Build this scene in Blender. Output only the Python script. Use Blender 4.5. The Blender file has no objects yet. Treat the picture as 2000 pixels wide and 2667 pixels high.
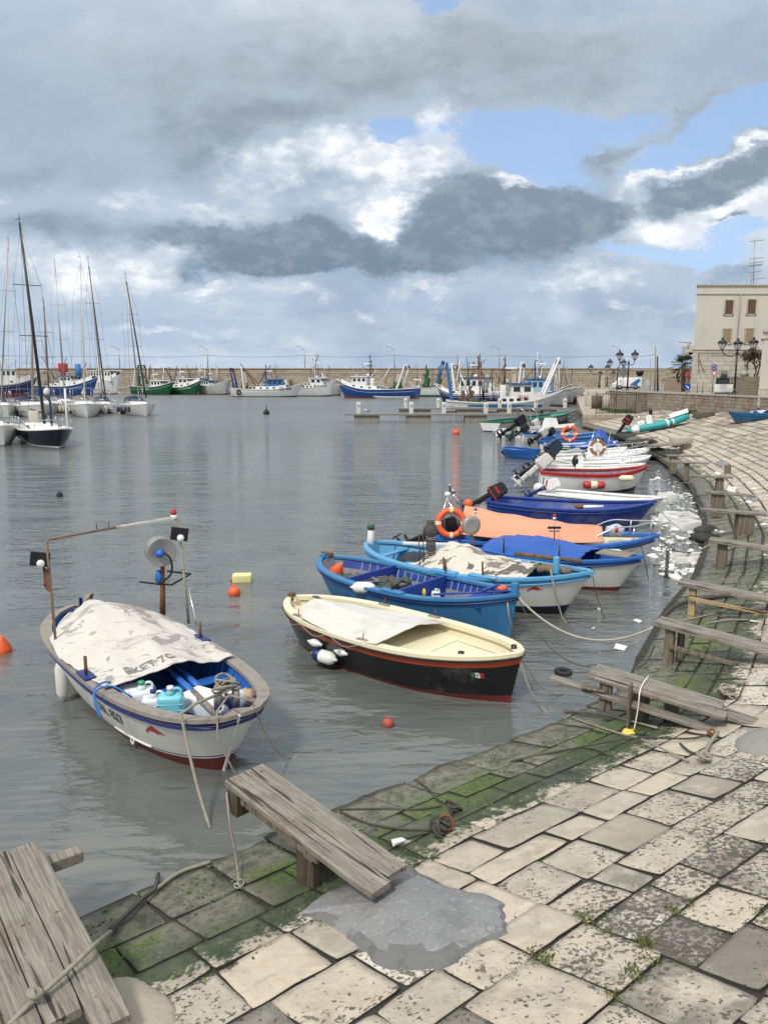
import bpy, bmesh, math, random
from mathutils import Vector, Matrix, noise
R = math.radians
random.seed(7)
SC = bpy.context.scene
COL = SC.collection

# ---------------------------------------------------------------- camera, sky, sun, exposure
EYE = 4.5
PITCH = R(9.9)
FPX = 2003.0
S = 2000 / 1659.0
cd = bpy.data.cameras.new('camera')
cam = bpy.data.objects.new('camera', cd)
COL.objects.link(cam)
cam.location = (0, 0, EYE)
cam.rotation_euler = (R(90) - PITCH, 0, 0)
cd.sensor_fit = 'VERTICAL'
cd.sensor_height = 36.0
cd.lens = FPX / 2667 * 36.0
cd.clip_start = 0.1
cd.clip_end = 6000
SC.camera = cam
SC.view_settings.view_transform = 'Standard'
SC.view_settings.look = 'None'
SC.view_settings.exposure = 0.32
SC.view_settings.gamma = 1
SUN_EL, SUN_AZ = R(52), R(-150)      # azimuth measured from +Y towards +X
sd = bpy.data.lights.new('sun', 'SUN')
sd.energy = 2.4
sd.angle = R(10)
sd.color = (1.0, 0.95, 0.88)
sun = bpy.data.objects.new('sun', sd)
COL.objects.link(sun)
sv = Vector((math.sin(SUN_AZ) * math.cos(SUN_EL), math.cos(SUN_AZ) * math.cos(SUN_EL), math.sin(SUN_EL)))
sun.rotation_euler = sv.to_track_quat('Z', 'Y').to_euler()
sun.location = (0, 0, 60)


def W(x, y, z=0.0):
    "reading of the photograph (1659 wide) laid on the horizontal plane z"
    r = (x * S - 1000) / FPX
    u = -(y * S - 1333.5) / FPX
    X, Y, Z = r, math.cos(PITCH) + u * math.sin(PITCH), -math.sin(PITCH) + u * math.cos(PITCH)
    t = (z - EYE) / Z
    return Vector((X * t, Y * t, z))


def V(x, y, Y0):
    "the same on the upright plane at distance Y0"
    r = (x * S - 1000) / FPX
    u = -(y * S - 1333.5) / FPX
    X, Y, Z = r, math.cos(PITCH) + u * math.sin(PITCH), -math.sin(PITCH) + u * math.cos(PITCH)
    t = Y0 / Y
    return Vector((X * t, Y0, EYE + Z * t))


class NT:
    "tiny node helper"
    def __init__(s, tree):
        s.t = tree
        s.n = tree.nodes
        s.l = tree.links
    def new(s, typ, **kw):
        n = s.n.new(typ)
        for k, v in kw.items():
            setattr(n, k, v)
        return n
    def put(s, sock, v):
        if isinstance(v, bpy.types.NodeSocket):
            s.l.new(v, sock)
        elif v is not None:
            if isinstance(v, (tuple, list)) and len(v) == 3 and sock.type == 'RGBA':
                v = (*v, 1)
            sock.default_value = v
    def m(s, op, a, b=None, c=None, clamp=False):
        n = s.new('ShaderNodeMath', operation=op, use_clamp=clamp)
        s.put(n.inputs[0], a)
        if b is not None: s.put(n.inputs[1], b)
        if c is not None: s.put(n.inputs[2], c)
        return n.outputs[0]
    def mix(s, f, a, b, typ='RGBA', blend='MIX'):
        n = s.new('ShaderNodeMix', data_type=typ, blend_type=blend)
        s.put(n.inputs[0], f)
        i = 6 if typ == 'RGBA' else 2
        s.put(n.inputs[i], a)
        s.put(n.inputs[i + 1], b)
        return n.outputs[2 if typ == 'RGBA' else 0]
    def noise(s, vec, scale, detail=4, rough=0.5, dist=0.0, out=0, dim='3D'):
        n = s.new('ShaderNodeTexNoise', noise_dimensions=dim)
        if vec is not None: s.l.new(vec, n.inputs['Vector'])
        n.inputs['Scale'].default_value = scale
        n.inputs['Detail'].default_value = detail
        n.inputs['Roughness'].default_value = rough
        n.inputs['Distortion'].default_value = dist
        return n.outputs[out]
    def step(s, v, a, b, c=0.0, d=1.0):
        n = s.new('ShaderNodeMapRange', interpolation_type='SMOOTHSTEP')
        s.put(n.inputs[0], v)
        for i, q in enumerate((a, b, c, d)):
            n.inputs[i + 1].default_value = q
        return n.outputs[0]
    def map(s, vec, scale=(1, 1, 1), loc=(0, 0, 0), rot=(0, 0, 0)):
        n = s.new('ShaderNodeMapping')
        s.l.new(vec, n.inputs[0])
        n.inputs['Scale'].default_value = scale
        n.inputs['Location'].default_value = loc
        n.inputs['Rotation'].default_value = rot
        return n.outputs[0]
    def vec(s, x, y, z=0.0):
        n = s.new('ShaderNodeCombineXYZ')
        for i, q in enumerate((x, y, z)): s.put(n.inputs[i], q)
        return n.outputs[0]


def make_world():
    w = bpy.data.worlds.new('World')
    SC.world = w
    w.use_nodes = True
    q = NT(w.node_tree)
    q.n.clear()
    out = q.new('ShaderNodeOutputWorld')
    sky = q.new('ShaderNodeTexSky', sky_type='NISHITA')
    sky.sun_disc = False
    sky.sun_elevation = SUN_EL
    sky.sun_rotation = SUN_AZ
    sky.air_density = 1.0
    sky.dust_density = 0.6
    tc = q.new('ShaderNodeTexCoord').outputs['Generated']
    sp = q.new('ShaderNodeSeparateXYZ')
    q.l.new(tc, sp.inputs[0])
    x, y, z = sp.outputs
    ya = q.m('MAXIMUM', q.m('ABSOLUTE', y), 0.02)
    a0, e0 = q.m('DIVIDE', x, ya), q.m('DIVIDE', z, ya)
    # cloud sheet seen in perspective: features flatten towards the horizon
    zz = q.m('ADD', q.m('ABSOLUTE', z), 0.16)
    pv = q.vec(q.m('DIVIDE', x, zz), q.m('MULTIPLY', q.m('DIVIDE', y, zz), 0.9), 3.0)
    ae = q.vec(a0, q.m('MULTIPLY', e0, 1.7))
    wn = q.new('ShaderNodeTexNoise')
    q.l.new(ae, wn.inputs['Vector'])
    wn.inputs['Scale'].default_value = 5.0
    wn.inputs['Detail'].default_value = 12
    wn.inputs['Roughness'].default_value = 0.66
    ws = q.new('ShaderNodeSeparateColor')
    q.l.new(wn.outputs['Color'], ws.inputs[0])
    a = q.m('MULTIPLY_ADD', q.m('SUBTRACT', ws.outputs[0], 0.5), 0.20, a0)
    e = q.m('MULTIPLY_ADD', q.m('SUBTRACT', ws.outputs[1], 0.5), 0.14, e0)
    k = S / FPX

    def blobs(lst):
        tot = None
        for (bx, by, rx, ry, wt, *rot) in lst:
            th = R(rot[0]) if rot else 0
            d = V(bx, by, 1.0)
            ca, ce = d.x, d.z - EYE
            dx, de = q.m('SUBTRACT', a, ca), q.m('SUBTRACT', e, ce)
            if th:
                ux = q.m('ADD', q.m('MULTIPLY', dx, math.cos(th)), q.m('MULTIPLY', de, math.sin(th)))
                ue = q.m('SUBTRACT', q.m('MULTIPLY', de, math.cos(th)), q.m('MULTIPLY', dx, math.sin(th)))
                dx, de = ux, ue
            dx = q.m('DIVIDE', dx, rx * k)
            de = q.m('DIVIDE', de, ry * k)
            r2 = q.m('ADD', q.m('MULTIPLY', dx, dx), q.m('MULTIPLY', de, de))
            g = q.m('MULTIPLY', q.m('EXPONENT', q.m('MULTIPLY', r2, -1.0)), wt)
            tot = g if tot is None else q.m('ADD', tot, g)
        return tot
    nA = q.noise(pv, 1.1, 12, 0.62)
    nB = q.noise(ae, 8.0, 12, 0.62)
    nC = q.noise(ae, 2.6, 10, 0.6)
    nD = q.noise(ae, 22.0, 10, 0.62)
    nz = q.m('SUBTRACT', q.m('ADD', q.m('ADD', q.m('MULTIPLY', nB, 0.42), q.m('MULTIPLY', nC, 0.38)), q.m('MULTIPLY', nD, .2)), 0.5)
    dark = blobs([(250, 200, 420, 170, .75), (480, 330, 170, 70, .6), (700, 130, 420, 110, .8), (620, 240, 130, 40, .7), (1230, 130, 300, 100, 1.0), (1500, 60, 150, 60, .4), (60, 370, 200, 50, .7),
                  (670, 480, 60, 50, 1.3), (650, 545, 190, 50, 1.9), (430, 535, 140, 38, 1.3), (560, 590, 180, 24, 1.2), (790, 520, 60, 40, .8), (1110, 500, 190, 62, 1.9), (1240, 455, 120, 60, 1.5), (960, 400, 80, 40, 1.7, 20), (1060, 430, 100, 50, 1.2), (930, 530, 60, 45, 1.2),
                  (900, 592, 330, 28, 1.1), (1500, 400, 170, 40, 1.9, 14), (1620, 350, 90, 40, 1.2, 14), (1330, 330, 80, 60, .9, 20), (110, 500, 200, 34, .9),
                  (1600, 475, 40, 12, 1.8), (1580, 590, 60, 24, .9), (250, 690, 260, 18, .3), (1480, 250, 170, 24, .9, 25), (700, 730, 500, 16, .25)])
    blue = blobs([(1130, 285, 200, 46, 2.0), (1340, 265, 110, 34, 1.2), (1620, 225, 100, 36, 1.7, 28), (1480, 305, 150, 26, 1.5, 28), (1440, 545, 170, 20, 1.7), (1650, 90, 40, 36, 1.2),
                  (830, 295, 60, 36, 1.1), (1190, 365, 100, 22, 1.2), (1620, 500, 90, 22, 1.4), (1240, 400, 60, 20, .9), (940, 20, 40, 30, .9), (1570, 140, 40, 20, .5)])
    white = blobs([(640, 370, 150, 66, 1.0), (760, 330, 90, 40, .7), (830, 470, 55, 42, 2.4), (950, 290, 60, 85, 1.1), (880, 380, 90, 50, .9), (1370, 430, 44, 44, 1.3), (1480, 490, 170, 26, 1.3),
                   (1480, 350, 170, 12, 1.6, 17), (640, 640, 90, 18, 1.0), (470, 640, 40, 14, .9), (420, 462, 90, 20, .9), (270, 420, 70, 20, .9), (1200, 610, 240, 30, .8), (100, 590, 260, 34, .8), (350, 565, 50, 20, .7), (920, 640, 60, 14, .8),
                   (780, 672, 50, 16, .9), (1110, 385, 70, 14, 1.2), (1640, 300, 60, 18, 1.4), (1600, 435, 90, 16, 1.3), (350, 705, 110, 8, .8), (1350, 670, 100, 12, .8), (20, 420, 50, 16, .8), (560, 340, 60, 40, .5)])
    Draw = q.m('ADD', q.m('SUBTRACT', dark, q.m('MULTIPLY', white, .6)), q.m('MULTIPLY', nz, 4.2))
    D = q.step(Draw, -.1, 1.2)
    Dc = q.step(Draw, .7, 1.5)
    Wr = q.m('ADD', q.m('SUBTRACT', white, q.m('MULTIPLY', dark, .5)), q.m('MULTIPLY', nz, 6.5))
    Wt = q.step(Wr, .05, 1.5)
    Bl = q.step(q.m('ADD', q.m('SUBTRACT', blue, q.m('MULTIPLY', white, .35)), q.m('MULTIPLY', nz, 3.2)), .36, .85)
    Bl = q.m('MULTIPLY', Bl, q.step(dark, 1.4, .6))
    hor = q.step(e0, 0.0, .2)
    top = q.step(z, .41, .66)
    front = q.step(y, -.2, .3)
    base = q.mix(hor, (.40, .49, .61), (.40, .48, .58))
    base = q.mix(q.m('MULTIPLY', q.step(nA, .44, .60), q.m('MULTIPLY_ADD', hor, .5, .3)), base, (.60, .65, .72))
    base = q.mix(q.m('MULTIPLY', q.step(nC, .52, .38), .6), base, (.25, .33, .43))
    lowd = q.step(e0, .08, .45)
    dk = q.mix(lowd, (.25, .34, .44), (.38, .44, .50))
    dk2 = q.mix(lowd, (.145, .205, .275), (.275, .32, .365))
    dk = q.mix(Dc, dk, dk2)
    dk = q.mix(q.m('MULTIPLY', q.step(nD, .45, .62), .16), dk, (.55, .60, .65))
    col = q.mix(q.m('MULTIPLY', D, .95), base, dk)
    wc = q.mix(q.step(nD, .40, .62), (.66, .70, .76), (.93, .94, .96))
    col = q.mix(q.m('MULTIPLY', Wt, .9), col, wc)
    skc = q.mix(1.0, sky.outputs[0], (.115, .115, .115), blend='MULTIPLY')
    skc = q.mix(.6, skc, (.34, .50, .79))
    col = q.mix(q.m('MULTIPLY', Bl, .88), col, skc)
    over = q.mix(q.step(nA, .38, .62), (.56, .64, .74), (1.05, 1.08, 1.12))
    col = q.mix(top, col, over)
    backc = q.mix(q.step(nA, .4, .65), (.50, .57, .66), (.95, .93, .90))
    col = q.mix(front, backc, col)
    bg = q.new('ShaderNodeBackground')
    q.l.new(col, bg.inputs[0])
    bg.inputs[1].default_value = 1.0
    q.l.new(bg.outputs[0], out.inputs[0])
    w.cycles.sampling_method = 'MANUAL'
    w.cycles.sample_map_resolution = 512


make_world()

# ---------------------------------------------------------------- materials
MATS = {}


def base_mat(name):
    m = bpy.data.materials.new(name)
    m.use_nodes = True
    q = NT(m.node_tree)
    b = q.n['Principled BSDF']
    return m, q, b


def paint(name, col, rough=.4, dirt=.25, dcol=None, scale=3.0, bump=.15, spec=.4, metal=0.0, fine=30.0, streak=1.0):
    "painted / plain surface with worn patches"
    if name in MATS: return MATS[name]
    m, q, b = base_mat(name)
    tc = q.new('ShaderNodeTexCoord').outputs['Object']
    n1 = q.noise(q.map(tc, (1, 1, streak)), scale, 7, .62)
    n2 = q.noise(tc, fine, 4, .6)
    dc = dcol or tuple(c * .45 + .03 for c in col)
    f = q.m('MULTIPLY', q.step(q.m('ADD', n1, q.m('MULTIPLY', q.m('SUBTRACT', n2, .5), .35)), .48, .72), dirt)
    c1 = q.mix(q.m('MULTIPLY', n2, .18), col, tuple(c * .7 for c in col))
    q.put(b.inputs['Base Color'], q.mix(f, c1, dc))
    q.put(b.inputs['Roughness'], q.m('ADD', q.m('MULTIPLY', n1, .2), rough - .1))
    b.inputs['Specular IOR Level'].default_value = spec
    b.inputs['Metallic'].default_value = metal
    if bump:
        bn = q.new('ShaderNodeBump')
        bn.inputs['Strength'].default_value = bump
        bn.inputs['Distance'].default_value = .02
        q.put(bn.inputs['Height'], q.m('ADD', q.m('MULTIPLY', n1, .5), q.m('MULTIPLY', n2, .5)))
        q.put(b.inputs['Normal'], bn.outputs[0])
    MATS[name] = m
    return m


def wood(name, c1, c2, scale=1.0, axis='X'):
    if name in MATS: return MATS[name]
    m, q, b = base_mat(name)
    tc = q.new('ShaderNodeTexCoord').outputs['Object']
    st = (1.2, 26, 26) if axis == 'X' else (26, 26, 1.2)
    g = q.noise(q.map(tc, tuple(k * scale for k in st)), 1.0, 9, .72, 1.2)
    g2 = q.noise(q.map(tc, tuple(k * .25 * scale for k in st)), 1.5, 6, .65, .6)
    pch = q.noise(tc, 3.2, 7, .7)
    c = q.mix(q.step(g, .36, .64), c2, c1)
    c = q.mix(q.m('MULTIPLY', q.step(g2, .5, .8), .45), c, tuple(k * 1.25 for k in c1))
    crack = q.step(q.noise(q.map(tc, tuple(k * 1.3 * scale for k in st)), .55, 3, .5, .3), .64, .685)
    gr = q.noise(q.map(tc, tuple(k * 3.2 * scale for k in st)), 1.0, 4, .6, .6)
    c = q.mix(q.m('MULTIPLY', q.step(gr, .5, .62), .35), c, (.05, .045, .038))
    c = q.mix(q.m('MULTIPLY', crack, .85), c, (.02, .017, .014))
    c = q.mix(q.m('MULTIPLY', q.step(q.noise(tc, 1.6, 5, .6), .56, .72), .35), c, (.16, .085, .045))
    c = q.mix(q.m('MULTIPLY', q.step(pch, .5, .75), .45), c, (.055, .05, .04))
    spots = q.step(q.noise(tc, 22, 2, .5), .70, .76)
    c = q.mix(q.m('MULTIPLY', spots, .55), c, (.03, .028, .022))
    q.put(b.inputs['Base Color'], c)
    b.inputs['Roughness'].default_value = .85
    b.inputs['Specular IOR Level'].default_value = .2
    bn = q.new('ShaderNodeBump')
    bn.inputs['Strength'].default_value = .7
    bn.inputs['Distance'].default_value = .015
    q.put(bn.inputs['Height'], q.m('SUBTRACT', g, crack))
    q.put(b.inputs['Normal'], bn.outputs[0])
    MATS[name] = m
    return m


def glass_dark(name='dark_glass', col=(.02, .03, .035)):
    if name in MATS: return MATS[name]
    m, q, b = base_mat(name)
    q.put(b.inputs['Base Color'], col)
    b.inputs['Roughness'].default_value = .08
    MATS[name] = m
    return m


def blocks(name, c1, c2, mortar, sx, sy, plane='XZ', red=None, bump=.6, msize=.012, dirt=.5):
    "masonry of coursed blocks, in metres"
    if name in MATS: return MATS[name]
    m, q, b = base_mat(name)
    tc = q.new('ShaderNodeTexCoord').outputs['Object']
    sp = q.new('ShaderNodeSeparateXYZ')
    q.l.new(tc, sp.inputs[0])
    if plane == 'XZ': v = q.vec(sp.outputs[0], sp.outputs[2], 0)
    elif plane == 'YZ': v = q.vec(sp.outputs[1], sp.outputs[2], 0)
    else: v = q.vec(sp.outputs[0], sp.outputs[1], 0)
    wob = q.noise(tc, 2.2, 3, .5, out=1)
    vv = q.new('ShaderNodeVectorMath', operation='MULTIPLY_ADD')
    q.l.new(wob, vv.inputs[0]); vv.inputs[1].default_value = (.05, .05, 0); q.l.new(v, vv.inputs[2])
    br = q.new('ShaderNodeTexBrick')
    q.l.new(vv.outputs[0], br.inputs[0])
    br.offset = .43; br.squash = 1.25; br.squash_frequency = 3
    br.inputs['Scale'].default_value = 1
    br.inputs['Brick Width'].default_value = sx
    br.inputs['Row Height'].default_value = sy
    br.inputs['Mortar Size'].default_value = msize
    br.inputs['Mortar Smooth'].default_value = .3
    br.inputs['Bias'].default_value = 0
    q.put(br.inputs['Color1'], c1); q.put(br.inputs['Color2'], c2); q.put(br.inputs['Mortar'], mortar)
    n1 = q.noise(tc, 1.1, 9, .68)
    n2 = q.noise(tc, 9, 6, .65)
    c = q.mix(q.m('MULTIPLY', q.step(n1, .48, .72), dirt), br.outputs[0], tuple(k * .38 for k in c2))
    c = q.mix(q.m('MULTIPLY', q.step(n2, .4, .75), .3), c, tuple(min(1, k * 1.2) for k in c1))
    if red:
        rm = q.step(q.noise(tc, .8, 3, .6), .54, .6)
        br2 = q.new('ShaderNodeTexVoronoi')
        q.l.new(q.map(tc, (3, 3, 5)), br2.inputs[0])
        sc = q.new('ShaderNodeSeparateColor'); q.l.new(br2.outputs['Color'], sc.inputs[0])
        rm = q.m('MULTIPLY', rm, q.step(sc.outputs[0], .5, .55))
        c = q.mix(q.m('MULTIPLY', rm, .75), c, red)
    q.put(b.inputs['Base Color'], c)
    b.inputs['Roughness'].default_value = .9
    b.inputs['Specular IOR Level'].default_value = .15
    bn = q.new('ShaderNodeBump')
    bn.inputs['Strength'].default_value = bump
    bn.inputs['Distance'].default_value = .04
    q.put(bn.inputs['Height'], q.m('SUBTRACT', q.m('MULTIPLY', n2, .6), br.outputs['Fac']))
    q.put(b.inputs['Normal'], bn.outputs[0])
    MATS[name] = m
    return m


# ---------------------------------------------------------------- mesh helpers
class MB:
    def __init__(s):
        s.v, s.f, s.m, s.mats, s.sm = [], [], [], [], []
    def mi(s, mat):
        if mat not in s.mats: s.mats.append(mat)
        return s.mats.index(mat)
    def add(s, verts, faces, mat, smooth=False, M=None):
        o = len(s.v)
        k = s.mi(mat)
        s.v += [tuple(M @ Vector(p)) if M else tuple(p) for p in verts]
        for f in faces:
            s.f.append([i + o for i in f]); s.m.append(k); s.sm.append(smooth)
        return s
    def box(s, c, d, mat, rz=0, M=None, taper=1.0, ry=0, rx=0):
        x, y, z = d[0] / 2, d[1] / 2, d[2] / 2
        T = Matrix.Translation(c) @ Matrix.Rotation(rz, 4, 'Z') @ Matrix.Rotation(ry, 4, 'Y') @ Matrix.Rotation(rx, 4, 'X')
        if M: T = M @ T
        t = taper
        vs = [(-x, -y, -z), (x, -y, -z), (x, y, -z), (-x, y, -z), (-x * t, -y * t, z), (x * t, -y * t, z), (x * t, y * t, z), (-x * t, y * t, z)]
        return s.add(vs, [(0, 3, 2, 1), (4, 5, 6, 7), (0, 1, 5, 4), (1, 2, 6, 5), (2, 3, 7, 6), (3, 0, 4, 7)], mat, False, T)
    def bbox(s, c, d, mat, r=.02, rz=0, ry=0, rx=0, M=None, n=2):
        "box with rounded edges"
        T = Matrix.Translation(c) @ Matrix.Rotation(rz, 4, 'Z') @ Matrix.Rotation(ry, 4, 'Y') @ Matrix.Rotation(rx, 4, 'X')
        if M: T = M @ T
        bm = bmesh.new()
        bmesh.ops.create_cube(bm, size=1)
        for v in bm.verts: v.co = Vector((v.co.x * d[0], v.co.y * d[1], v.co.z * d[2]))
        bmesh.ops.bevel(bm, geom=bm.edges[:] , offset=min(r, min(d) * .45), segments=n, affect='EDGES', profile=.6)
        bm.verts.index_update()
        s.add([v.co[:] for v in bm.verts], [[v.index for v in f.verts] for f in bm.faces], mat, n > 1, T)
        bm.free()
        return s
    def tube(s, pts, r, mat, n=6, cap=True, smooth=True, flat=1.0):
        pts = [Vector(p) for p in pts]
        N = len(pts)
        rs = r if isinstance(r, (list, tuple)) else [r] * N
        vs, fs = [], []
        up = None
        for i, p in enumerate(pts):
            d = (pts[min(i + 1, N - 1)] - pts[max(i - 1, 0)])
            if d.length < 1e-9: d = Vector((0, 0, 1))
            d.normalize()
            if up is None:
                up = Vector((0, 0, 1)) if abs(d.z) < .9 else Vector((1, 0, 0))
            a = d.cross(up)
            if a.length < 1e-4: a = d.cross(Vector((0, 1, 0)))
            a.normalize()
            b = a.cross(d).normalized()
            up = b
            for j in range(n):
                t = 2 * math.pi * j / n
                vs.append(p + a * (math.cos(t) * rs[i]) + b * (math.sin(t) * rs[i] * flat))
        for i in range(N - 1):
            for j in range(n):
                k = (j + 1) % n
                fs.append((i * n + j, i * n + k, (i + 1) * n + k, (i + 1) * n + j))
        if cap:
            fs.append(tuple(range(n)))
            fs.append(tuple(range((N - 1) * n, N * n)))
        return s.add(vs, fs, mat, smooth)
    def cyl(s, a, b, r0, mat, r1=None, n=12, smooth=True):
        return s.tube([a, b], [r0, r0 if r1 is None else r1], mat, n, True, smooth)
    def lathe(s, prof, mat, n=16, M=None, smooth=True):
        "prof: (radius, height) along local z"
        vs, fs = [], []
        for r, h in prof:
            for j in range(n):
                t = 2 * math.pi * j / n
                vs.append((r * math.cos(t), r * math.sin(t), h))
        for i in range(len(prof) - 1):
            for j in range(n):
                k = (j + 1) % n
                fs.append((i * n + j, i * n + k, (i + 1) * n + k, (i + 1) * n + j))
        fs.append(tuple(range(n)))
        fs.append(tuple(range((len(prof) - 1) * n, len(prof) * n)))
        return s.add(vs, fs, mat, smooth, M)
    def prism(s, poly, y0, y1, mat, M=None, smooth=False):
        "side profile poly in x,z swept along y"
        n = len(poly)
        vs = [(x, y0, z) for x, z in poly] + [(x, y1, z) for x, z in poly]
        fs = [(i, (i + 1) % n, n + (i + 1) % n, n + i) for i in range(n)] + [tuple(range(n)), tuple(range(n, 2 * n))]
        return s.add(vs, fs, mat, smooth, M)
    def torus(s, R0, r, mat, M=None, n=24, k=8, a0=0, a1=2 * math.pi):
        full = abs(a1 - a0 - 2 * math.pi) < 1e-6
        vs, fs = [], []
        cnt = n if full else n + 1
        for i in range(cnt):
            t = a0 + (a1 - a0) * i / n
            for j in range(k):
                p = 2 * math.pi * j / k
                vs.append(((R0 + r * math.cos(p)) * math.cos(t), (R0 + r * math.cos(p)) * math.sin(t), r * math.sin(p)))
        for i in range(n):
            i2 = (i + 1) % cnt
            for j in range(k):
                j2 = (j + 1) % k
                fs.append((i * k + j, i2 * k + j, i2 * k + j2, i * k + j2))
        return s.add(vs, fs, mat, True, M)
    def ball(s, c, r, mat, sc=(1, 1, 1), n=12, jit=0, seed=0, M=None):
        vs, fs = [], []
        m = n // 2
        for i in range(m + 1):
            ph = math.pi * i / m
            for j in range(n):
                t = 2 * math.pi * j / n
                d = Vector((math.sin(ph) * math.cos(t), math.sin(ph) * math.sin(t), math.cos(ph)))
                rr = r * (1 + jit * noise.noise(d * 2.3 + Vector((seed, 0, 0))))
                vs.append((c[0] + d.x * rr * sc[0], c[1] + d.y * rr * sc[1], c[2] + d.z * rr * sc[2]))
        for i in range(m):
            for j in range(n):
                k = (j + 1) % n
                fs.append((i * n + j, i * n + k, (i + 1) * n + k, (i + 1) * n + j))
        return s.add(vs, fs, mat, True, M)
    def grid(s, fn, nu, nv, mat, smooth=True):
        vs = [fn(i / nu, j / nv) for i in range(nu + 1) for j in range(nv + 1)]
        fs = [(i * (nv + 1) + j, (i + 1) * (nv + 1) + j, (i + 1) * (nv + 1) + j + 1, i * (nv + 1) + j + 1) for i in range(nu) for j in range(nv)]
        return s.add(vs, fs, mat, smooth)
    def build(s, name, parent=None, world=False, weld=True):
        me = bpy.data.meshes.new(name)
        vs = s.v
        if world and parent is not None:
            inv = tmat(parent).inverted()
            vs = [inv @ Vector(p) for p in s.v]
        me.from_pydata([tuple(p) for p in vs], [], s.f)
        for m in s.mats: me.materials.append(m)
        me.polygons.foreach_set('material_index', s.m)
        me.polygons.foreach_set('use_smooth', s.sm)
        bm = bmesh.new(); bm.from_mesh(me)
        if weld: bmesh.ops.remove_doubles(bm, verts=bm.verts, dist=1e-5)
        bmesh.ops.recalc_face_normals(bm, faces=bm.faces)
        bm.to_mesh(me); bm.free()
        me.update()
        o = bpy.data.objects.new(name, me)
        COL.objects.link(o)
        if parent is not None: o.parent = parent
        return o


def tmat(o):
    M = Matrix.Translation(o.location) @ o.rotation_euler.to_matrix().to_4x4() @ Matrix.Diagonal((*o.scale, 1))
    return (tmat(o.parent) @ M) if o.parent else M


def tag(o, label=None, cat=None, group=None, kind=None):
    if label: o['label'] = label
    if cat: o['category'] = cat
    if group: o['group'] = group
    if kind: o['kind'] = kind
    return o


def thing(name, label, cat, loc=(0, 0, 0), rz=0, group=None):
    o = bpy.data.objects.new(name, None)
    o.empty_display_size = .3
    COL.objects.link(o)
    o.location = loc
    o.rotation_euler = (0, 0, rz)
    return tag(o, label, cat, group)


def one(name, mb, label, cat, group=None, loc=None, rz=0, **kw):
    "a thing of one mesh; vertices given in world coordinates unless loc is passed"
    if loc is None:
        c = Vector((0, 0, 0))
        for p in mb.v: c += Vector(p)
        c /= max(1, len(mb.v))
        c.z = min(p[2] for p in mb.v)
        mb.v = [tuple(Vector(p) - c) for p in mb.v]
        o = mb.build(name, **kw)
        o.location = c
    else:
        o = mb.build(name, **kw)
        o.location = loc
        o.rotation_euler = (0, 0, rz)
    return tag(o, label, cat, group)


def copy_tree(o, parent=None):
    c = o.copy(); COL.objects.link(c); c.parent = parent
    for ch in list(o.children): copy_tree(ch, c)
    return c


def text_mesh(txt, size, mat, fn, name, parent, world=False, shear=0.0, bold=0.0, width=1.0, align='CENTER', sub=0):
    "lettering as real faces, each vertex placed by fn(x, y)"
    cu = bpy.data.curves.new('t', 'FONT')
    cu.body = txt; cu.size = size; cu.shear = shear; cu.offset = bold; cu.align_x = align; cu.resolution_u = 3
    ob = bpy.data.objects.new('t', cu)
    COL.objects.link(ob)
    me = bpy.data.meshes.new_from_object(ob)
    bm = bmesh.new(); bm.from_mesh(me)
    if sub: bmesh.ops.subdivide_edges(bm, edges=bm.edges, cuts=sub, use_grid_fill=False)
    bmesh.ops.triangulate(bm, faces=bm.faces)
    vs = [fn(v.co.x * width, v.co.y) for v in bm.verts]
    bm.verts.index_update()
    fs = [[v.index for v in f.verts] for f in bm.faces]
    bm.free()
    bpy.data.objects.remove(ob); bpy.data.curves.remove(cu); bpy.data.meshes.remove(me)
    mb = MB().add(vs, fs, mat)
    return mb.build(name, parent, world, weld=False)


def sag(a, b, s=.2, n=14, wob=0.0, seed=0, zmin=None):
    a, b = Vector(a), Vector(b)
    out = []
    for i in range(n + 1):
        t = i / n
        p = a.lerp(b, t)
        p.z -= s * 4 * t * (1 - t)
        if wob:
            e = math.sin(math.pi * t)
            p.x += wob * e * noise.noise(Vector((t * 3 + seed, 0, 1)))
            p.y += wob * e * noise.noise(Vector((t * 3 + seed, 5, 1)))
        if zmin is not None: p.z = max(p.z, zmin)
        out.append(p)
    return out


def smooth_path(pts, n=8):
    pts = [Vector(p) for p in pts]
    P = [pts[0] * 2 - pts[1]] + pts + [pts[-1] * 2 - pts[-2]]
    out = []
    for i in range(1, len(P) - 2):
        for k in range(n):
            t = k / n
            a, b, c, d = P[i - 1], P[i], P[i + 1], P[i + 2]
            out.append(.5 * ((2 * b) + (c - a) * t + (2 * a - 5 * b + 4 * c - d) * t * t + (3 * b - a - 3 * c + d) * t ** 3))
    out.append(pts[-1])
    return out


# common materials
M_white = paint('white_paint', (.74, .74, .72), .4, .3, (.38, .36, .31), 2.5)
M_whiteold = paint('worn_white_paint', (.60, .60, .57), .5, .5, (.30, .28, .24), 3)
M_black = paint('black_paint', (.012, .012, .016), .35, .2, (.05, .05, .05))
M_rubber = paint('black_rubber', (.02, .02, .022), .7, .3, (.07, .065, .06))
M_blue = paint('bright_blue_paint', (.02, .12, .42), .4, .35, (.05, .12, .22), 3)
M_navy = paint('navy_paint', (.012, .025, .14), .35, .25, (.04, .05, .1))
M_sky = paint('light_blue_paint', (.085, .31, .53), .45, .5, (.25, .30, .33), 3)
M_azure = paint('azure_paint', (.035, .17, .36), .45, .35, (.10, .17, .24), 3)
M_red = paint('red_paint', (.42, .03, .03), .4, .3, (.2, .05, .04))
M_rust = paint('rust', (.17, .065, .03), .8, .6, (.06, .03, .02), 8)
M_antifoul = paint('antifouling_red', (.15, .025, .02), .6, .5, (.06, .03, .025))
M_orange = paint('orange_plastic', (.72, .11, .03), .45, .25, (.4, .1, .05))
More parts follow.
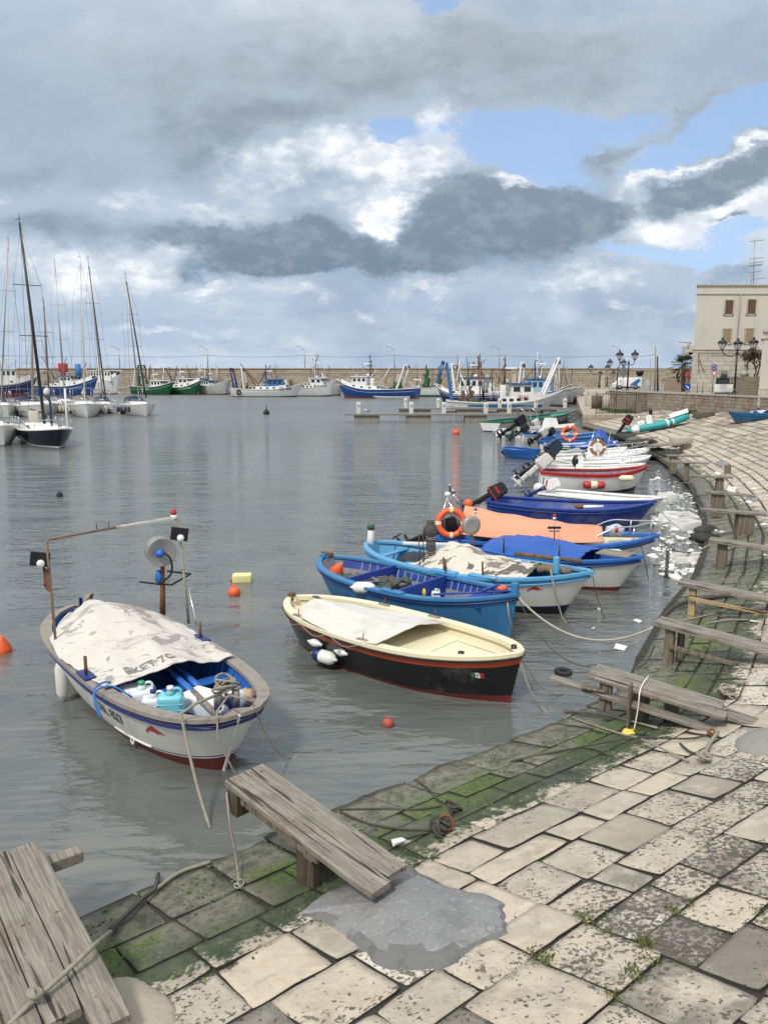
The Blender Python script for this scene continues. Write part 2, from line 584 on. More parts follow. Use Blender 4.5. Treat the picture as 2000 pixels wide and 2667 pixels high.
M_cream = paint('cream_paint', (.72, .66, .46), .35, .25, (.48, .42, .28), 2.5)
M_metal = paint('galvanised_metal', (.35, .34, .32), .45, .4, (.15, .12, .09), 6, metal=.7)
M_steel = paint('bright_steel', (.6, .6, .6), .25, .15, (.3, .3, .3), 6, metal=.9)
M_rope = paint('rope_fibre', (.27, .25, .20), .9, .5, (.10, .09, .07), 14)
M_ropedark = paint('dark_rope', (.055, .055, .045), .9, .5, (.12, .11, .09), 14)
M_ropeblue = paint('blue_cord', (.03, .16, .45), .8, .3)
M_foam = paint('styrofoam', (.70, .70, .67), .8, .3, (.5, .48, .42), 8)
M_wood = wood('weathered_wood', (.29, .265, .225), (.17, .153, .128))
M_woodz = wood('weathered_post_wood', (.24, .20, .15), (.09, .075, .055), axis='Z')
M_woodnew = wood('pale_new_wood', (.50, .36, .20), (.30, .21, .12))
M_woodbrown = wood('brown_wood', (.22, .14, .08), (.09, .055, .035))
M_gunwood = paint('grey_worn_gunwale', (.26, .23, .20), .75, .6, (.12, .10, .085), 5)
M_green = paint('green_paint', (.02, .17, .07), .4, .3, (.03, .09, .05))
M_yellow = paint('yellow_plastic', (.75, .55, .08), .5, .2)
M_glass = glass_dark()
M_canvas_n = paint('navy_canvas', (.03, .045, .09), .8, .3)
# ================================================================ SETTING: water, slipway, quay
def make_water():
    m, q, b = base_mat('harbour_water')
    tc = q.new('ShaderNodeTexCoord').outputs['Object']
    big = q.noise(q.map(tc, (1, 1.3, 1)), .12, 4, .5)
    murk = q.noise(tc, .55, 5, .6)
    col = q.mix(q.step(murk, .35, .7), (.098, .105, .10), (.132, .138, .126))
    col = q.mix(q.m('MULTIPLY', q.step(big, .4, .7), .3), col, (.11, .13, .13))
    q.put(b.inputs['Base Color'], col)
    b.inputs['IOR'].default_value = 1.42
    q.put(b.inputs['Roughness'], .015)
    b.inputs['Specular IOR Level'].default_value = .75
    w1 = q.noise(q.map(tc, (.62, 1.9, 1), rot=(0, 0, R(12))), 2.2, 2.5, .5, .6)
    w2 = q.noise(q.map(tc, (.7, 1.6, 1), rot=(0, 0, R(-18))), 7.0, 2.5, .5, .5)
    w3 = q.noise(q.map(tc, (.6, 1.7, 1)), .5, 3, .5, .4)
    gust = q.step(q.noise(q.map(tc, (.6, 1, 1)), .06, 4, .6), .38, .62)
    sp = q.new('ShaderNodeSeparateXYZ'); q.l.new(tc, sp.inputs[0])
    shore = q.step(sp.outputs[1], 7, 20)      # the corner behind the moored boats lies sheltered
    amp = q.m('MULTIPLY', q.m('MULTIPLY_ADD', gust, .5, .5), q.m('MULTIPLY_ADD', shore, .75, .30))
    far = q.step(sp.outputs[1], 25, 130)
    amp = q.m('MULTIPLY', amp, q.m('MULTIPLY_ADD', far, 1.3, 1.0))
    h = q.m('ADD', q.m('MULTIPLY', w3, 1.0), q.m('ADD', q.m('MULTIPLY', q.m('MULTIPLY', w1, .62), amp), q.m('MULTIPLY', q.m('MULTIPLY', w2, .26), amp)))
    bn = q.new('ShaderNodeBump')
    bn.inputs['Strength'].default_value = 1.0
    bn.inputs['Distance'].default_value = .15
    q.put(bn.inputs['Height'], h)
    q.put(b.inputs['Normal'], bn.outputs[0])
    q.put(b.inputs['Roughness'], q.m('MULTIPLY_ADD', q.step(sp.outputs[1], 30, 110), .22, .015))
    mb = MB()
    mb.add([(-1500, -30, 0), (1500, -30, 0), (1500, 4500, 0), (-1500, 4500, 0)], [(0, 1, 2, 3)], m)
    tag(mb.build('harbour_water'), kind='structure')


make_water()

SHORE = [(-16.0, -4.6), (-9, 0.8), (-2.54, 5.85), (-1.69, 6.53), (-0.49, 7.5), (0.8, 8.5), (2.3, 9.62), (3.3, 10.5), (4.3, 12.1), (5.4, 14.1),
         (6.85, 16.4), (8.8, 20.4), (10.66, 25.4), (12.5, 31), (14.4, 39), (16.4, 49), (17.6, 58), (18, 70.2)]
SHORE = [Vector((x, y, 0)) for x, y in SHORE]
ULEN = [0]
for a_, b_ in zip(SHORE, SHORE[1:]): ULEN.append(ULEN[-1] + (b_ - a_).length)
SLOPE = .23


def _c(u):
    u = max(0, min(ULEN[-1] - 1e-6, u))
    for i in range(len(SHORE) - 1):
        if u <= ULEN[i + 1]:
            return SHORE[i].lerp(SHORE[i + 1], (u - ULEN[i]) / (ULEN[i + 1] - ULEN[i]))


def lift(u):
    t = max(0, min(1, (u - 24.5) / 6))
    return .2 * t * t * (3 - 2 * t)


def RP(u, v, dz=0.0):
    "point of the slipway: u along the water's edge, v metres up the slope"
    w = 1.1 + 2.5 * max(0, min(1, (u - 24) / 10))
    t = (_c(u + w) - _c(u - w)).normalized()
    p = _c(u) + Vector((t.y, -t.x, 0)) * v
    p.z = SLOPE * v * (1 - .010 * max(0, v - 4)) + lift(u) + dz
    return p


def on_ramp(x, y):
    "picture reading laid on the slipway; returns world point"
    z = .5
    for _ in range(50):
        p = W(x, y, z)
        best = None
        for i in range(len(SHORE) - 1):
            a, b = SHORE[i], SHORE[i + 1]
            d = b - a
            t = max(0, min(1, (Vector((p.x, p.y, 0)) - a).dot(d) / d.length_squared))
            q = a + d * t
            dd = (Vector((p.x, p.y, 0)) - q).length
            if best is None or dd < best[0]:
                sg = 1 if d.x * (p.y - a.y) - d.y * (p.x - a.x) < 0 else -1
                best = (dd, sg, ULEN[i] + t * d.length)
        v = best[0] * best[1]
        z = .6 * z + .4 * (SLOPE * v * (1 - .010 * max(0, v - 4)) + lift(best[2]))
    return Vector((p.x, p.y, z))


def uv_of(x, y):
    p = on_ramp(x, y)
    best = None
    for i in range(len(SHORE) - 1):
        a, b = SHORE[i], SHORE[i + 1]
        d = b - a
        t = max(0, min(1, (Vector((p.x, p.y, 0)) - a).dot(d) / d.length_squared))
        dd = (Vector((p.x, p.y, 0)) - (a + d * t)).length
        if best is None or dd < best[0]: best = (dd, ULEN[i] + t * d.length)
    return best[1], best[0]


def stone_material():
    m, q, b = base_mat('slipway_limestone')
    at = q.new('ShaderNodeAttribute', attribute_name='st')
    sp = q.new('ShaderNodeSeparateXYZ'); q.l.new(at.outputs['Vector'], sp.inputs[0])
    u, v, r = sp.outputs
    tc = q.new('ShaderNodeTexCoord').outputs['Object']
    n1 = q.noise(tc, 1.6, 8, .66)
    n2 = q.noise(tc, 7, 8, .68)
    n3 = q.noise(tc, 38, 5, .65)
    n4 = q.noise(tc, .8, 5, .6)
    r2 = q.m('FRACT', q.m('MULTIPLY', r, 7.31))
    r3 = q.m('FRACT', q.m('MULTIPLY', r, 17.7))
    off = q.new('ShaderNodeVectorMath', operation='ADD'); q.l.new(tc, off.inputs[0]); q.l.new(q.vec(q.m('MULTIPLY', r, 40), 0, 0), off.inputs[1])
    vein = q.noise(q.map(off.outputs[0], (1.2, 2.6, 1)), 2.2, 9, .7, .8)
    c = q.mix(r2, (.52, .445, .345), (.39, .345, .28))
    c = q.mix(q.step(r3, .8, .95), c, (.60, .555, .48))
    c = q.mix(q.m('MULTIPLY', q.step(n2, .42, .7), .45), c, (.60, .54, .45))
    c = q.mix(q.m('MULTIPLY', q.step(vein, .5, .72), .45), c, (.36, .28, .20))
    c = q.mix(q.m('MULTIPLY', q.step(q.noise(off.outputs[0], 1.3, 6, .65), .5, .75), .5), c, (.30, .275, .24))
    # dark lichen and pits, more of it higher up where the sea does not wash
    up = q.step(v, 2.2, 3.6)
    lich = q.m('ADD', q.m('MULTIPLY', q.noise(off.outputs[0], 1.9, 8, .7), 1.0), q.m('MULTIPLY', q.m('SUBTRACT', r, .5), .42))
    lm = q.m('MULTIPLY', q.step(lich, .49, .66), q.m('MULTIPLY', q.m('MULTIPLY_ADD', up, .60, .34), q.m('MULTIPLY_ADD', q.step(u, 45, 29), .75, .25)))
    c = q.mix(lm, c, q.mix(n2, (.115, .112, .092), (.22, .205, .17)))
    pit = q.m('ADD', q.m('MULTIPLY', q.noise(off.outputs[0], 26, 4, .55, .15), .8), q.m('MULTIPLY', q.noise(off.outputs[0], 70, 3, .6), .2))
    dens = q.m('ADD', q.m('MULTIPLY', up, .075), q.m('MULTIPLY', q.step(n1, .4, .7), .055))
    dens = q.m('ADD', dens, q.m('MULTIPLY', q.m('SUBTRACT', r3, .5), .20))
    dens = q.m('ADD', dens, q.m('MULTIPLY', q.m('SUBTRACT', q.noise(off.outputs[0], 2.6, 5, .6), .5), .32))
    pm = q.step(q.m('ADD', pit, dens), .635, .685)
    c = q.mix(q.m('MULTIPLY', pm, .88), c, q.mix(n3, (.03, .028, .022), (.10, .092, .072)))
    c = q.mix(q.m('MULTIPLY', q.step(q.noise(off.outputs[0], 4.5, 8, .72, .3), .5, .68), .42), c, (.235, .20, .15))
    fine = q.step(q.m('ADD', q.noise(tc, 75, 3, .6), q.m('MULTIPLY', dens, .6)), .66, .72)
    c = q.mix(q.m('MULTIPLY', fine, .5), c, (.09, .082, .065))
    c = q.mix(q.m('MULTIPLY', q.m('SUBTRACT', n3, .35), .5), c, tuple((.25, .22, .18)))
    # weed line of the tide
    near = q.step(u, 33, 25)
    vb = q.m('ADD', v, q.m('ADD', q.m('MULTIPLY', q.m('SUBTRACT', n1, .5), 1.1), q.m('MULTIPLY', q.m('SUBTRACT', n2, .5), 1.2)))
    vb = q.m('ADD', vb, q.m('MULTIPLY', q.m('SUBTRACT', n3, .5), .35))
    vb = q.m('ADD', vb, q.m('MULTIPLY', q.m('SUBTRACT', 1.0, near), q.m('MULTIPLY', q.step(u, 34, 48), .75)))
    dry = q.step(vb, 1.50, 1.66)
    wetc = q.mix(q.step(n2, .3, .7), (.07, .075, .055), (.21, .20, .155))
    moss = q.mix(q.step(n3, .35, .65), (.04, .075, .015), (.13, .175, .04))
    gm = q.m('MULTIPLY', q.step(q.m('ADD', n4, q.m('MULTIPLY', q.m('SUBTRACT', n2, .5), .6)), .43, .52), q.m('MULTIPLY', q.step(v, .35, .8), q.m('MULTIPLY_ADD', near, .85, .12)))
    wetc = q.mix(gm, wetc, moss)
    dg = q.m('MULTIPLY', q.step(vb, .85, 1.3), q.m('MULTIPLY_ADD', near, .8, .1))
    wetc = q.mix(dg, wetc, q.mix(q.step(n2, .3, .7), (.030, .048, .024), (.085, .095, .055)))
    wetc = q.mix(q.m('MULTIPLY', q.step(q.noise(tc, 24, 4, .7), .66, .72), .6), wetc, (.34, .33, .29))
    wetc = q.mix(q.step(v, .14, -.02), wetc, (.04, .042, .032))
    c = q.mix(dry, wetc, c)
    q.put(b.inputs['Base Color'], c)
    q.put(b.inputs['Roughness'], q.mix(dry, q.m('MULTIPLY_ADD', n2, .4, .3), .9, typ='FLOAT'))
    b.inputs['Specular IOR Level'].default_value = .3
    bn = q.new('ShaderNodeBump'); bn.inputs['Strength'].default_value = .8; bn.inputs['Distance'].default_value = .02
    h = q.m('ADD', q.m('MULTIPLY', n2, .8), q.m('MULTIPLY', n3, .35))
    h = q.m('SUBTRACT', h, q.m('MULTIPLY', pm, .35))
    q.put(bn.inputs['Height'], h); q.put(b.inputs['Normal'], bn.outputs[0])
    return m


def make_ramp():
    rnd = random.Random(11)
    vs, fs, st, sm, mi_ = [], [], [], [], []

    def stone(u0, u1, v0, v1, fine, edge=False):
        g = rnd.uniform(.003, .007) if fine else .012
        nu, nv = (12, 10) if fine else (3, 3)
        o = len(vs)
        r = rnd.random()
        tilt = (rnd.uniform(-.009, .009), rnd.uniform(-.009, .009), rnd.uniform(-.004, .005))
        cj = [(rnd.uniform(-.02, .02), rnd.uniform(-.016, .016)) for _ in range(4)]
        sd = rnd.uniform(0, 99)
        for i in range(nu + 1):
            for j in range(nv + 1):
                a, c = i / nu, j / nv
                # keep a skirt ring, a shoulder ring, then the face
                def rem(t, n):
                    k = t * n
                    if k < .5: return 0.0, 2
                    if k > n - .5: return 1.0, 2
                    return (k - 1) / (n - 2), (1 if k < 1.5 or k > n - 1.5 else 0)
                if fine:
                    A, ra = rem(a, nu); C, rc = rem(c, nv)
                else:
                    A, C = a, c
                    ra = rc = 0
                    if i in (0, nu) or j in (0, nv): ra = 2
                    A = (0, .04, .96, 1)[i]; C = (0, .06, .94, 1)[j]
                uu = u0 + g + (u1 - u0 - 2 * g) * A
                vv = v0 + g + (v1 - v0 - 2 * g) * C
                jx = cj[0][0] * (1 - A) * (1 - C) + cj[1][0] * A * (1 - C) + cj[2][0] * A * C + cj[3][0] * (1 - A) * C
                jy = cj[0][1] * (1 - A) * (1 - C) + cj[1][1] * A * (1 - C) + cj[2][1] * A * C + cj[3][1] * (1 - A) * C
                z = tilt[2] + tilt[0] * (A - .5) + tilt[1] * (C - .5)
                ring = max(ra, rc)
                if fine:
                    sh = .0
                    if ring >= 1:
                        w = noise.noise(Vector((uu * 4 + sd, vv * 4, 0))) * .008 + noise.noise(Vector((uu * 14 + sd, vv * 14, 3))) * .004
                        w -= .001
                        if A <= 0: uu += -w
                        if A >= 1: uu += w
                        if C <= 0: vv += -w
                        if C >= 1: vv += w
                        cr = .007 if ((A <= .001 or A >= .999) and (C <= .001 or C >= .999)) else 0
                        if cr:
                            uu += cr if A < .5 else -cr
                            vv += cr if C < .5 else -cr
                    if ring == 1: pass
                    z += noise.noise(Vector((uu * 2.2 + sd, vv * 2.2, 1))) * .013 + noise.noise(Vector((uu * 7, vv * 7, 2))) * .005
                    if ring == 1: z -= .003; uu += (.004 if A < .5 else -.004) if ra == 1 else 0; vv += (.004 if C < .5 else -.004) if rc == 1 else 0
                if ring == 2:
                    z -= .06
                    if edge and j == 0: z -= .35
                p = RP(uu + jx, vv + jy, z)
                vs.append(p); st.append((uu, vv, r))
        for i in range(nu):
            for j in range(nv):
                sm.append(not (i in (0, nu - 1) or j in (0, nv - 1)))
                mi_.append(1 if (fine and not sm[-1] and not (edge and j == 0)) else 0)
                fs.append((o + i * (nv + 1) + j, o + (i + 1) * (nv + 1) + j, o + (i + 1) * (nv + 1) + j + 1, o + i * (nv + 1) + j + 1))

    right = [0, .66, .95, 1.28, 1.67, 2.12, 2.45, 2.94, 3.33, 3.7, 4.1, 4.5, 4.95, 5.4, 5.8, 6.3, 6.75, 7.2, 7.7, 8.2, 8.7]
    left = [0, .72, 1.25, 1.67, 2.27, 2.88, 3.27, 3.9, 4.5, 5.1, 5.6, 6.2]
    jl = {0: [17.5, 18.15], 1: [17.05, 17.55, 18.13, 18.55], 2: [16.9, 17.42, 18.0, 18.53], 3: [16.9, 17.42, 18.05, 18.6], 4: [17.53, 18.16, 18.9], 5: [17.2, 17.9, 18.45, 18.94],
          6: [17.0, 17.9, 18.28, 18.93], 7: [17.5, 18.25, 18.9], 8: [17.7, 18.6]}
    jr = {3: [20.2, 20.4, 21.8], 4: [20.0, 20.98, 21.65, 22.2], 5: [20.44, 20.98, 21.65, 22.3, 22.9], 6: [19.98, 20.52, 21.2, 21.9, 22.4], 7: [20.0, 20.34, 21.17, 22.03, 22.5],
          8: [19.51, 20.19, 20.6, 21.3, 22.1], 9: [19.96, 20.5, 21.2], 10: [19.46, 20.13, 20.9], 11: [19.9, 20.45]}

    def fill(bounds, ua, ub, fixed, lo, hi, fineto, start=0):
        for k in range(start, len(bounds) - 1):
            v0, v1 = bounds[k], bounds[k + 1]
            js = [ua] + [t for t in fixed.get(k, []) if ua + .2 < t < ub - .2]
            if k not in fixed: js.append(js[-1] + rnd.uniform(lo, hi))
            while js[-1] < ub - .01:
                nx = js[-1] + rnd.uniform(lo, hi)
                if nx > ub - lo * .5: nx = ub
                js.append(nx)
            js[-1] = ub
            for a, b in zip(js, js[1:]):
                vv0 = v0
                if k == 0: vv0 = rnd.uniform(-.2, -.02) if a < 24 else rnd.uniform(-.04, .03)
                stone(a, b, vv0, v1, a < fineto and b > 14, k == 0)
    fill(left, 10.5, 19.47, jl, .45, .85, 99)
    fill(right, 19.47, 33, jr, .45, .95, 31)
    fill(right, 33, 60, {}, .6, 1.1, 0)
    right2 = [0, .7, 1.4, 2.1, 2.75, 3.4, 4.1, 4.8, 5.5, 6.2, 6.9, 7.6, 8.3]
    fill(right2, 60, ULEN[-1] - .05, {}, .9, 1.5, 0)
    me = bpy.data.meshes.new('stone_slipway')
    me.from_pydata([tuple(p) for p in vs], [], fs)
    at = me.attributes.new('st', 'FLOAT_VECTOR', 'POINT')
    at.data.foreach_set('vector', [c for t in st for c in t])
    me.materials.append(stone_material())
    me.polygons.foreach_set('use_smooth', sm)
    m, q, b = base_mat('joint_earth')
    tc = q.new('ShaderNodeTexCoord').outputs['Object']
    n = q.noise(tc, 3, 6, .6)
    q.put(b.inputs['Base Color'], q.mix(q.step(n, .56, .68), (.034, .030, .024), (.035, .045, .018)))
    b.inputs['Roughness'].default_value = 1
    me.materials.append(m)
    me.polygons.foreach_set('material_index', mi_)
    bm = bmesh.new(); bm.from_mesh(me); bmesh.ops.recalc_face_normals(bm, faces=bm.faces)
    bm.to_mesh(me); bm.free()
    # open sheets: make every stone face upwards
    o = bpy.data.objects.new('stone_slipway', me)
    COL.objects.link(o)
    tag(o, kind='structure')
    # bed under the stones, seen in the joints
    mb = MB()
    N = 160
    us = [10 + (ULEN[-1] - 10.2) * i / N for i in range(N + 1)]
    vv = [-.1, 1, 2, 3, 4, 5, 6, 7, 8, 8.7]
    mb.add([RP(u, v, -.017) for u in us for v in vv], [(i * 10 + j, (i + 1) * 10 + j, (i + 1) * 10 + j + 1, i * 10 + j + 1) for i in range(N) for j in range(9)], m, True)
    tag(mb.build('slipway_bed'), kind='structure')


make_ramp()

# cement skirts poured round the landward ends of the plank walkways
def cement_patch(name, pts, h, label, crown=.5, seed=1, kind=None, mat=None):
    m = mat or MATS.get('cement')
    if not m:
        m, q, b = base_mat('cement')
        tc = q.new('ShaderNodeTexCoord').outputs['Object']
        n1 = q.noise(tc, 2.2, 8, .65); n2 = q.noise(tc, 30, 5, .65)
        vo = q.new('ShaderNodeTexVoronoi', feature='DISTANCE_TO_EDGE'); q.l.new(q.map(tc, (1, 1, 1)), vo.inputs[0]); vo.inputs['Scale'].default_value = 17
        crack = q.m('MULTIPLY', q.step(vo.outputs[0], .05, .0), q.step(q.noise(tc, 1.5, 3, .5), .52, .62))
        agg = q.step(q.noise(tc, 24, 2, .5), .55, .66)
        c = q.mix(n1, (.15, .149, .147), (.29, .287, .282))
        c = q.mix(q.m('MULTIPLY', agg, .4), c, (.36, .37, .375))
        c = q.mix(q.m('MULTIPLY', n2, .3), c, (.12, .125, .13))
        c = q.mix(q.m('MULTIPLY', q.step(q.noise(tc, 90, 4, .7), .5, .7), .35), c, (.40, .40, .40))
        c = q.mix(q.m('MULTIPLY', q.step(q.noise(tc, 3.1, 8, .7), .5, .66), .6), c, (.12, .12, .12))
        c = q.mix(q.m('MULTIPLY', crack, .6), c, (.06, .06, .06))
        q.put(b.inputs['Base Color'], c); b.inputs['Roughness'].default_value = .8
        bn = q.new('ShaderNodeBump'); bn.inputs['Strength'].default_value = .7; bn.inputs['Distance'].default_value = .015
        q.put(bn.inputs['Height'], q.m('SUBTRACT', q.m('ADD', n2, q.m('MULTIPLY', agg, .15)), q.m('MULTIPLY', crack, .6))); q.put(b.inputs['Normal'], bn.outputs[0])
        MATS['cement'] = m
    P = [Vector(p) for p in pts]
    c = sum(P, Vector()) / len(P)
    ring = smooth_path(P + [P[0]], 9)[:-1]
    n = len(ring)
    K = 10
    vs, fs = [], []
    for k in range(K + 1):
        t = k / K
        for i, p in enumerate(ring):
            e = 1 + .07 * noise.noise(p * 4 + Vector((seed, 0, 0))) + .05 * noise.noise(p * 13)
            q_ = c + (p - c) * (1 - t) * e
            hh = h * (1 - (1 - t) ** 2.2) + (-.03 if k == 0 else 0) + .012 * noise.noise(q_ * 5) * (t > 0)
            vs.append((q_.x, q_.y, q_.z + hh + (.008 if k else 0)))
    rim = []
    for k in range(K):
        for i in range(n):
            j = (i + 1) % n
            f_ = (k * n + i, k * n + j, (k + 1) * n + j, (k + 1) * n + i)
            p_ = Vector(vs[k * n + i])
            (rim if k < 1.3 + 2.6 * noise.noise(p_ * 2.3 + Vector((9, 0, 0))) else fs).append(f_)
    fs.append(tuple(range(K * n, K * n + n)))
    mb = MB().add(vs, fs, m, True).add(vs, rim, m if mat else paint('damp_cement', (.15, .15, .147), .85, .6, (.085, .085, .08), 7, bump=.9), True)
    o = mb.build(name)
    if kind: tag(o, kind=kind)
    else: tag(o, label, 'cement patch')
    return o


def z3(x, y): return ((500 + x * .6028) / S, (1940 + y * .6028) / S)
cement_patch('cement_patch', [on_ramp(*z3(*p)) for p in [(425, 735), (560, 640), (640, 600), (760, 560), (930, 520), (1130, 620), (1330, 655), (1395, 720), (1375, 820), (1200, 920), (960, 975), (780, 945), (690, 860), (540, 770)]], .1,
             'cracked grey cement apron poured round the foot of the nearest whole plank walkway', seed=2)
cement_patch('cement_patch', [on_ramp(*p) for p in [(1585, 1600), (1625, 1580), (1700, 1575), (1700, 1625), (1640, 1632), (1590, 1622)]], .1, 'rough grey cement lump at the right edge of the photo beyond the double plank walkway', seed=3, mat=paint('rough_cement', (.25, .24, .22), .9, .6, (.11, .105, .095), 5, bump=1.0))
cement_patch('cement_patch', [on_ramp(*p) for p in [(150, 2210), (235, 2115), (310, 2118), (375, 2160), (385, 2215), (280, 2290), (160, 2290)]], .08, 'pale round cement apron beside the foot of the corner walkway', seed=4, mat=paint('sandy_cement', (.36, .32, .25), .9, .6, (.17, .16, .12), 3, bump=.8))
for (px, py, s_, lb) in [(1625, 1078, .5, 'small grey cement patch at the foot of the walkway with the square stone pier'), (1655, 1110, .5, 'small grey cement patch at the foot of the walkway carrying a foam lump'),
                         (1560, 1003, .6, 'small grey cement patch far along the slipway by the two short posts')]:
    c_ = on_ramp(px, py)
    cement_patch('cement_patch', [on_ramp(px + 28 * s_ * math.cos(t), py + 12 * s_ * math.sin(t)) for t in [k * math.pi / 4 for k in range(8)]], .06, lb, seed=px)

# quay platform, promenade, parapet
M_quay = blocks('quay_blocks', (.40, .345, .27), (.31, .27, .215), (.09, .075, .055), 1.15, .42, 'XZ', bump=.7, msize=.02)
M_quaytop = blocks('quay_top', (.42, .37, .30), (.33, .29, .24), (.12, .10, .08), 1.2, .8, 'XY', msize=.02)
M_parapet = blocks('parapet_blocks', (.36, .31, .245), (.24, .21, .17), (.12, .105, .085), .52, .26, 'YZ', red=(.20, .06, .045), msize=.018, dirt=.6)
M_cope = paint('coping_stone', (.43, .385, .32), .85, .6, (.2, .18, .14), 2, bump=.4)
M_street = paint('street_paving', (.20, .19, .175), .9, .5, (.1, .095, .085), .6)
M_asph = paint('asphalt', (.06, .06, .062), .9, .4, (.04, .04, .04), 1)


def slab(poly, z0, z1, mat, name, side=None):
    n = len(poly)
    mb = MB()
    mb.add([(x, y, z1) for x, y in poly], [tuple(range(n))], mat)
    vs = [(x, y, z0) for x, y in poly] + [(x, y, z1) for x, y in poly]
    mb.add(vs, [(i, (i + 1) % n, n + (i + 1) % n, n + i) for i in range(n)], side or mat)
    return mb.build(name)


tag(slab([(17.95, 70.0), (27.6, 70.0), (24.2, 84), (31, 110), (60, 200), (75, 236), (54, 236), (40.5, 165), (31, 125)], -2, 1.2, M_quaytop, 'quay_platform', M_quay), kind='structure')
tag(slab([(-420, 236.0), (130, 236.0), (130, 252), (-420, 252)], -2, 1.45, M_quaytop, 'mole_quay', M_quay), kind='structure')
tag(slab([(24.4, 78), (25.7, 62), (26.4, 50), (27.6, 38), (29, 20), (120, 20), (160, 235.5), (76, 235.5), (60.2, 199), (31.2, 109.8), (24.4, 84)], -1, 2.65, M_street, 'promenade', M_quay), kind='structure')


def wall_path(name, pts, z0, z1, th, mat, cope, label, cat='wall', over=.05, ch=.13):
    "a wall along a path with a projecting coping"
    t = thing(name, label, cat, (pts[0][0], pts[0][1], z0))
    P = [Vector((x, y, 0)) for x, y in pts]
    def off(i, d):
        a = P[max(0, i - 1)]; b = P[min(len(P) - 1, i + 1)]
        k = (b - a).normalized()
        return P[i] + Vector((k.y, -k.x, 0)) * d
    for nm, d, za, zb, m in (('wall', th / 2, z0, z1, mat), ('coping', th / 2 + over, z1 + .003, z1 + ch, cope)):
        mb = MB()
        vs, fs = [], []
        for i in range(len(P)):
            for dd, z in ((-d, za), (d, za), (d, zb), (-d, zb)):
                p = off(i, dd); vs.append((p.x, p.y, z))
        for i in range(len(P) - 1):
            for j in range(4):
                k = (j + 1) % 4
                fs.append((i * 4 + j, i * 4 + k, i * 4 + 4 + k, i * 4 + 4 + j))
        fs += [(0, 1, 2, 3), tuple(range(4 * len(P) - 4, 4 * len(P)))]
        mb.add(vs, fs, m)
        mb.build(nm, t, True)
    return t


wall_path('parapet_wall', [(29, 22), (27.3, 38), (26.0, 50), (25.3, 62), (24.1, 72), (23.9, 82)], .8, 3.14, .45, M_parapet, M_cope,
          'long low parapet wall of grey limestone with reddish stones, above the slipway')
# breakwater
M_mole = blocks('mole_blocks', (.37, .32, .25), (.27, .235, .185), (.14, .12, .095), 2.6, .62, 'XZ', bump=.5, msize=.05, dirt=.6)
t = thing('breakwater_wall', 'long ochre stone breakwater wall closing the harbour behind the trawlers', 'breakwater', (-100, 246, 1.45))
mb = MB(); mb.box((-160, 249, 3.6), (530, 5.6, 4.6), M_mole); mb.build('lower_wall', t, True)
mb = MB(); mb.box((-160, 250.2, 6.62), (530, 3.0, 1.5), M_mole); mb.build('upper_wall', t, True)
mb = MB(); mb.box((-160, 250.1, 7.47), (530.2, 3.5, .2), M_cope); mb.build('coping', t, True)
mb = MB(); mb.box((-160, 249.0, 5.94), (530.1, 5.9, .16), M_cope); mb.build('ledge', t, True)
for px in [700, 770, 860, 1052, 1110, 1300, 1200, 1345]:
    p = V(px, 830, 245.9)
    mb = MB(); mb.box((p.x, 245.9, 3.5), (1.3, .7, 4.4), M_cope); mb.build('pilaster', t, True)

# hut at the root of the mole and the low brown wall behind the palm
M_hut = blocks('hut_stone', (.40, .34, .245), (.32, .27, .2), (.2, .17, .13), 1.1, .5, 'XZ', msize=.02)


def zz(x, y, Y): return V((1500 + x * .15672) / S, (880 + y * .15672) / S, Y)
a, b = zz(890, 540, 190), zz(1475, 860, 190)
t = thing('stone_hut', 'flat roofed square stone building at the right end of the breakwater', 'building', ((a.x + b.x) / 2, 192, 2.65))
mb = MB(); mb.box(((a.x + b.x) / 2, 195, (a.z + 2.0) / 2), (b.x - a.x, 10, a.z - 2.0), M_hut); mb.build('wall', t, True)
mb = MB(); mb.box(((a.x + b.x) / 2, 195, a.z + .1), (b.x - a.x + .3, 10.3, .25), M_cope); mb.build('roof', t, True)
d0, d1 = zz(1150, 690, 189.9), zz(1235, 855, 189.9)
mb = MB(); mb.box(((d0.x + d1.x) / 2, 189.95, (d0.z + 2.65) / 2), (d1.x - d0.x, .16, d0.z - 2.65), paint('grey_door', (.42, .42, .40), .6)); mb.build('door', t, True)
rw = zz(1057, 575, 189.9)
mb = MB(); mb.cyl((rw.x, 190.05, rw.z), (rw.x, 189.9, rw.z), .9, M_black, n=16); mb.build('round_window', t, True)
a, b = zz(1470, 680, 112), zz(1960, 860, 112)
wall_path('low_wall', [(a.x, 112), (b.x + 1, 108)], 2.6, a.z - .1, .4, paint('brown_render', (.27, .21, .15), .9, .5, (.16, .12, .09), 1), M_cope, 'low plain brown wall behind the palm tree beside the building')

# white hut with garage door set in front of the breakwater, left of centre
a, b = V(577, 820, 244), V(626, 845, 244)
t = thing('storage_hut', 'small stone store with a pale double shutter against the breakwater behind the white trawlers', 'hut', ((a.x + b.x) / 2, 243, 1.45))
mb = MB(); mb.box(((a.x + b.x) / 2, 244.4, (a.z + 1.4) / 2), (b.x - a.x, 3.2, a.z - 1.4), M_hut); mb.build('wall', t, True)
mb = MB(); mb.box(((a.x + b.x) / 2, 244.4, a.z + .1), (b.x - a.x + .4, 3.5, .2), M_cope); mb.build('roof', t, True)
for sx in (-1, 1):
    mb = MB(); mb.box(((a.x + b.x) / 2 + sx * 1.55, 242.75, 2.85), (2.9, .12, 2.6), paint('pale_shutter', (.55, .56, .56), .6)); mb.build('shutter', t, True)


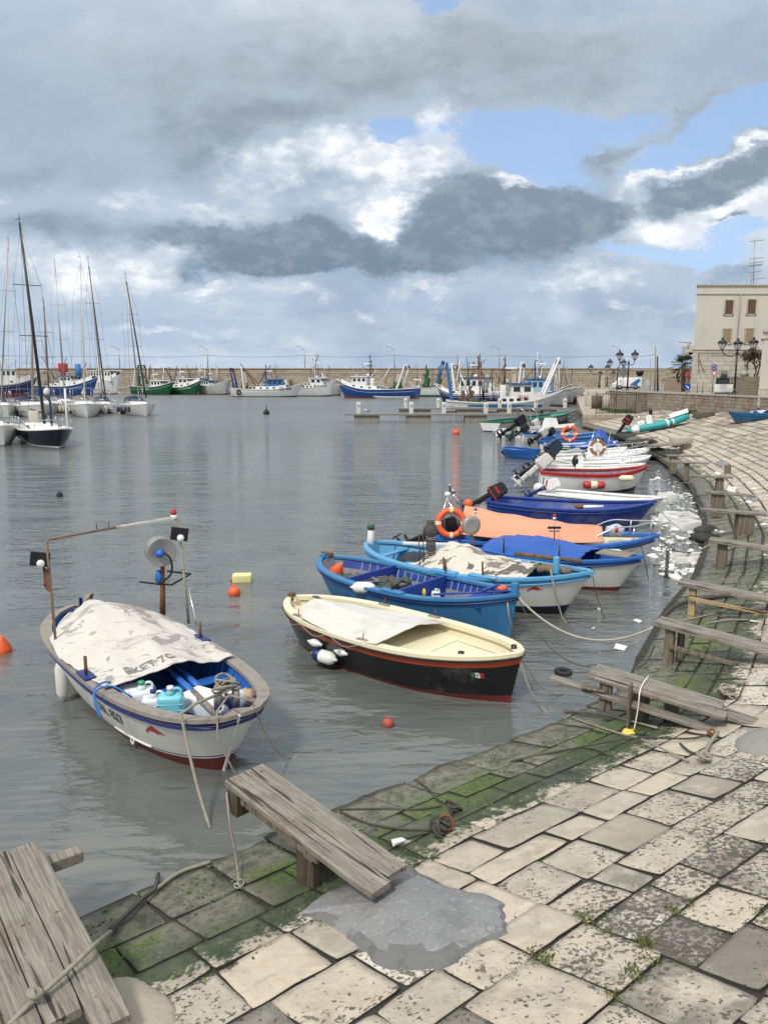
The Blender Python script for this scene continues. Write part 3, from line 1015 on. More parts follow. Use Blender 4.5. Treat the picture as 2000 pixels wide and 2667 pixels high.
# two finger piers with white posts
def pier(label, x0, x1, Y, segs, posts, grp):
    t = thing('finger_pier', label, 'pier', ((x0 + x1) / 2, Y, 0))
    conc = paint('pier_concrete', (.25, .235, .205), .85, .6, (.09, .08, .06), 2, bump=.4)
    mb = MB(); mb.box(((x0 + x1) / 2, Y, .78), (x1 - x0, 1.7, .16), paint('pier_deck_concrete', (.20, .19, .175), .85, .5, (.1, .09, .08), 2)); mb.build('deck', t, True)
    for a, b in segs:
        mb = MB(); mb.box(((a + b) / 2, Y, .2), (b - a, 1.3, .98), conc); mb.build('caisson', t, True)
    for p in posts:
        mb = MB(); mb.bbox((p, Y - .5, 1.45), (.42, .38, 1.2), M_whiteold, .03); mb.box((p, Y - .71, 1.7), (.16, .06, .2), M_metal); mb.build('post', t, True)
    return t


def PX(x, Y, z=0.0):
    d = (x * S - 1000) / FPX
    return d * (Y * math.cos(PITCH) + (EYE - z) * math.sin(PITCH))


pier('nearer concrete finger pier with five white posts on its deck', PX(745, 80), PX(1100, 80), 80.0,
     [(PX(765, 80), PX(820, 80)), (PX(877, 80), PX(930, 80)), (PX(1003, 80), PX(1050, 80))], [PX(q, 80, 1.5) for q in (775, 888, 958, 1048, 1098)], 'g')
pier('farther concrete finger pier with white posts in front of the striped trawler', PX(860, 95), PX(1216, 95), 95.0,
     [(PX(862, 95), PX(930, 95)), (PX(985, 95), PX(1040, 95)), (PX(1075, 95), PX(1150, 95)), (PX(1170, 95), PX(1200, 95))], [PX(q, 95, 1.5) for q in (876, 946, 1078, 1155, 1218)], 'g')
# ================================================================ BOAT BUILDERS
class Hull:
    def __init__(h, L, B, fb=.6, bow=.25, stn=.12, draft=.35, bt=0.0, rake=.35, srake=.25, full=.75, th=.05, flare=.38, sp=3.0, sq=.55):
        h.L, h.B, h.fb, h.bow, h.stn, h.draft, h.bt, h.rake, h.srake, h.full, h.th, h.flare, h.sp, h.sq = L, B, fb, bow, stn, draft, bt, rake, srake, full, th, flare, sp, sq
    def sheer(h, t): return h.fb + h.bow * max(0, t) ** 2.2 + h.stn * max(0, -t) ** 2.2
    def half(h, t):
        t = max(-1, min(1, t))
        if t >= 0: k = max(0, 1 - t ** 2.2) ** h.full
        elif h.bt <= 0: k = max(0, 1 - abs(t) ** h.sp) ** h.sq
        else: k = 1 - (1 - h.bt) * abs(t) ** 2.3
        return h.B / 2 * k
    def keel(h, t): return -h.draft * (1 - max(0, t) ** 7) * (1 - (max(0, -t) ** 8 if h.bt <= 0 else .3 * max(0, -t) ** 3))
    def s(h, t, z):
        k = h.keel(t)
        return max(0, min(1.2, (z - k) / (h.sheer(t) - k)))
    def Y(h, t, z):
        e = h.flare + .8 * max(0, t) ** 3 + (.5 * max(0, -t) ** 3 if h.bt <= 0 else 0)
        return h.half(t) * max(0, h.s(t, z)) ** e
    def X(h, t, z):
        s_ = 1 - h.s(t, z)
        x = t * h.L / 2 - h.rake * s_ * max(0, t) ** 4
        if h.srake: x += h.srake * s_ * max(0, -t) ** 4
        return x
    def P(h, t, z, side, out=0.0): return (h.X(t, z), side * max(0, h.Y(t, z) + out), z)
    def at(h, x, z, side, out=.006):
        lo, hi = -1.0, 1.0
        for _ in range(30):
            m = (lo + hi) / 2
            if h.X(m, z) < x: lo = m
            else: hi = m
        return (x, side * (h.Y(lo, z) + out), z)
    def build(h, t, bottom, sidem, inner, zb=.08, zbb=.0, lines=(), stripes=(), floor=.12, gun=None, gw=.1, gh=.045, gout=.025, strake=None, sz=.12, N=40, name='hull', boot=None):
        """lines: thin bands above the waterline (h, mat); stripes: bands below the sheer, top first (h, mat);
        floor: number or function of t"""
        ts = [-math.cos(math.pi * i / N) for i in range(N + 1)]
        mb = MB()
        ff = floor if callable(floor) else (lambda t_: floor)
        for side in (-1, 1):
            rows = []
            for t_ in ts:
                k, sh = h.keel(t_), h.sheer(t_)
                z0 = min(zb + zbb * max(0, t_) ** 2, sh - .05)
                zr = [k, k + (z0 - k) * .3, k + (z0 - k) * .65, z0]
                z = z0
                for (lh, lm) in lines: z += lh; zr.append(z)
                top = sh - sum(a for a, _ in stripes)
                for i in range(1, 6): zr.append(z + (top - z) * i / 5)
                zz_ = top
                for (lh, lm) in reversed(stripes): zz_ += lh; zr.append(zz_)
                rows.append(zr)
            mats = [bottom] * 3 + [m for _, m in lines] + [sidem] * 5 + [m for _, m in reversed(stripes)]
            n = len(rows[0])
            for j in range(n - 1):
                vs, fs = [], []
                for i, t_ in enumerate(ts):
                    vs.append(h.P(t_, rows[i][j], side)); vs.append(h.P(t_, rows[i][j + 1], side))
                fs = [(2 * i, 2 * i + 2, 2 * i + 3, 2 * i + 1) for i in range(len(ts) - 1)]
                mb.add(vs, fs, mats[j], True)
            if h.bt > 0:      # transom half
                zr = rows[0]
                for j in range(n - 1):
                    a, b = h.P(-1, zr[j], side), h.P(-1, zr[j + 1], side)
                    mb.add([(a[0], 0, a[2]), a, b, (b[0], 0, b[2])], [(0, 1, 2, 3)], mats[j])
        # inside skin and floor
        ti = [-.955 + 1.9 * (.5 - .5 * math.cos(math.pi * i / N)) for i in range(N + 1)]
        M_ = 5
        for side in (-1, 1):
            vs = []
            for t_ in ti:
                f = ff(t_); sh = h.sheer(t_)
                for j in range(M_ + 1):
                    z = sh + (f - sh) * j / M_
                    vs.append((h.X(t_, z), side * max(.001, h.Y(t_, z) - h.th), z))
            mb.add(vs, [(i * (M_ + 1) + j, (i + 1) * (M_ + 1) + j, (i + 1) * (M_ + 1) + j + 1, i * (M_ + 1) + j + 1) for i in range(N) for j in range(M_)], inner, True)
        vs = []
        for t_ in ti:
            f = ff(t_)
            for q in (-1, -.5, 0, .5, 1): vs.append((h.X(t_, f), q * max(.001, h.Y(t_, f) - h.th + .002), f))
        mb.add(vs, [(i * 5 + j, (i + 1) * 5 + j, (i + 1) * 5 + j + 1, i * 5 + j + 1) for i in range(N) for j in range(4)], inner, False)
        for te in (ti[0], ti[-1]):
            f, sh = ff(te), h.sheer(te)
            for j in range(M_):
                za, zc = f + (sh - f) * j / M_, f + (sh - f) * (j + 1) / M_
                ya, yc = max(.001, h.Y(te, za) - h.th), max(.001, h.Y(te, zc) - h.th)
                mb.add([(h.X(te, za), -ya, za), (h.X(te, za), ya, za), (h.X(te, zc), yc, zc), (h.X(te, zc), -yc, zc)], [(0, 1, 2, 3)], inner)
        mb.build(name, t)
        if gun:
            mb = MB()
            for side in (-1, 1):
                vs = []
                for t_ in ts:
                    sh = h.sheer(t_) - .004; b = h.half(t_); x = t_ * h.L / 2
                    o = b + gout; i_ = max(0, b - gw)
                    xo = x + (gout if t_ > .98 else (-gout if t_ < -.98 else 0))
                    xi = x - (gw if t_ > .995 else (0 if t_ > -.995 else -gw))
                    vs += [(xo, side * o, sh - .01), (xi, side * i_, sh - .01), (xi, side * i_, sh + gh), (xo, side * o, sh + gh)]
                fs = []
                for i in range(len(ts) - 1):
                    for j in range(4):
                        k = (j + 1) % 4
                        fs.append((i * 4 + j, i * 4 + k, i * 4 + 4 + k, i * 4 + 4 + j))
                fs += [(0, 1, 2, 3), tuple(range(len(vs) - 4, len(vs)))]
                mb.add(vs, fs, gun)
            if h.bt > 0:
                mb.box((-h.L / 2 + .03, 0, h.sheer(-1) + .02), (.1, h.half(-1) * 2 + .04, .06), gun)
            mb.build('gunwale', t)
        if strake:
            mb = MB()
            for side in (-1, 1):
                mb.tube([(h.X(t_, h.sheer(t_) - sz) + (.01 if t_ > .95 else 0), side * (h.Y(t_, h.sheer(t_) - sz) + .012), h.sheer(t_) - sz) for t_ in ts[1:]], .02, strake, 6)
            mb.build('rubbing_strake', t)
        return h


def boat(name, label, cat, pa, pb_, B, group=None, z=0.0, **kw):
    s_, b_ = Vector(pa), Vector(pb_)
    L = (b_.xy - s_.xy).length
    c = (s_ + b_) / 2
    t = thing(name, label, cat, (c.x, c.y, z), math.atan2(b_.y - s_.y, b_.x - s_.x), group)
    return t, Hull(L, B, **kw)


def loc(t, p):
    "world point in the boat's own frame"
    return tmat(t).inverted() @ Vector(p)


def stem(t, h, mat, top=.0, w=.05):
    mb = MB()
    pts = [(h.X(1, -.1 + (h.sheer(1) + .1 + top) * k / 8) - .012, 0, -.1 + (h.sheer(1) + .1 + top) * k / 8) for k in range(9)]
    vs = []
    for (x, y, z) in pts: vs += [(x - .05, -w / 2, z), (x + .03, -w / 2 * .6, z), (x + .03, w / 2 * .6, z), (x - .05, w / 2, z)]
    mb.add(vs, [(i * 4 + j, i * 4 + (j + 1) % 4, i * 4 + 4 + (j + 1) % 4, i * 4 + 4 + j) for i in range(8) for j in range(4)] + [(0, 1, 2, 3), (32, 33, 34, 35)], mat)
    mb.build('stem_post', t)


def on_side(t, h, px, py, z, side, r):
    "world point against the hull side, r off it, at height z"
    x = loc(t, W(px, py, z)).x
    return tmat(t) @ Vector(h.at(x, z, side, r))


def thwarts(t, h, ts, z, mat, w=.2, th=.035):
    for x in ts:
        mb = MB()
        y = h.Y(x, h.sheer(x) - z) - h.th + .01
        mb.bbox((x * h.L / 2, 0, h.sheer(x) - z), (w, 2 * y, th), mat, .008, n=1)
        mb.build('thwart', t)


def ribs(t, h, n, mat, floor=.12, a=-.75, b=.75, name='rib_row'):
    for side in (-1, 1):
        mb = MB()
        mb.tube([(h.X(a, floor + .05), side * (h.Y(a, floor + .05) - h.th - .012), floor + .05)] + [(h.X(a + (b - a) * k / 12, floor + .05), side * (h.Y(a + (b - a) * k / 12, floor + .05) - h.th - .012), floor + .05) for k in range(1, 13)], .014, mat, 4, smooth=False)
        for i in range(n):
            t_ = a + (b - a) * i / (n - 1)
            pts = []
            for j in range(6):
                z = floor + (h.sheer(t_) - .02 - floor) * j / 5
                pts.append((h.X(t_, z), side * (h.Y(t_, z) - h.th - .012), z))
            mb.tube(pts, .018, mat, 4, smooth=False)
        mb.build(name, t)


def outboard(t, x, y, z, tilt, mat, s=1.0, legm=None, name='outboard_motor', yaw=0.0, trim=None):
    "motor clamped on the transom, its cowling and propeller as sub-parts; tilt in degrees swings the leg aft and up"
    legm = legm or M_black
    M = Matrix.Translation((x, y, z)) @ Matrix.Rotation(yaw, 4, 'Z') @ Matrix.Rotation(R(tilt), 4, 'Y') @ Matrix.Scale(s, 4)
    mb = MB()
    mb.bbox((-.12, 0, -.12), (.16, .12, .5), legm, .03, M=M)
    mb.bbox((-.15, 0, -.55), (.13, .06, .55), legm, .02, M=M)
    mb.bbox((-.19, 0, -.60), (.34, .19, .015), legm, .004, M=M, n=1)
    mb.lathe([(.0, -.2), (.04, -.16), (.05, 0), (.045, .14), (.02, .22)], legm, 10, M @ Matrix.Translation((-.16, 0, -.78)) @ Matrix.Rotation(R(-90), 4, 'Y'))
    mb.add([(-.1, 0, -.8), (-.2, 0, -.8), (-.17, 0, -.95), (-.1, .012, -.8), (-.2, .012, -.8), (-.17, .012, -.95)], [(0, 1, 2), (3, 5, 4), (0, 3, 4, 1), (1, 4, 5, 2), (2, 5, 3, 0)], legm, False, M)
    mb.box((.03, 0, -.08), (.1, .2, .22), M_metal, M=M)
    o = mb.build(name, t)
    mb = MB()
    bm = bmesh.new(); bmesh.ops.create_cube(bm, size=1)
    for v in bm.verts:
        k = .82 if v.co.z > 0 else 1
        v.co = Vector((v.co.x * .44 * k + (.03 if v.co.z > 0 else 0), v.co.y * .27 * k, v.co.z * .50))
    bmesh.ops.bevel(bm, geom=bm.edges[:], offset=.045, segments=2, affect='EDGES')
    bm.verts.index_update()
    mb.add([v.co[:] for v in bm.verts], [[v.index for v in f.verts] for f in bm.faces], mat, False, M @ Matrix.Translation((-.10, 0, .34)))
    bm.free()
    if trim:
        mb.bbox((-.10, 0, .17), (.47, .31, .035), trim, .01, M=M)
        for sd in (-1, 1): mb.box((-.12, sd * .135, .36), (.24, .02, .07), trim, M=M)
    mb.build('cowling', o)
    mb = MB()
    for k in range(3):
        a = k * 2 * math.pi / 3
        mb.ball((0, 0, .075), .06, legm, (.22, .75, 1.15), 8, M=M @ Matrix.Translation((-.40, 0, -.78)) @ Matrix.Rotation(a, 4, 'X') @ Matrix.Rotation(.5, 4, 'Z'))
    mb.build('propeller', o)
    return o


def cloth(mb, fn, nu, nv, mat, th=.012):
    "closed sheet of cloth"
    top = [Vector(fn(i / nu, j / nv)) for i in range(nu + 1) for j in range(nv + 1)]
    w = nv + 1
    bot = [p - Vector((0, 0, th)) for p in top]
    n = len(top)
    fs = []
    for i in range(nu):
        for j in range(nv):
            a = (i * w + j, (i + 1) * w + j, (i + 1) * w + j + 1, i * w + j + 1)
            fs.append(a); fs.append(tuple(n + k for k in reversed(a)))
    for j in range(nv):
        fs.append((j, j + 1, n + j + 1, n + j)); k = nu * w
        fs.append((k + j, n + k + j, n + k + j + 1, k + j + 1))
    for i in range(nu):
        a, b = i * w, (i + 1) * w
        fs.append((a, n + a, n + b, b)); fs.append((a + nv, b + nv, n + b + nv, n + a + nv))
    mb.add(top + bot, fs, mat, True)


def fender(p, label, group=None, vertical=True, r=.09, l=.5, mat=None, endm=None, az=0, name='fender', tie=None, cat='fender'):
    mat = mat or M_white
    mb = MB()
    prof = [(.0, -l / 2 - .02), (.02, -l / 2 - .02), (.025, -l / 2 + .02), (r * .7, -l / 2 + .05), (r, -l / 2 + .12), (r, l / 2 - .12), (r * .7, l / 2 - .05), (.025, l / 2 - .02), (.02, l / 2 + .02), (0, l / 2 + .02)]
    M = Matrix.Identity(4) if vertical else Matrix.Rotation(az, 4, 'Z') @ Matrix.Rotation(R(90), 4, 'Y')
    lo = l / 2 + .02 if vertical else r
    M = Matrix.Translation((0, 0, lo)) @ M
    mb.lathe(prof, mat, 16, M)
    if endm: mb.lathe([(r * .71 + .003, -l / 2 + .045), (r + .003, -l / 2 + .115), (r + .003, -l / 2 + .2), (r - .01, -l / 2 + .2)], endm, 16, M)
    t = thing(name, label, cat, (p[0], p[1], p[2]), 0, group)
    mb.build('body', t)
    if tie is not None:
        m2 = MB(); m2.tube(sag((p[0], p[1], p[2] + 2 * lo), tie, .02, 4), .007, M_rope, 5); m2.build('lanyard', t, True)
    return t


def rope(pts, label, r=.012, mat=None, name='mooring_rope', group=None, n=7, cat='rope'):
    mb = MB(); mb.tube(pts, r, mat or M_rope, 6)
    return one(name, mb, label, cat, group)


def knot(mb, c, s, mat, n=4, seed=0, r=.012):
    rnd = random.Random(seed)
    for k in range(n):
        M = Matrix.Translation((c[0] + rnd.uniform(-.3, .3) * s, c[1] + rnd.uniform(-.3, .3) * s, c[2] + rnd.uniform(0, .5) * s)) @ Matrix.Rotation(rnd.uniform(0, 3), 4, 'Z') @ Matrix.Rotation(rnd.uniform(.2, 1.3), 4, 'X')
        mb.torus(s * rnd.uniform(.35, .6), r, mat, M, 14, 6)


def lifebuoy(t_or_none, c, rad, M, label=None, name='lifebuoy', mat=None, parent=None, cat='lifebuoy'):
    mb = MB(); mb.torus(rad, rad * .25, mat or M_orange, M, 28, 10)
    if parent is None:
        t = thing(name, label, cat, c); mb.build('ring', t)
        tgt = t
    else: tgt = mb.build(name, parent)
    for k in range(4):
        mb = MB(); mb.torus(rad, rad * .262, paint('buoy_tape', (.75, .66, .45), .5), M, 3, 10, k * math.pi / 2 - .13, k * math.pi / 2 + .13)
        mb.build('tape', tgt)
    return tgt


# ================================================================ BOAT 1: white boat 2BL 827, open, with arch and net hauler
t1, h = boat('fishing_boat', 'white wooden fishing boat numbered 2BL 827 with blue stripe, pipe arch and net hauler', 'boat',
             (-5.02, 12.2, 0), (-1.60, 7.99, 0), 1.88, fb=.72, bow=.10, stn=.08, draft=.35, rake=.42, srake=.2, th=.06, full=.38, sp=3.6, sq=.52)
h1 = h


def fl1(t_): return .26 if t_ < .5 else (.26 + .20 * min(1, (t_ - .5) / .03) if t_ < .86 else .46 + .18 * min(1, (t_ - .86) / .05))
M_b1side = paint('cream_white_topside', (.66, .66, .62), .45, .6, (.36, .34, .28), 2, streak=.3)
h.build(t1, M_antifoul, M_b1side, M_blue, zb=.07, zbb=.16, lines=((.02, M_white), (.018, M_navy)), stripes=((.075, M_navy), (.012, M_white)), floor=fl1, gun=M_gunwood, gw=.14, gh=.04, gout=.03, strake=M_navy, sz=.10)
thwarts(t1, h, (-.55, -.1, .38), .16, M_blue)
ribs(t1, h, 14, M_blue)
text_mesh('2BL 827', .22, M_black, lambda x, y: h1.at(.88 + x, .37 + y, -1, .01), 'registration_number', t1, bold=.003, width=.95, sub=1)
# small red leaping dolphin on the bow
mb = MB()
dol = [(-.16, -.03), (-.12, .0), (-.05, .055), (0, .065), (.02, .10), (.05, .06), (.12, .02), (.17, -.012), (.12, -.008), (.06, -.008), (.04, -.04), (.02, -.01), (-.06, -.005), (-.12, -.03), (-.155, -.075)]
mb.add([h1.at(1.85 + x, .50 + y, -1, .008) for x, y in dol], [tuple(range(len(dol)))], M_red)
mb.build('dolphin_emblem', t1)
mb = MB()
mb.tube([h1.at(x, .17, -1, .012) for x in (.75, 1.0, 1.2, 1.4, 1.55)], .012, M_white, 5)
mb.torus(.05, .012, M_white, Matrix.Translation(h1.at(1.15, .13, -1, .02)) @ Matrix.Rotation(R(90), 4, 'X'), 14, 6)
mb.build('side_fitting', t1)
stem(t1, h, M_white)
mb = MB(); mb.box((-2.62, 0, .55), (.05, .045, .85), M_navy, ry=.1); mb.build('rudder', t1)
for i, (dx, dy) in enumerate(((2.50, .08), (2.45, -.12))):
    mb = MB(); mb.cyl((dx, dy, .84), (dx, dy, 1.05), .045, M_metal); mb.cyl((dx, dy, 1.05), (dx, dy, 1.075), .06, M_metal); mb.build('bollard', t1)
for t_, sd in ((.12, -1), (-.02, 1)):
    p = (t_ * h.L / 2, sd * (h.half(t_) - .06), h.sheer(t_))
    mb = MB(); mb.bbox((p[0], p[1], p[2] + .05), (.36, .15, .04), M_navy, .01); mb.cyl((p[0], p[1], p[2] + .05), (p[0], p[1], p[2] + .3), .022, M_woodbrown); mb.build('thole_pin', t1)
# arch of pipes
bl = W(122, 1392, .74); br = W(408, 1340, .74)
tl, tr = V(101, 1165, bl.y), V(386, 1122, br.y)
pipe = [bl - Vector((0, 0, .25)), bl.lerp(tl, .5), tl - Vector((0, 0, .04)), tl + Vector((.04, .01, .0)), tl.lerp(tr, .5) + Vector((0, 0, .02)), tr + Vector((-.06, 0, .03)), tr + Vector((0, 0, -.03)), tr.lerp(br, .5), br - Vector((0, 0, .05))]
arch = MB(); arch.tube(pipe[:5], .021, paint('brown_pipe', (.20, .15, .11), .6, .6, (.10, .05, .03), 9), 8); arch.tube(pipe[4:], .021, paint('worn_pipe', (.34, .31, .27), .5, .6, (.15, .09, .05), 9), 8)
mid = tl.lerp(tr, .45)
arch.tube([mid + Vector((0, 0, .12)), mid], .006, M_black, 4)
mid2 = tl.lerp(tr, .36); arch.tube([mid2 + Vector((0, 0, .12)), mid2], .006, M_black, 4)
for k in range(40):
    a = tl.lerp(tr, .55 + k * .0105)
    arch.torus(.026, .004, M_white, Matrix.Translation(a + Vector((0, 0, .02))) @ Matrix.Rotation(R(70), 4, 'Y'), 8, 4)
arch_o = arch.build('pipe_arch', t1, True)
for p in (tl + Vector((-.1, -.02, -.28)), tr + Vector((.02, -.05, -.22))):
    mb = MB(); mb.box(p, (.26, .03, .2), M_black, rz=.2, ry=.15); mb.ball(p + Vector((.03, -.06, -.05)), .055, M_white); mb.build('deck_light', t1, True)
p = V(376, 1112, tr.y)
mb = MB(); mb.cyl(p - Vector((0, 0, .06)), p, .05, M_white, n=14); mb.build('beacon_base', t1, True)
mb = MB(); mb.lathe([(.045, 0), (.042, .05), (.03, .09), (0, .1)], M_red, 14, Matrix.Translation(p)); mb.build('beacon', t1, True)
mb = MB()
cl = tl + Vector((-.02, -.03, -.35))
cloth(mb, lambda u, v: cl + Vector((.08 * u - .05, .02 * math.sin(u * 9), -.32 * v - .1 * u)), 5, 5, paint('faded_flag', (.30, .12, .10), .8, .4, (.1, .2, .12)), .004)
mb.build('flag', t1, True)
mb = MB(); mb.tube([br + Vector((.02, 0, .5)), br + Vector((.10, -.1, .25)), br + Vector((.2, -.3, .02))], .014, M_steel, 6); mb.build('brace', t1, True)
# net hauler
pb = W(350, 1322, .66); pt = V(352, 1208, pb.y)
mb = MB(); mb.tube([pb - Vector((0, 0, .3)), pt], [.055, .035], M_rust, 8); ho = mb.build('net_hauler', t1, True)
dc = V(347, 1190, pb.y)
MD = Matrix.Translation(dc) @ Matrix.Rotation(R(28), 4, 'Z') @ Matrix.Rotation(R(90), 4, 'X')
mb = MB(); mb.lathe([(.0, -.13), (.12, -.13), (.235, -.12), (.235, -.05), (.20, -.01), (.20, .04), (.235, .07), (.235, .14), (.225, .14), (.15, .11), (.0, .11)], paint('grey_drum', (.30, .30, .29), .5, .4, (.12, .12, .12), 6, metal=.4), 28, MD); mb.build('drum', ho, True)
mb = MB(); mb.ball(dc + Vector((.05, -.2, .0)), .085, M_blue, (1, .8, .8), 10, .25, 2); mb.ball(V(345, 1247, pb.y) + Vector((0, -.03, 0)), .08, M_blue, (.8, .8, 1.5), 10, .3, 5); mb.build('blue_wrapping', ho, True)
mb = MB(); mb.tube(smooth_path([dc + Vector((.1, -.22, .04)), dc + Vector((.22, -.2, -.1)), dc + Vector((.2, -.16, -.35)), dc + Vector((0, -.1, -.52))]), .018, M_rubber, 7); mb.build('hose', ho, True)
yb = pb.y
mb = MB(); mb.tube([V(303, 1257, yb + .3), V(345, 1262, yb), V(372, 1263, yb - .1), V(412, 1240, yb + .3), V(362, 1234, yb + .5)], .018, M_black, 6)
mb.tube([V(303, 1257, yb + .3), V(330, 1260, yb + .1)], .018, M_black, 6); mb.build('guide_frame', ho, True)
# tarp over the after half
M_tarp = MATS.get('tarp1')


def tarp_mat(name, col, mark, mcol, scale=2.2, thr=.6, rough=.75):
    m, q, b = base_mat(name)
    tc = q.new('ShaderNodeTexCoord').outputs['Object']
    n1 = q.noise(tc, scale, 5, .55, 1.0); n2 = q.noise(tc, 1.2, 8, .65); n3 = q.noise(tc, 30, 4, .6)
    mk = q.m('MULTIPLY', q.step(n1, thr, thr + .02), q.step(n2, .46, .5))
    mk2 = q.m('MULTIPLY', q.step(q.noise(q.map(tc, (1, 3, 1)), scale * 1.6, 3, .5, .6), thr + .03, thr + .05), .8)
    c = q.mix(q.m('MULTIPLY', q.step(n2, .5, .75), .5), col, tuple(k * .62 for k in col))
    c = q.mix(q.m('MULTIPLY', q.m('MAXIMUM', mk, mk2), mark), c, mcol)
    c = q.mix(q.m('MULTIPLY', n3, .15), c, (.2, .18, .15))
    q.put(b.inputs['Base Color'], c); b.inputs['Roughness'].default_value = rough; b.inputs['Specular IOR Level'].default_value = .25
    bn = q.new('ShaderNodeBump'); bn.inputs['Strength'].default_value = .5; bn.inputs['Distance'].default_value = .03
    q.put(bn.inputs['Height'], q.m('ADD', q.noise(q.map(tc, (1, 2, 1)), 3, 6, .6, 1.5), q.m('MULTIPLY', n3, .1))); q.put(b.inputs['Normal'], bn.outputs[0])
    MATS[name] = m
    return m


M_tarp1 = tarp_mat('printed_canvas', (.58, .55, .50), .7, (.20, .18, .16))
T1 = tmat(t1)


def tarp1(u, v):
    x = -2.02 + 2.97 * u + .22 * math.sin(3 * v) * (u > .6) * (u - .6)
    q = 2 * v - 1
    tt = x / (h1.L / 2)
    wdt = h1.half(tt) * (.96 - 1.5 * max(0, .22 - u) - .04 * math.sin(9 * u)) + .015
    crown = .25 * math.exp(-((u - .22) / .30) ** 2) + .10 + .1 * math.exp(-((u - .75) / .2) ** 2) * (1 - abs(q))
    z = h1.sheer(tt) + .05 + crown * (1 - abs(q) ** 1.5)
    z += .05 * noise.noise(Vector((x * 2.2, q * 2.5, 0))) + .026 * noise.noise(Vector((x * 6, q * 6, 4))) + .016 * abs(noise.noise(Vector((x * 4 + q * 3, q * 2 - x, 8)))) + .02 * math.sin(7 * q + x * 2) * (1 - abs(q))
    if u > .93 and q > -.9: z += .02 * math.sin(q * 8)
    return T1 @ Vector((x, q * wdt, z))


mb = MB(); cloth(mb, tarp1, 56, 48, M_tarp1)
tp = one('canvas_tarp', mb, 'off-white printed canvas tarp stretched over the back half of the 2BL 827 boat', 'tarp')


def on_tarp(x, y):
    u, v = .94 - y, .1 + x
    p = tarp1(max(0, min(1, u)), max(0, min(1, v)))
    return p + Vector((0, 0, .008))


text_mesh('EKET 7C', .16, paint('faded_print', (.2, .19, .18), .8), lambda x, y: on_tarp(x * .62 + .28, y * .5), 'faded_lettering', tp, True, bold=.004, sub=1)


def bw(x, y, z=0): return T1 @ Vector((x * .975, y * .93, z + (.13 if z > .2 else 0)))


# things lying in the open bow
def oar(a, b, label):
    t = thing('oar', label, 'oar', (a.x, a.y, a.z), 0, 'oars in the white boat')
    mb = MB(); mb.tube([a, a.lerp(b, .6)], [.035, .05], M_blue, 8, flat=.75); mb.build('blue_shaft', t, True)
    mb = MB(); mb.tube([a.lerp(b, .6), a.lerp(b, .85), b], [.047, .04, .028], M_wood, 8); mb.build('bare_handle', t, True)


oar(W(358, 1438, .66), W(468, 1545, .70), 'left one of two oars with blue paint and bare wood handle, in the white boat')
oar(W(378, 1432, .67), W(475, 1530, .60), 'right one of two oars with blue paint and bare wood handle, in the white boat')


def foam_box(c, d, rz, label, name='foam_box', lid=False, tilt=0, group=None, cat='foam box'):
    mb = MB(); w = .03
    x, y, z = d
    T = Matrix.Translation((0, 0, z / 2)) @ Matrix.Rotation(tilt, 4, 'X')
    mb.bbox((0, 0, -z / 2 + w / 2), (x, y, w), M_foam, .012, M=T)
    for sx in (-1, 1): mb.bbox((sx * (x / 2 - w / 2), 0, 0), (w, y, z), M_foam, .012, M=T)
    for sy in (-1, 1): mb.bbox((0, sy * (y / 2 - w / 2), 0), (x - 2 * w + .01, w, z - .004), M_foam, .012, M=T)
    if lid: mb.bbox((0, 0, z / 2 - .01), (x - .02, y - .02, .05), M_foam, .015, M=T)
    return one(name, mb, label, cat, group, loc=c, rz=rz)


foam_box(bw(1.75, .12, .36), (.62, .34, .2), R(-30), 'white foam box under the oars in the white boat', lid=True)


def jug(p, col, label, rz=0, s=1.0, cap=None, lying=False, name='jerrycan', cat='jerrycan', grp=None):
    t = thing(name, label, cat, p, rz, grp)
    M = Matrix.Scale(s, 4) if not lying else Matrix.Translation((0, 0, .09 * s)) @ Matrix.Rotation(R(86), 4, 'X') @ Matrix.Translation((0, 0, -.15 * s)) @ Matrix.Scale(s, 4)
    mb = MB()
    mb.bbox((0, 0, .13), (.24, .17, .26), col, .05, M=M, n=4)
    for k in range(3): mb.bbox((0, 0, .06 + k * .06), (.245, .175, .012), col, .006, M=M)
    mb.lathe([(.06, .25), (.03, .29), (.028, .31)], col, 12, M)
    mb.torus(.045, .014, col, M @ Matrix.Translation((.06, 0, .27)) @ Matrix.Rotation(R(90), 4, 'X'), 12, 6)
    mb.build('body', t)
    mb = MB(); mb.lathe([(.033, .305), (.033, .335), (0, .335)], cap or M_white, 12, M); mb.build('cap', t)
    return t


M_plwhite = paint('milky_plastic', (.68, .72, .74), .35, .1)
M_plcyan = paint('cyan_plastic', (.18, .52, .58), .25, .1)
M_plblue = paint('blue_plastic', (.08, .30, .60), .3, .1)
jug(bw(1.18, -.52, .30), M_plwhite, 'white plastic can with green cap at the left side of the white boat bow', R(30), 1.25, paint('green_cap', (.02, .3, .12), .4))
jug(bw(1.45, -.48, .30), M_plwhite, 'white plastic can with dark blue cap beside the cyan one in the white boat', R(10), 1.15, M_navy)
jug(bw(1.70, -.36, .36), M_plcyan, 'translucent cyan water can in the bow of the white boat', R(5), 1.25)
jug(bw(.92, -.55, .36), M_plwhite, 'white plastic can lying down beside the tarp edge in the white boat', R(-50), 1.25, lying=True)
jug(bw(1.02, -.36, .30), M_plblue, 'pale blue bottle leaning between the white cans in the boat bow', R(40), .8, M_navy, name='water_bottle', cat='bottle')
fender(bw(2.28, .18, .50), 'white fender with dark blue end lying in the bow of the 2BL 827 boat', vertical=False, r=.125, l=.52, mat=M_white, endm=M_navy, az=R(75))
mb = MB(); c_ = bw(2.0, .62, .50)
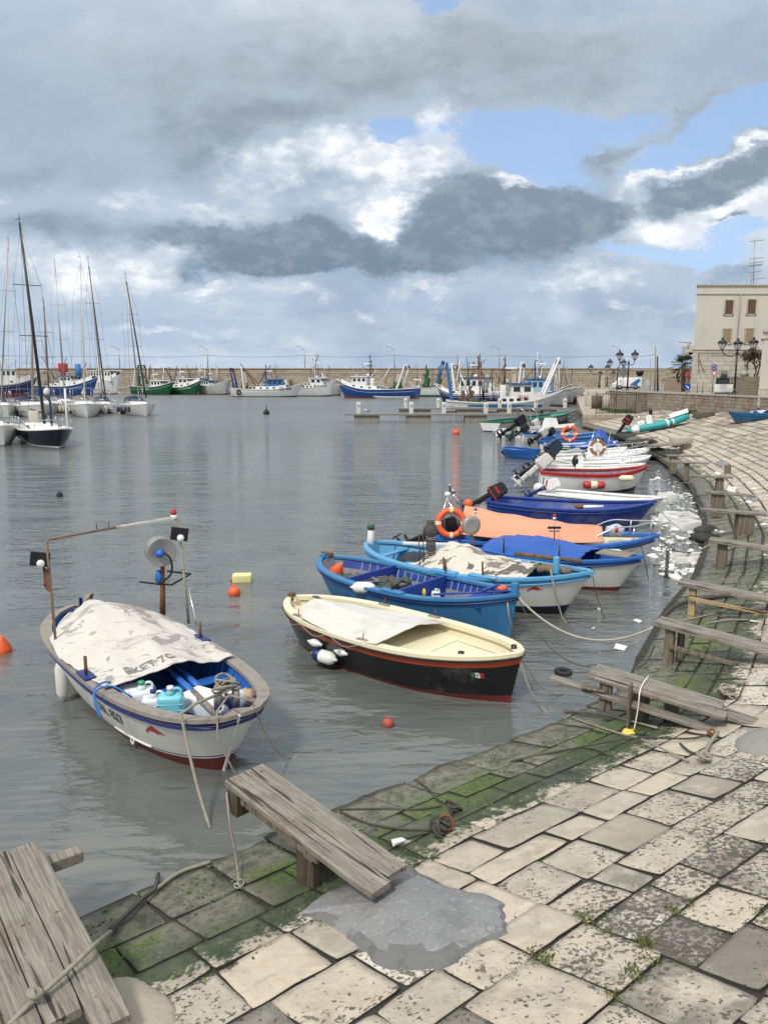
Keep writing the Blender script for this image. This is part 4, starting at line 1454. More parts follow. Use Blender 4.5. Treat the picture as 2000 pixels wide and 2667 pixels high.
for k in range(5): mb.ball(c_ + Vector((random.uniform(-.13, .13), random.uniform(-.1, .1), random.uniform(-.02, .07))), .11, paint('sponge_tan', (.45, .33, .2), .9, .5, (.7, .62, .5), 12, bump=.8), (1, 1, .7), 14, .5, k)
one('crumpled_net', mb, 'tan crumpled lump of netting beside the white fender in the boat bow', 'net')
fender(on_side(t1, h1, 112, 1478, .3, -1, .09) - Vector((0, 0, .3)), 'long worn white fender hanging from the 2BL 827 boat below the left arch post', r=.085, l=.6, mat=M_whiteold, tie=bl + Vector((0, 0, .08)))
mb = MB()
for k in range(9): mb.torus(.11 + .01 * (k % 3), .012, M_rope, Matrix.Translation(W(192, 1297, .74 + .012 * k)) @ Matrix.Rotation(.4 * math.sin(k * 2), 4, 'X') @ Matrix.Rotation(R(70) + .1 * k, 4, 'Y'), 18, 6)
one('rope_coil', mb, 'coil of grey rope hung on the stern of the white boat', 'rope')
mb = MB(); cr = bw(2.48, 0, .93)
for k in range(7): mb.torus(.1 + .02 * (k % 3), .013, M_rope, Matrix.Translation(cr + Vector((.02 * math.sin(k * 3), .03 * math.cos(k * 5), -.05 + .02 * k))) @ Matrix.Rotation(R(30) * math.sin(k * 2.3), 4, 'X') @ Matrix.Rotation(R(25) * math.cos(k), 4, 'Y'), 18, 6)
one('rope_coil', mb, 'tangle of grey rope round the bow bollards of the 2BL 827 boat', 'rope')
mb = MB()
pp = [bw(.75, -.70, .6), bw(.95, -.92, .73), bw(1.1, -1.1, .73), bw(1.2, -1.13, .55), bw(1.3, -1.1, .45), bw(1.15, -1.12, .70), bw(1.15, -.9, .74), bw(1.3, -.7, .6)]
mb.tube(smooth_path(pp, 5), .012, M_ropeblue, 6); one('rope_knot', mb, 'bright blue rope knotted over the near gunwale of the 2BL 827 boat', 'cord')
# lumps of gear in the well between tarp and jugs
mb = MB()
for k in range(7): mb.ball(bw(.55 + .09 * k, -.5 + .16 * (k % 4), .26), .1, M_ropedark, (1.2, 1, .7), 10, .6, k)
one('net_heap', mb, 'dark heap of net in the well under the tarp edge', 'net')

# ================================================================ BOAT 2: cream, black and red boat
t2, h = boat('rowing_boat', 'cream decked boat with black and red hull and white cover, beside the blue open boat', 'boat',
             W(628, 1300, .6), W(1126, 1425, .68), 1.75, fb=.60, bow=.14, stn=.05, draft=.35, rake=.16, srake=.2, th=.07, full=.62, sp=2.6, sq=.6)
h2 = h
T2 = tmat(t2)


def fl2(t_): return h2.sheer(t_) - (.10 if (t_ > -.02 or t_ < -.72) else .34)
M_b2black = paint('gloss_black', (.012, .012, .014), .25, .15, (.05, .04, .035))
M_b2red = paint('orange_red_band', (.42, .07, .02), .4, .3, (.22, .05, .02))
M_maroon = paint('maroon_band', (.17, .035, .02), .45, .3)
h.build(t2, M_antifoul, M_b2black, M_cream, zb=.05, zbb=.07, stripes=((.035, M_black), (.085, M_b2red), (.012, M_black)), floor=fl2, gun=M_cream, gw=.15, gh=.06, gout=.012, strake=M_rubber, sz=.012)
mb = MB(); vs = [(.95, -.42), (1.8, -.2), (1.8, .2), (.95, .42)]
zd = lambda x: h2.sheer(x / (h2.L / 2)) - .10 + .004
mb.tube([(x, y, zd(x)) for x, y in vs + [vs[0]]], .006, paint('cream_seam', (.45, .41, .3), .5), 4); mb.build('hatch', t2)
mb = MB(); mb.cyl((1.62, -.42, .62), (1.62, -.42, .74), .045, M_black); mb.build('bollard', t2)
mb = MB(); mb.cyl((2.15, .1, .68), (2.15, .1, .82), .04, M_black); mb.build('bollard', t2)
mb = MB(); mb.box((-2.30, 0, .62), (.1, .1, .3), M_woodbrown); mb.build('sternpost', t2)
mb = MB()
for (xa, xb, m) in ((0, .05, paint('flag_green', (.02, .18, .07), .5)), (.05, .1, M_white), (.1, .15, M_red)):
    mb.add([h2.at(1.8 + a, z, -1, .008) for a, z in ((xa, .40), (xb, .40), (xb, .49), (xa, .49))], [(0, 1, 2, 3)], m)
mb.add([h2.at(1.8 + a, z, -1, .011) for a, z in ((.068, .43), (.082, .43), (.082, .46), (.068, .46))], [(0, 1, 2, 3)], M_navy)
mb.build('flag_sticker', t2)
for i, (tt_, sd) in enumerate(((.05, -1), (-.35, 1), (.1, 1), (-.62, -1))):
    p = (tt_ * h.L / 2, sd * (h.half(tt_) - .07), h.sheer(tt_) + .055)
    mb = MB(); mb.bbox((p[0], p[1], p[2] + .012), (.22, .06, .03), M_wood, .008); mb.tube([(p[0], p[1], p[2]), (p[0] + .02, p[1], p[2] + .13)], .008, M_rust, 5); mb.build('thole', t2)
M_tarp2 = tarp_mat('white_canvas', (.62, .60, .55), .35, (.42, .34, .24), 1.3, .62)


def tarp2(u, v):
    q = 2 * v - 1
    x = -1.75 + 2.25 * u + .18 * (q > 0) * (u > .5) * q * 0 + .25 * (v - .5) * (u - .3)
    tt = x / (h2.L / 2)
    wd = (h2.half(tt) - .02) * (1.0 if q < 0 else .82 - .1 * math.sin(u * 7))
    wd *= min(1, .55 + u * 2.2)
    z = h2.sheer(tt) + .08 + .06 * (1 - abs(q)) + .02 * math.sin(x * 3 + q) + .012 * noise.noise(Vector((x * 3, q * 4, 2))) - (.05 * q if q > 0 else 0)
    if u > .9: z += .05 * (u - .9) * 10 * (.4 + q * .4)
    return T2 @ Vector((x, q * wd, z))


mb = MB(); cloth(mb, tarp2, 40, 30, M_tarp2); one('canvas_cover', mb, 'flat white canvas cover laid over the cream boat', 'cover')
for (px, py, z, r_, l_, az, lb, em) in [(722, 1410, .10, .105, .50, -38, 'large white fender with blue end on the side of the cream and black boat', M_navy),
                                        (697, 1383, .33, .065, .26, -38, 'small white float above the blue-ended fender, left one', None), (749, 1405, .33, .06, .22, -38, 'small white float to the right of the blue-ended fender', None)]:
    p = on_side(t2, h2, px, py, z + r_, -1, r_)
    fender((p.x, p.y, z), lb, vertical=False, r=r_, l=l_, mat=M_white, endm=em, az=R(az))
fender(W(632, 1352, .1), 'white fender hanging over the stern of the cream boat under a yellow one', r=.085, l=.34, mat=M_white)
fender(W(620, 1335, .2), 'yellow fender hanging at the stern of the cream boat', r=.07, l=.22, mat=paint('pale_yellow', (.6, .5, .12), .5))
mb = MB(); knot(mb, T2 @ Vector((-1.95, .25, .62)), .12, M_rope, 5, 3); one('rope_coil', mb, 'small tangle of rope on the after deck of the cream boat', 'rope')
mb = MB(); mb.tube([T2 @ Vector((x, -h2.half(x / (h2.L / 2)) - .03, .57 + .05 * math.sin(x * 9))) for x in [-1.9 + .12 * k for k in range(18)]], .007, M_rope, 5); one('lashing_line', mb, 'thin lashing line running along the near side of the cream boat', 'rope')

# ================================================================ BOAT 3: blue open boat
t3, h = boat('open_boat', 'bright blue open wooden boat with grey inside and a net in its stern', 'boat',
             W(700, 1213, .66), W(1118, 1292, .78), 1.75, fb=.62, bow=.22, stn=.12, draft=.35, rake=.14, srake=.3, th=.06)
h3 = h
T3 = tmat(t3)
M_greyin = paint('grey_inside', (.20, .20, .24), .6, .5, (.08, .08, .10), 3)
h.build(t3, M_antifoul, M_azure, M_greyin, zb=.02, lines=((.03, paint('scum_line', (.05, .055, .03), .8, .5)),), stripes=((.10, M_azure),), floor=.14, gun=M_azure, gw=.13, gh=.035, gout=.03, strake=M_navy, sz=.075)
M_dkblue = paint('cobalt_paint', (.012, .045, .26), .45, .4, (.05, .07, .15), 4)
for t_ in (-.42, .12):
    x = t_ * h.L / 2; y = h.Y(t_, .5) - .05
    mb = MB(); mb.bbox((x, 0, .42), (.05, 2 * y, .52), M_dkblue, .01); mb.build('bulkhead', t3)
mb = MB(); mb.bbox((.68 * h.L / 2, 0, .60), (.55, 2 * h.Y(.68, .5) - .1, .03), M_dkblue, .008); mb.build('bow_deck', t3)
mb = MB()
for sd in (-1, 1):
    mb.grid(lambda u, v: (h3.X(-.9 + 1.85 * u, .6), sd * (h3.Y(-.9 + 1.85 * u, h3.sheer(-.9 + 1.85 * u) - .02 - .17 * v) - .075), h3.sheer(-.9 + 1.85 * u) - .02 - .17 * v), 30, 2, M_dkblue)
mb.build('inner_strake', t3)
ribs(t3, h, 22, paint('pale_rib', (.27, .27, .31), .6, .4))
mb = MB(); mb.bbox((h.L / 2 - .06, 0, .88), (.12, .1, .32), M_azure, .015); mb.build('stem_post', t3)
mb = MB(); mb.bbox((h.L / 2 - .55, -.0, .86), (.06, .5, .04), M_dkblue, .01); mb.build('breasthook', t3)
mb = MB(); mb.bbox((-h.L / 2 - .02, .12, .80), (.28, .1, .09), M_woodbrown, .01); mb.bbox((-h.L / 2 - .02, 0, .70), (.1, .1, .25), M_azure, .01); mb.build('sternpost', t3)
for t_, sd in ((.1, -1), (.1, 1)):
    p = (t_ * h.L / 2, sd * (h.half(t_) - .06), h.sheer(t_) + .05)
    mb = MB(); mb.bbox(p, (.5, .15, .05), M_azure, .02); mb.cyl(p, (p[0] - .02, p[1], p[2] + .3), .02, M_woodbrown); mb.build('thole_pin', t3)
mb = MB(); mb.tube([T3 @ Vector((1.1, -.7, .75)), T3 @ Vector((2.2, .05, .86))], .035, M_dkblue, 6, flat=.5)
one('blue_board', mb, 'dark blue board lying along the near gunwale of the bright blue open boat', 'board')
mb = MB()
Tn = T3
cloth(mb, lambda u, v: Tn @ Vector((-1.75 + 1.3 * u, (v - .5) * 1.15 * (.75 + .25 * u), .44 + .07 * math.sin(u * 5 + v * 4) + .10 * noise.noise(Vector((u * 6, v * 6, 0))) + .03 * noise.noise(Vector((u * 20, v * 20, 0))))), 40, 40,
      paint('net_green_grey', (.06, .08, .07), .95, .6, (.12, .13, .11), 20, bump=1), .04)
nt_ = one('fishing_net', mb, 'dark green grey fishing net heaped in the stern of the blue open boat', 'net')
mb = MB()
for k in range(9):
    pts = [T3 @ Vector((-1.4 + .12 * j + .04 * math.sin(k * 3 + j), -.25 + .05 * k + .09 * math.sin(j * 1.3 + k), .555 + .02 * math.sin(j + k))) for j in range(7)]
    mb.tube(pts, .008, M_rope, 5)
mb.build('headline', nt_, True)
mb = MB(); mb.lathe([(.0, 0), (.06, .0), (.15, .08), (.15, .16), (.06, .34), (.03, .38), (0, .39)], M_orange, 16); b_ = one('marker_buoy', mb, 'orange cone buoy lying in the stern of the blue open boat', 'buoy', loc=T3 @ Vector((-1.95, -.15, .42)))
b_.rotation_euler = (.3, .5, 0)
fender(W(786, 1282, .50), 'fat white fender lying over the gunwale of the blue open boat, upper one', vertical=False, r=.11, l=.48, az=R(-10))
fender(W(747, 1280, .36), 'small white fender below the gunwale at the stern of the blue open boat', vertical=False, r=.06, l=.24, az=R(-30))
fender(W(932, 1335, .18), 'grey white fender hanging at the middle of the blue open boat', r=.085, l=.36, mat=M_whiteold, tie=W(932, 1288, .68))
mb = MB(); knot(mb, T3 @ Vector((.2, .1, .3)), .2, M_ropedark, 6, 9); one('net_heap', mb, 'dark rope heap on the floor of the blue open boat', 'rope')
jug(T3 @ Vector((.42, .25, .3)), M_plwhite, 'small white canister standing inside the blue open boat', 0, .7)
mb = MB(); mb.ball(T3 @ Vector((.35, -.02, .5)), .06, M_yellow, (.6, .6, 1.4), 8, .4, 1); one('yellow_rag', mb, 'small yellow rag hanging inside the blue open boat', 'rag')
mb = MB(); mb.ball(T3 @ Vector((2.0, .1, .86)), .07, M_orange, (1.4, 1, .8), 10, .3); one('float', mb, 'small reddish float beside the stem of the blue open boat', 'float')

# ================================================================ BOAT 4: light blue and white boat with canvas heap
t4, h = boat('fishing_boat', 'light blue and white wooden boat with a heap of stained canvas and a shrouded mast', 'boat',
             W(796, 1180, .72), W(1279, 1246, .82), 1.95, fb=.66, bow=.24, stn=.14, draft=.35, rake=.55, srake=.2, th=.06)
h4 = h
T4 = tmat(t4)


def fl4(t_): return .2 if t_ < .62 else h4.sheer(t_) - .12
h.build(t4, M_black, M_b1side, M_sky, zb=.10, zbb=.10, lines=((.03, M_navy),), stripes=((.085, M_sky),), floor=fl4, gun=M_sky, gw=.14, gh=.04, gout=.03, strake=M_sky, sz=.10)
thwarts(t4, h, (-.78, -.5), .12, M_sky, .16)
ribs(t4, h, 12, M_azure, a=-.85, b=.3)
mb = MB(); mb.bbox((2.02, -.25, 1.0), (.11, .11, .34), M_sky, .03); mb.build('bitt', t4)
for t_ in (-.02, .3):
    p = (t_ * h.L / 2, -(h.half(t_) - .06), h.sheer(t_) + .05)
    mb = MB(); mb.bbox(p, (.6, .15, .05), M_sky, .02); mb.cyl(p, (p[0] - .02, p[1], p[2] + .28), .02, M_woodbrown); mb.build('thole_pin', t4)
mb = MB(); mb.tube([(-2.6, .02, .6), (-2.58, .02, 1.12)], [.1, .07], M_whiteold, 8); mb.cyl((-2.58, .02, 1.12), (-2.58, .02, 1.22), .085, paint('dark_green_cap', (.03, .08, .05), .5), n=10); mb.build('sternpost', t4)
dolp = [h4.at(1.75 + x * .8, .56 + y * .8, -1, .008) for x, y in dol]
mb = MB(); mb.add(dolp, [tuple(range(len(dol)))], M_red); mb.build('dolphin_emblem', t4)
M_canv4 = tarp_mat('stained_canvas', (.60, .55, .47), .9, (.06, .055, .05), 1.3, .555)


def heap4(u, v):
    q = 2 * v - 1
    x = -1.0 + 2.55 * u
    tt = x / (h4.L / 2)
    z = h4.sheer(tt) - .02 + (.42 - .12 * u) * (1 - abs(q) ** 2.2) * (.75 + .25 * math.sin(u * 6)) * min(1, 5 * u + .2) + .09 * noise.noise(Vector((x * 2.4, q * 2.2, 7))) + .05 * noise.noise(Vector((x * 6, q * 5, 1)))
    return T4 @ Vector((x, q * (h4.half(tt) - .1), z))


mb = MB(); cloth(mb, heap4, 56, 36, M_canv4, .02); one('canvas_heap', mb, 'stained cream and black canvas heaped along the light blue boat', 'tarp')
mb = MB(); mb.tube(smooth_path([T4 @ Vector((-.62, -.55, .5)), T4 @ Vector((-.60, -.55, 1.0)), T4 @ Vector((-.62, -.55, 1.35)), T4 @ Vector((-.62, -.55, 1.62))], 6), [.06] * 6 + [.10] * 6 + [.14] * 4 + [.08] * 3, paint('grey_shroud', (.07, .065, .062), .9, .4, (.15, .13, .11), 10, bump=.6), 10)
t_o = one('shrouded_mast', mb, 'post wrapped in dark grey cloth and cord standing on the light blue boat', 'post')
mb = MB()
for k in range(9): mb.torus(.11, .008, M_rope, Matrix.Translation(T4 @ Vector((-.61, -.55, .62 + .1 * k))) @ Matrix.Rotation(.5 * math.sin(k * 2), 4, 'X'), 14, 5)
mb.build('cord', t_o, True)
mb = MB(); mb.ball(T4 @ Vector((-1.35, .1, .55)), .32, paint('dark_sack', (.03, .032, .04), .8, .3), (1.3, 1, .55), 16, .3, 3); one('dark_sack', mb, 'dark grey sack lying behind the canvas heap in the light blue boat', 'sack')
mb = MB(); mb.box(T4 @ Vector((-1.3, .5, .86)), (1.2, .2, .03), M_whiteold, rz=R(-8)); one('loose_board', mb, 'long pale board laid across the stern of the light blue boat', 'board')
mb = MB(); mb.tube([T4 @ Vector((.9, .25, .98)), T4 @ Vector((2.25, .42, .98))], .045, M_woodbrown, 8); one('wooden_spar', mb, 'round brown wooden spar lying towards the bow of the light blue boat', 'spar')
mb = MB()
for k in range(4): mb.ball(T4 @ Vector((1.6 + .14 * k, .05 + .05 * (k % 2), .82)), .13, paint('brown_cloth', (.16, .12, .08), .9, .5, (.3, .25, .2), 10, bump=.8), (1.3, 1, .6), 12, .6, k + 4)
one('cloth_bundle', mb, 'crumpled brown cloth lying on the bow deck of the light blue boat', 'cloth')
for (px, py, ht) in [(782, 1190, .5), (868, 1200, .5)]:
    pass
for (dx, dy, l_) in [(-.75, -.75, .62), (-.68, -.7, .75)]:
    mb = MB(); mb.cyl(T4 @ Vector((dx, dy, .7)), T4 @ Vector((dx - .02, dy, .7 + l_)), .012, M_ropedark, n=6); one('thin_pole', mb, 'thin upright dark rod beside the shrouded post, %s one' % ('shorter' if l_ < .7 else 'taller'), 'rod')

# ================================================================ BOAT 5: white and blue with blue tarp
t5, h = boat('fishing_boat', 'white boat with dark blue gunwale and a bright blue tarp over its middle', 'boat',
             W(960, 1158, .62), W(1387, 1212, .72), 1.75, fb=.60, bow=.2, stn=.1, draft=.35, rake=.5, srake=.15, th=.06)
h5 = h
T5 = tmat(t5)
h.build(t5, M_antifoul, M_b1side, M_blue, zb=.06, zbb=.05, stripes=((.09, M_blue), (.012, M_white)), floor=lambda t_: .15 if t_ < .6 else h5.sheer(t_) - .08, gun=M_blue, gw=.13, gh=.04, gout=.03, strake=M_navy, sz=.1)
thwarts(t5, h, (-.7, -.45), .1, M_wood, .14)
ribs(t5, h, 12, M_azure)
mb = MB(); mb.bbox((1.9, 0, .8), (.7, .5, .04), M_wood, .01); mb.build('bow_deck', t5)
mb = MB(); mb.add([h5.at(1.55 + x * .8, .5 + y * .8, -1, .008) for x, y in dol], [tuple(range(len(dol)))], M_black); mb.build('dolphin_emblem', t5)
for dx in (-1.6, -.35, .95):
    mb = MB(); mb.cyl((dx, -h.half(dx / h.L * 2) + .05, .6), (dx, -h.half(dx / h.L * 2) + .05, .98), .016, M_black, n=6); mb.build('thole_pin', t5)
M_btarp = paint('blue_tarp', (.015, .085, .36), .45, .3, (.03, .12, .42), 2, bump=.5, fine=12)


def tarp5(u, v):
    q = 2 * v - 1
    x = -.95 + 2.3 * u
    tt = x / (h5.L / 2)
    z = h5.sheer(tt) + .06 + (.16 + .1 * math.sin(u * 4)) * (1 - abs(q) ** 1.6) + .045 * noise.noise(Vector((x * 2.5, q * 4, 3))) + .03 * noise.noise(Vector((x * 7, q * 9, 3))) - .1 * max(0, abs(q) - .85) * 6
    return T5 @ Vector((x, q * (h5.half(tt) * .97), z))


mb = MB(); cloth(mb, tarp5, 50, 34, M_btarp); one('blue_tarp', mb, 'bright blue plastic tarp covering the middle of the white boat beside the orange covered one', 'tarp')

# ================================================================ BOAT 6: white and blue cabin-less boat with orange canopy, lifebuoy, outboard
t6, h = boat('fishing_boat', 'white boat with blue gunwale, orange cover and steel arch carrying a lifebuoy', 'boat',
             W(950, 1150, .70), W(1420, 1163, .78), 1.95, fb=.64, bow=.2, stn=.02, draft=.35, bt=.72, rake=.62, srake=0, th=.06)
h6 = h
T6 = tmat(t6)
h.build(t6, M_antifoul, M_white, M_cream, zb=.03, stripes=((.085, M_blue),), floor=lambda t_: .2 if t_ < .3 else h6.sheer(t_) - .06, gun=M_blue, gw=.16, gh=.05, gout=.04, strake=M_navy, sz=.11)
M_orcan = tarp_mat('orange_canvas', (.68, .31, .19), .25, (.5, .22, .13), 1.2, .62, .7)


def tarp6(u, v):
    q = 2 * v - 1
    x = -1.95 + 3.25 * u
    tt = x / (h6.L / 2)
    rh = .86 - .52 * u ** .8
    z = h6.sheer(tt) + .03 + rh * (1 - max(0, abs(q + .1)) ** 2.4) * .86 + .02 * noise.noise(Vector((x * 2, q * 3, 3))) + .012 * math.sin(x * 7 + q * 2) * (1 - q * q)
    yy = q * (h6.half(tt) * (.97 - .12 * u))
    return T6 @ Vector((x, yy, z))


mb = MB(); cloth(mb, lambda u, v: tarp6(u, v * .62), 50, 30, M_orcan); one('orange_cover', mb, 'peach orange canvas cover stretched along the white and blue boat', 'cover')
mb = MB(); cloth(mb, lambda u, v: tarp6(.02 + u * .93, .60 + v * .40) - Vector((0, 0, .03)), 40, 14, M_cream, .02); mb.build('cabin_top', t6, True)
outboard(t6, -h.L / 2 - .05, -.25, .62, 62, M_black, 1.15)
# steel arch
mb = MB()
for sd in (-.62, .62):
    mb.tube([(-2.35, sd, .7), (-2.42, sd * .95, 1.35), (-2.35, sd * .8, 1.62)], .022, M_steel, 8)
    mb.tube([(-1.95, sd, .7), (-2.15, sd * .9, 1.35), (-2.35, sd * .8, 1.62)], .022, M_steel, 8)
mb.tube([(-2.35, -.5, 1.62), (-2.35, .5, 1.62)], .025, M_steel, 8)
mb.tube([(-2.42, -.6, 1.3), (-2.42, .6, 1.3)], .016, M_steel, 8)
ao = mb.build('steel_arch', t6)
mb = MB(); mb.ball((-2.35, -.35, 1.72), .08, M_white, (1, 1, .8)); mb.cyl((-2.35, .05, 1.6), (-2.35, .05, 1.9), .02, M_black); mb.ball((-2.35, .05, 1.88), .05, M_metal); mb.ball((-2.3, .3, 1.7), .07, M_metal); mb.build('deck_light', ao)
lifebuoy(None, T6 @ Vector((-2.2, -.78, 1.1)), .30, Matrix.Rotation(t6.rotation_euler.z + .2, 4, 'Z') @ Matrix.Rotation(R(82), 4, 'X'), 'orange lifebuoy hanging on the steel arch of the orange covered boat')
mb = MB(); mb.ball((0, 0, .08), .12, M_orange, (1, 1, 1), 12, .1); one('round_float', mb, 'small orange ball float hung on the right leg of the steel arch', 'float', loc=T6 @ Vector((-1.95, .55, 1.28)))
# bow rail
mb = MB()
rl = [(.9, .62), (1.5, .55), (2.0, .38), (2.35, .14), (2.42, 0), (2.35, -.14), (2.0, -.38), (1.5, -.55), (.9, -.62)]
rl = [(x, y, h6.sheer(x / h6.L * 2) + .36 - (.3 if abs(y) > .6 else 0)) for x, y in rl]
mb.tube(smooth_path(rl, 5), .016, M_steel, 7)
for i in (2, 4, 6): mb.tube([rl[i], (rl[i][0] - .02, rl[i][1] * 1.1, h6.sheer(.8))], .014, M_steel, 6)
mb.build('bow_rail', t6)
# round mirror-like drum and masthead lights
p0 = W(1027, 1200, .72)
mb = MB(); mb.cyl(p0, V(1018, 1150, p0.y), .02, M_rust, n=8); nh = mb.build('net_hauler', t6, True)
mb = MB(); mb.lathe([(0, -.07), (.1, -.07), (.21, -.05), (.21, .02), (.19, .05), (.1, .03), (.0, .03)], paint('hauler_disc', (.34, .33, .30), .45, .3, metal=.5), 24, Matrix.Translation(V(1018, 1135, p0.y)) @ Matrix.Rotation(R(20), 4, 'Z') @ Matrix.Rotation(R(90), 4, 'X')); mb.build('drum', nh, True)
for (px, pb_, ptop) in [(1027, 1150, 1108), (1197, 1165, 1122)]:
    p0 = W(px, pb_, .9); p1 = V(px, ptop, p0.y)
    mb = MB(); mb.cyl(p0, p1, .015, M_metal, n=6); mo = mb.build('light_mast', t6, True)
    mb = MB(); mb.cyl(p1, p1 + Vector((0, 0, .05)), .04, M_white, n=10); mb.lathe([(.038, .05), (.034, .1), (0, .13)], M_red, 12, Matrix.Translation(p1)); mb.build('beacon', mo, True)
mb = MB(); p1 = V(1197, 1140, p0.y); mb.box(p1, (.3, .04, .05), M_black); mb.box(p1 + Vector((0, 0, -.08)), (.24, .04, .03), M_metal); mb.build('fluorescent_lamp', t6, True)
fender(T6 @ Vector((.65, -1.02, .46)), 'white fender on the near side of the orange covered boat, the one nearer its middle', vertical=False, r=.08, l=.42, az=t6.rotation_euler.z)
fender(T6 @ Vector((1.55, -.86, .50)), 'white fender on the near side of the orange covered boat, close to its bow', vertical=False, r=.08, l=.42, az=t6.rotation_euler.z)
mb = MB(); mb.ball(T6 @ Vector((1.6, -.2, .98)), .2, paint('clear_bag', (.45, .5, .55), .2), (1.2, .9, .7), 12, .4, 8); mb.ball(T6 @ Vector((1.6, -.3, 1.0)), .1, M_red, (.8, .8, .9), 10, .3, 2)
one('plastic_bag', mb, 'clear plastic bag with something red on the bow of the orange covered boat', 'bag')

# ================================================================ BOAT 7: dark blue open boat
t7, h = boat('open_boat', 'dark cobalt blue open boat with scraped paint behind the orange covered boat', 'boat',
             W(1058, 1078, .75), W(1416, 1090, .80), 1.9, fb=.66, bow=.22, stn=.10, draft=.3, bt=.7, rake=.6, srake=0, th=.06)
h7 = h
T7 = tmat(t7)
M_cob = paint('scraped_cobalt', (.010, .040, .24), .45, .55, (.22, .20, .19), 1.6)
h.build(t7, M_cob, M_cob, M_cob, zb=.02, stripes=((.08, M_cob),), floor=.3, gun=M_dkblue, gw=.12, gh=.04, gout=.03, strake=M_dkblue, sz=.09)
thwarts(t7, h, (-.5, .25), .2, M_cob, .3)
outboard(t7, -h.L / 2 - .02, .1, .72, 55, M_rubber, 1.1, trim=M_red)
mb = MB(); mb.cyl((0, 0, 0), (.6, 0, 0), .05, M_plwhite, n=10); one('rolled_tube', mb, 'white rolled tube lying inside the cobalt blue boat', 'tube', loc=T7 @ Vector((.4, -.3, .68)), rz=.05)
mb = MB(); mb.ball(T7 @ Vector((.3, .1, .62)), .14, M_rust, (1.4, .8, .5), 10, .6, 2); one('net_heap', mb, 'small brown heap on the seat of the cobalt blue boat', 'net')

# ================================================================ BOAT 8: white fibreglass boat
t8, h = boat('motor_boat', 'white fibreglass boat with a black rim line behind the cobalt blue boat', 'boat',
             W(1180, 1062, .48), W(1437, 1076, .62), 1.6, fb=.48, bow=.16, stn=.0, draft=.2, bt=.85, rake=.6, srake=0, th=.08)
h8 = h
T8 = tmat(t8)
h.build(t8, M_whiteold, M_white, M_white, zb=.0, stripes=((.025, M_white), (.03, M_black)), floor=lambda t_: .18 if t_ < .5 else h8.sheer(t_) - .03, gun=M_white, gw=.16, gh=.035, gout=.04)
thwarts(t8, h, (-.5, .1), .14, M_white, .4, .08)
outboard(t8, -h.L / 2 - .02, 0, .5, 58, paint('white_cowling', (.72, .72, .70), .3), 1.0, M_navy)
mb = MB(); mb.cyl((-h.L / 2 + .1, -.5, .5), (-h.L / 2 + .05, -.5, 1.1), .008, M_steel, n=5)
for k, m_ in enumerate((paint('flag_green', (0, 0, 0)), M_white, M_red)):
    mb.add([(-h.L / 2 + .06 + .06 * k, -.5 + .02 * k, 1.08 - .05 * k), (-h.L / 2 + .12 + .06 * k, -.5 + .02 * k, 1.03 - .05 * k), (-h.L / 2 + .1 + .05 * k, -.48, .8 - .05 * k), (-h.L / 2 + .05 + .05 * k, -.48, .84 - .05 * k)], [(0, 1, 2, 3)], m_)
mb.build('flag', t8)

# ================================================================ BOAT 9: white with red gunwale
t9, h = boat('rowing_boat', 'white wooden boat with red gunwale and grey inside among the moored boats', 'boat',
             W(1165, 1018, .75), W(1397, 1010, .95), 1.8, fb=.72, bow=.28, stn=.06, draft=.35, bt=.6, rake=.5, srake=0, th=.06)
h9 = h
T9 = tmat(t9)
h.build(t9, paint('dark_green_bottom', (.02, .035, .03), .5), M_white, M_greyin, zb=.04, zbb=.22, stripes=((.07, M_red),), floor=.25, gun=M_red, gw=.13, gh=.05, gout=.03, strake=M_red, sz=.09)
thwarts(t9, h, (-.55, -.05, .45), .1, M_greyin, .22)
ribs(t9, h, 10, paint('pale_rib', (0, 0, 0)))
outboard(t9, -h.L / 2 - .02, .2, .78, 45, M_whiteold, 1.25, M_whiteold)
mb = MB()
for k, (dx, m_) in enumerate(((-.34, M_red), (0, M_cream), (.34, M_red))):
    mb.lathe([(.08, -.17), (.15, -.12), (.15, .12), (.08, .17)], m_, 14, Matrix.Translation((dx * .75, 0, 0)) @ Matrix.Rotation(R(90), 4, 'Y'))
one('fender', mb, 'cream fender with red ends on the side of the red gunwale boat', 'fender', loc=T9 @ Vector((-.1, -1.0, .35)), rz=t9.rotation_euler.z)
fender(T9 @ Vector((1.15, -.92, .50)), 'cream fender without colour near the bow of the red gunwale boat', vertical=False, r=.12, l=.6, mat=M_cream, az=t9.rotation_euler.z)
mb = MB(); mb.ball((0, 0, .15), .22, M_whiteold, (1, 1, 1), 14); one('round_fender', mb, 'round white ball fender floating at the stern of the red gunwale boat', 'fender', loc=T9 @ Vector((-h.L / 2 - .1, -.85, .02)))
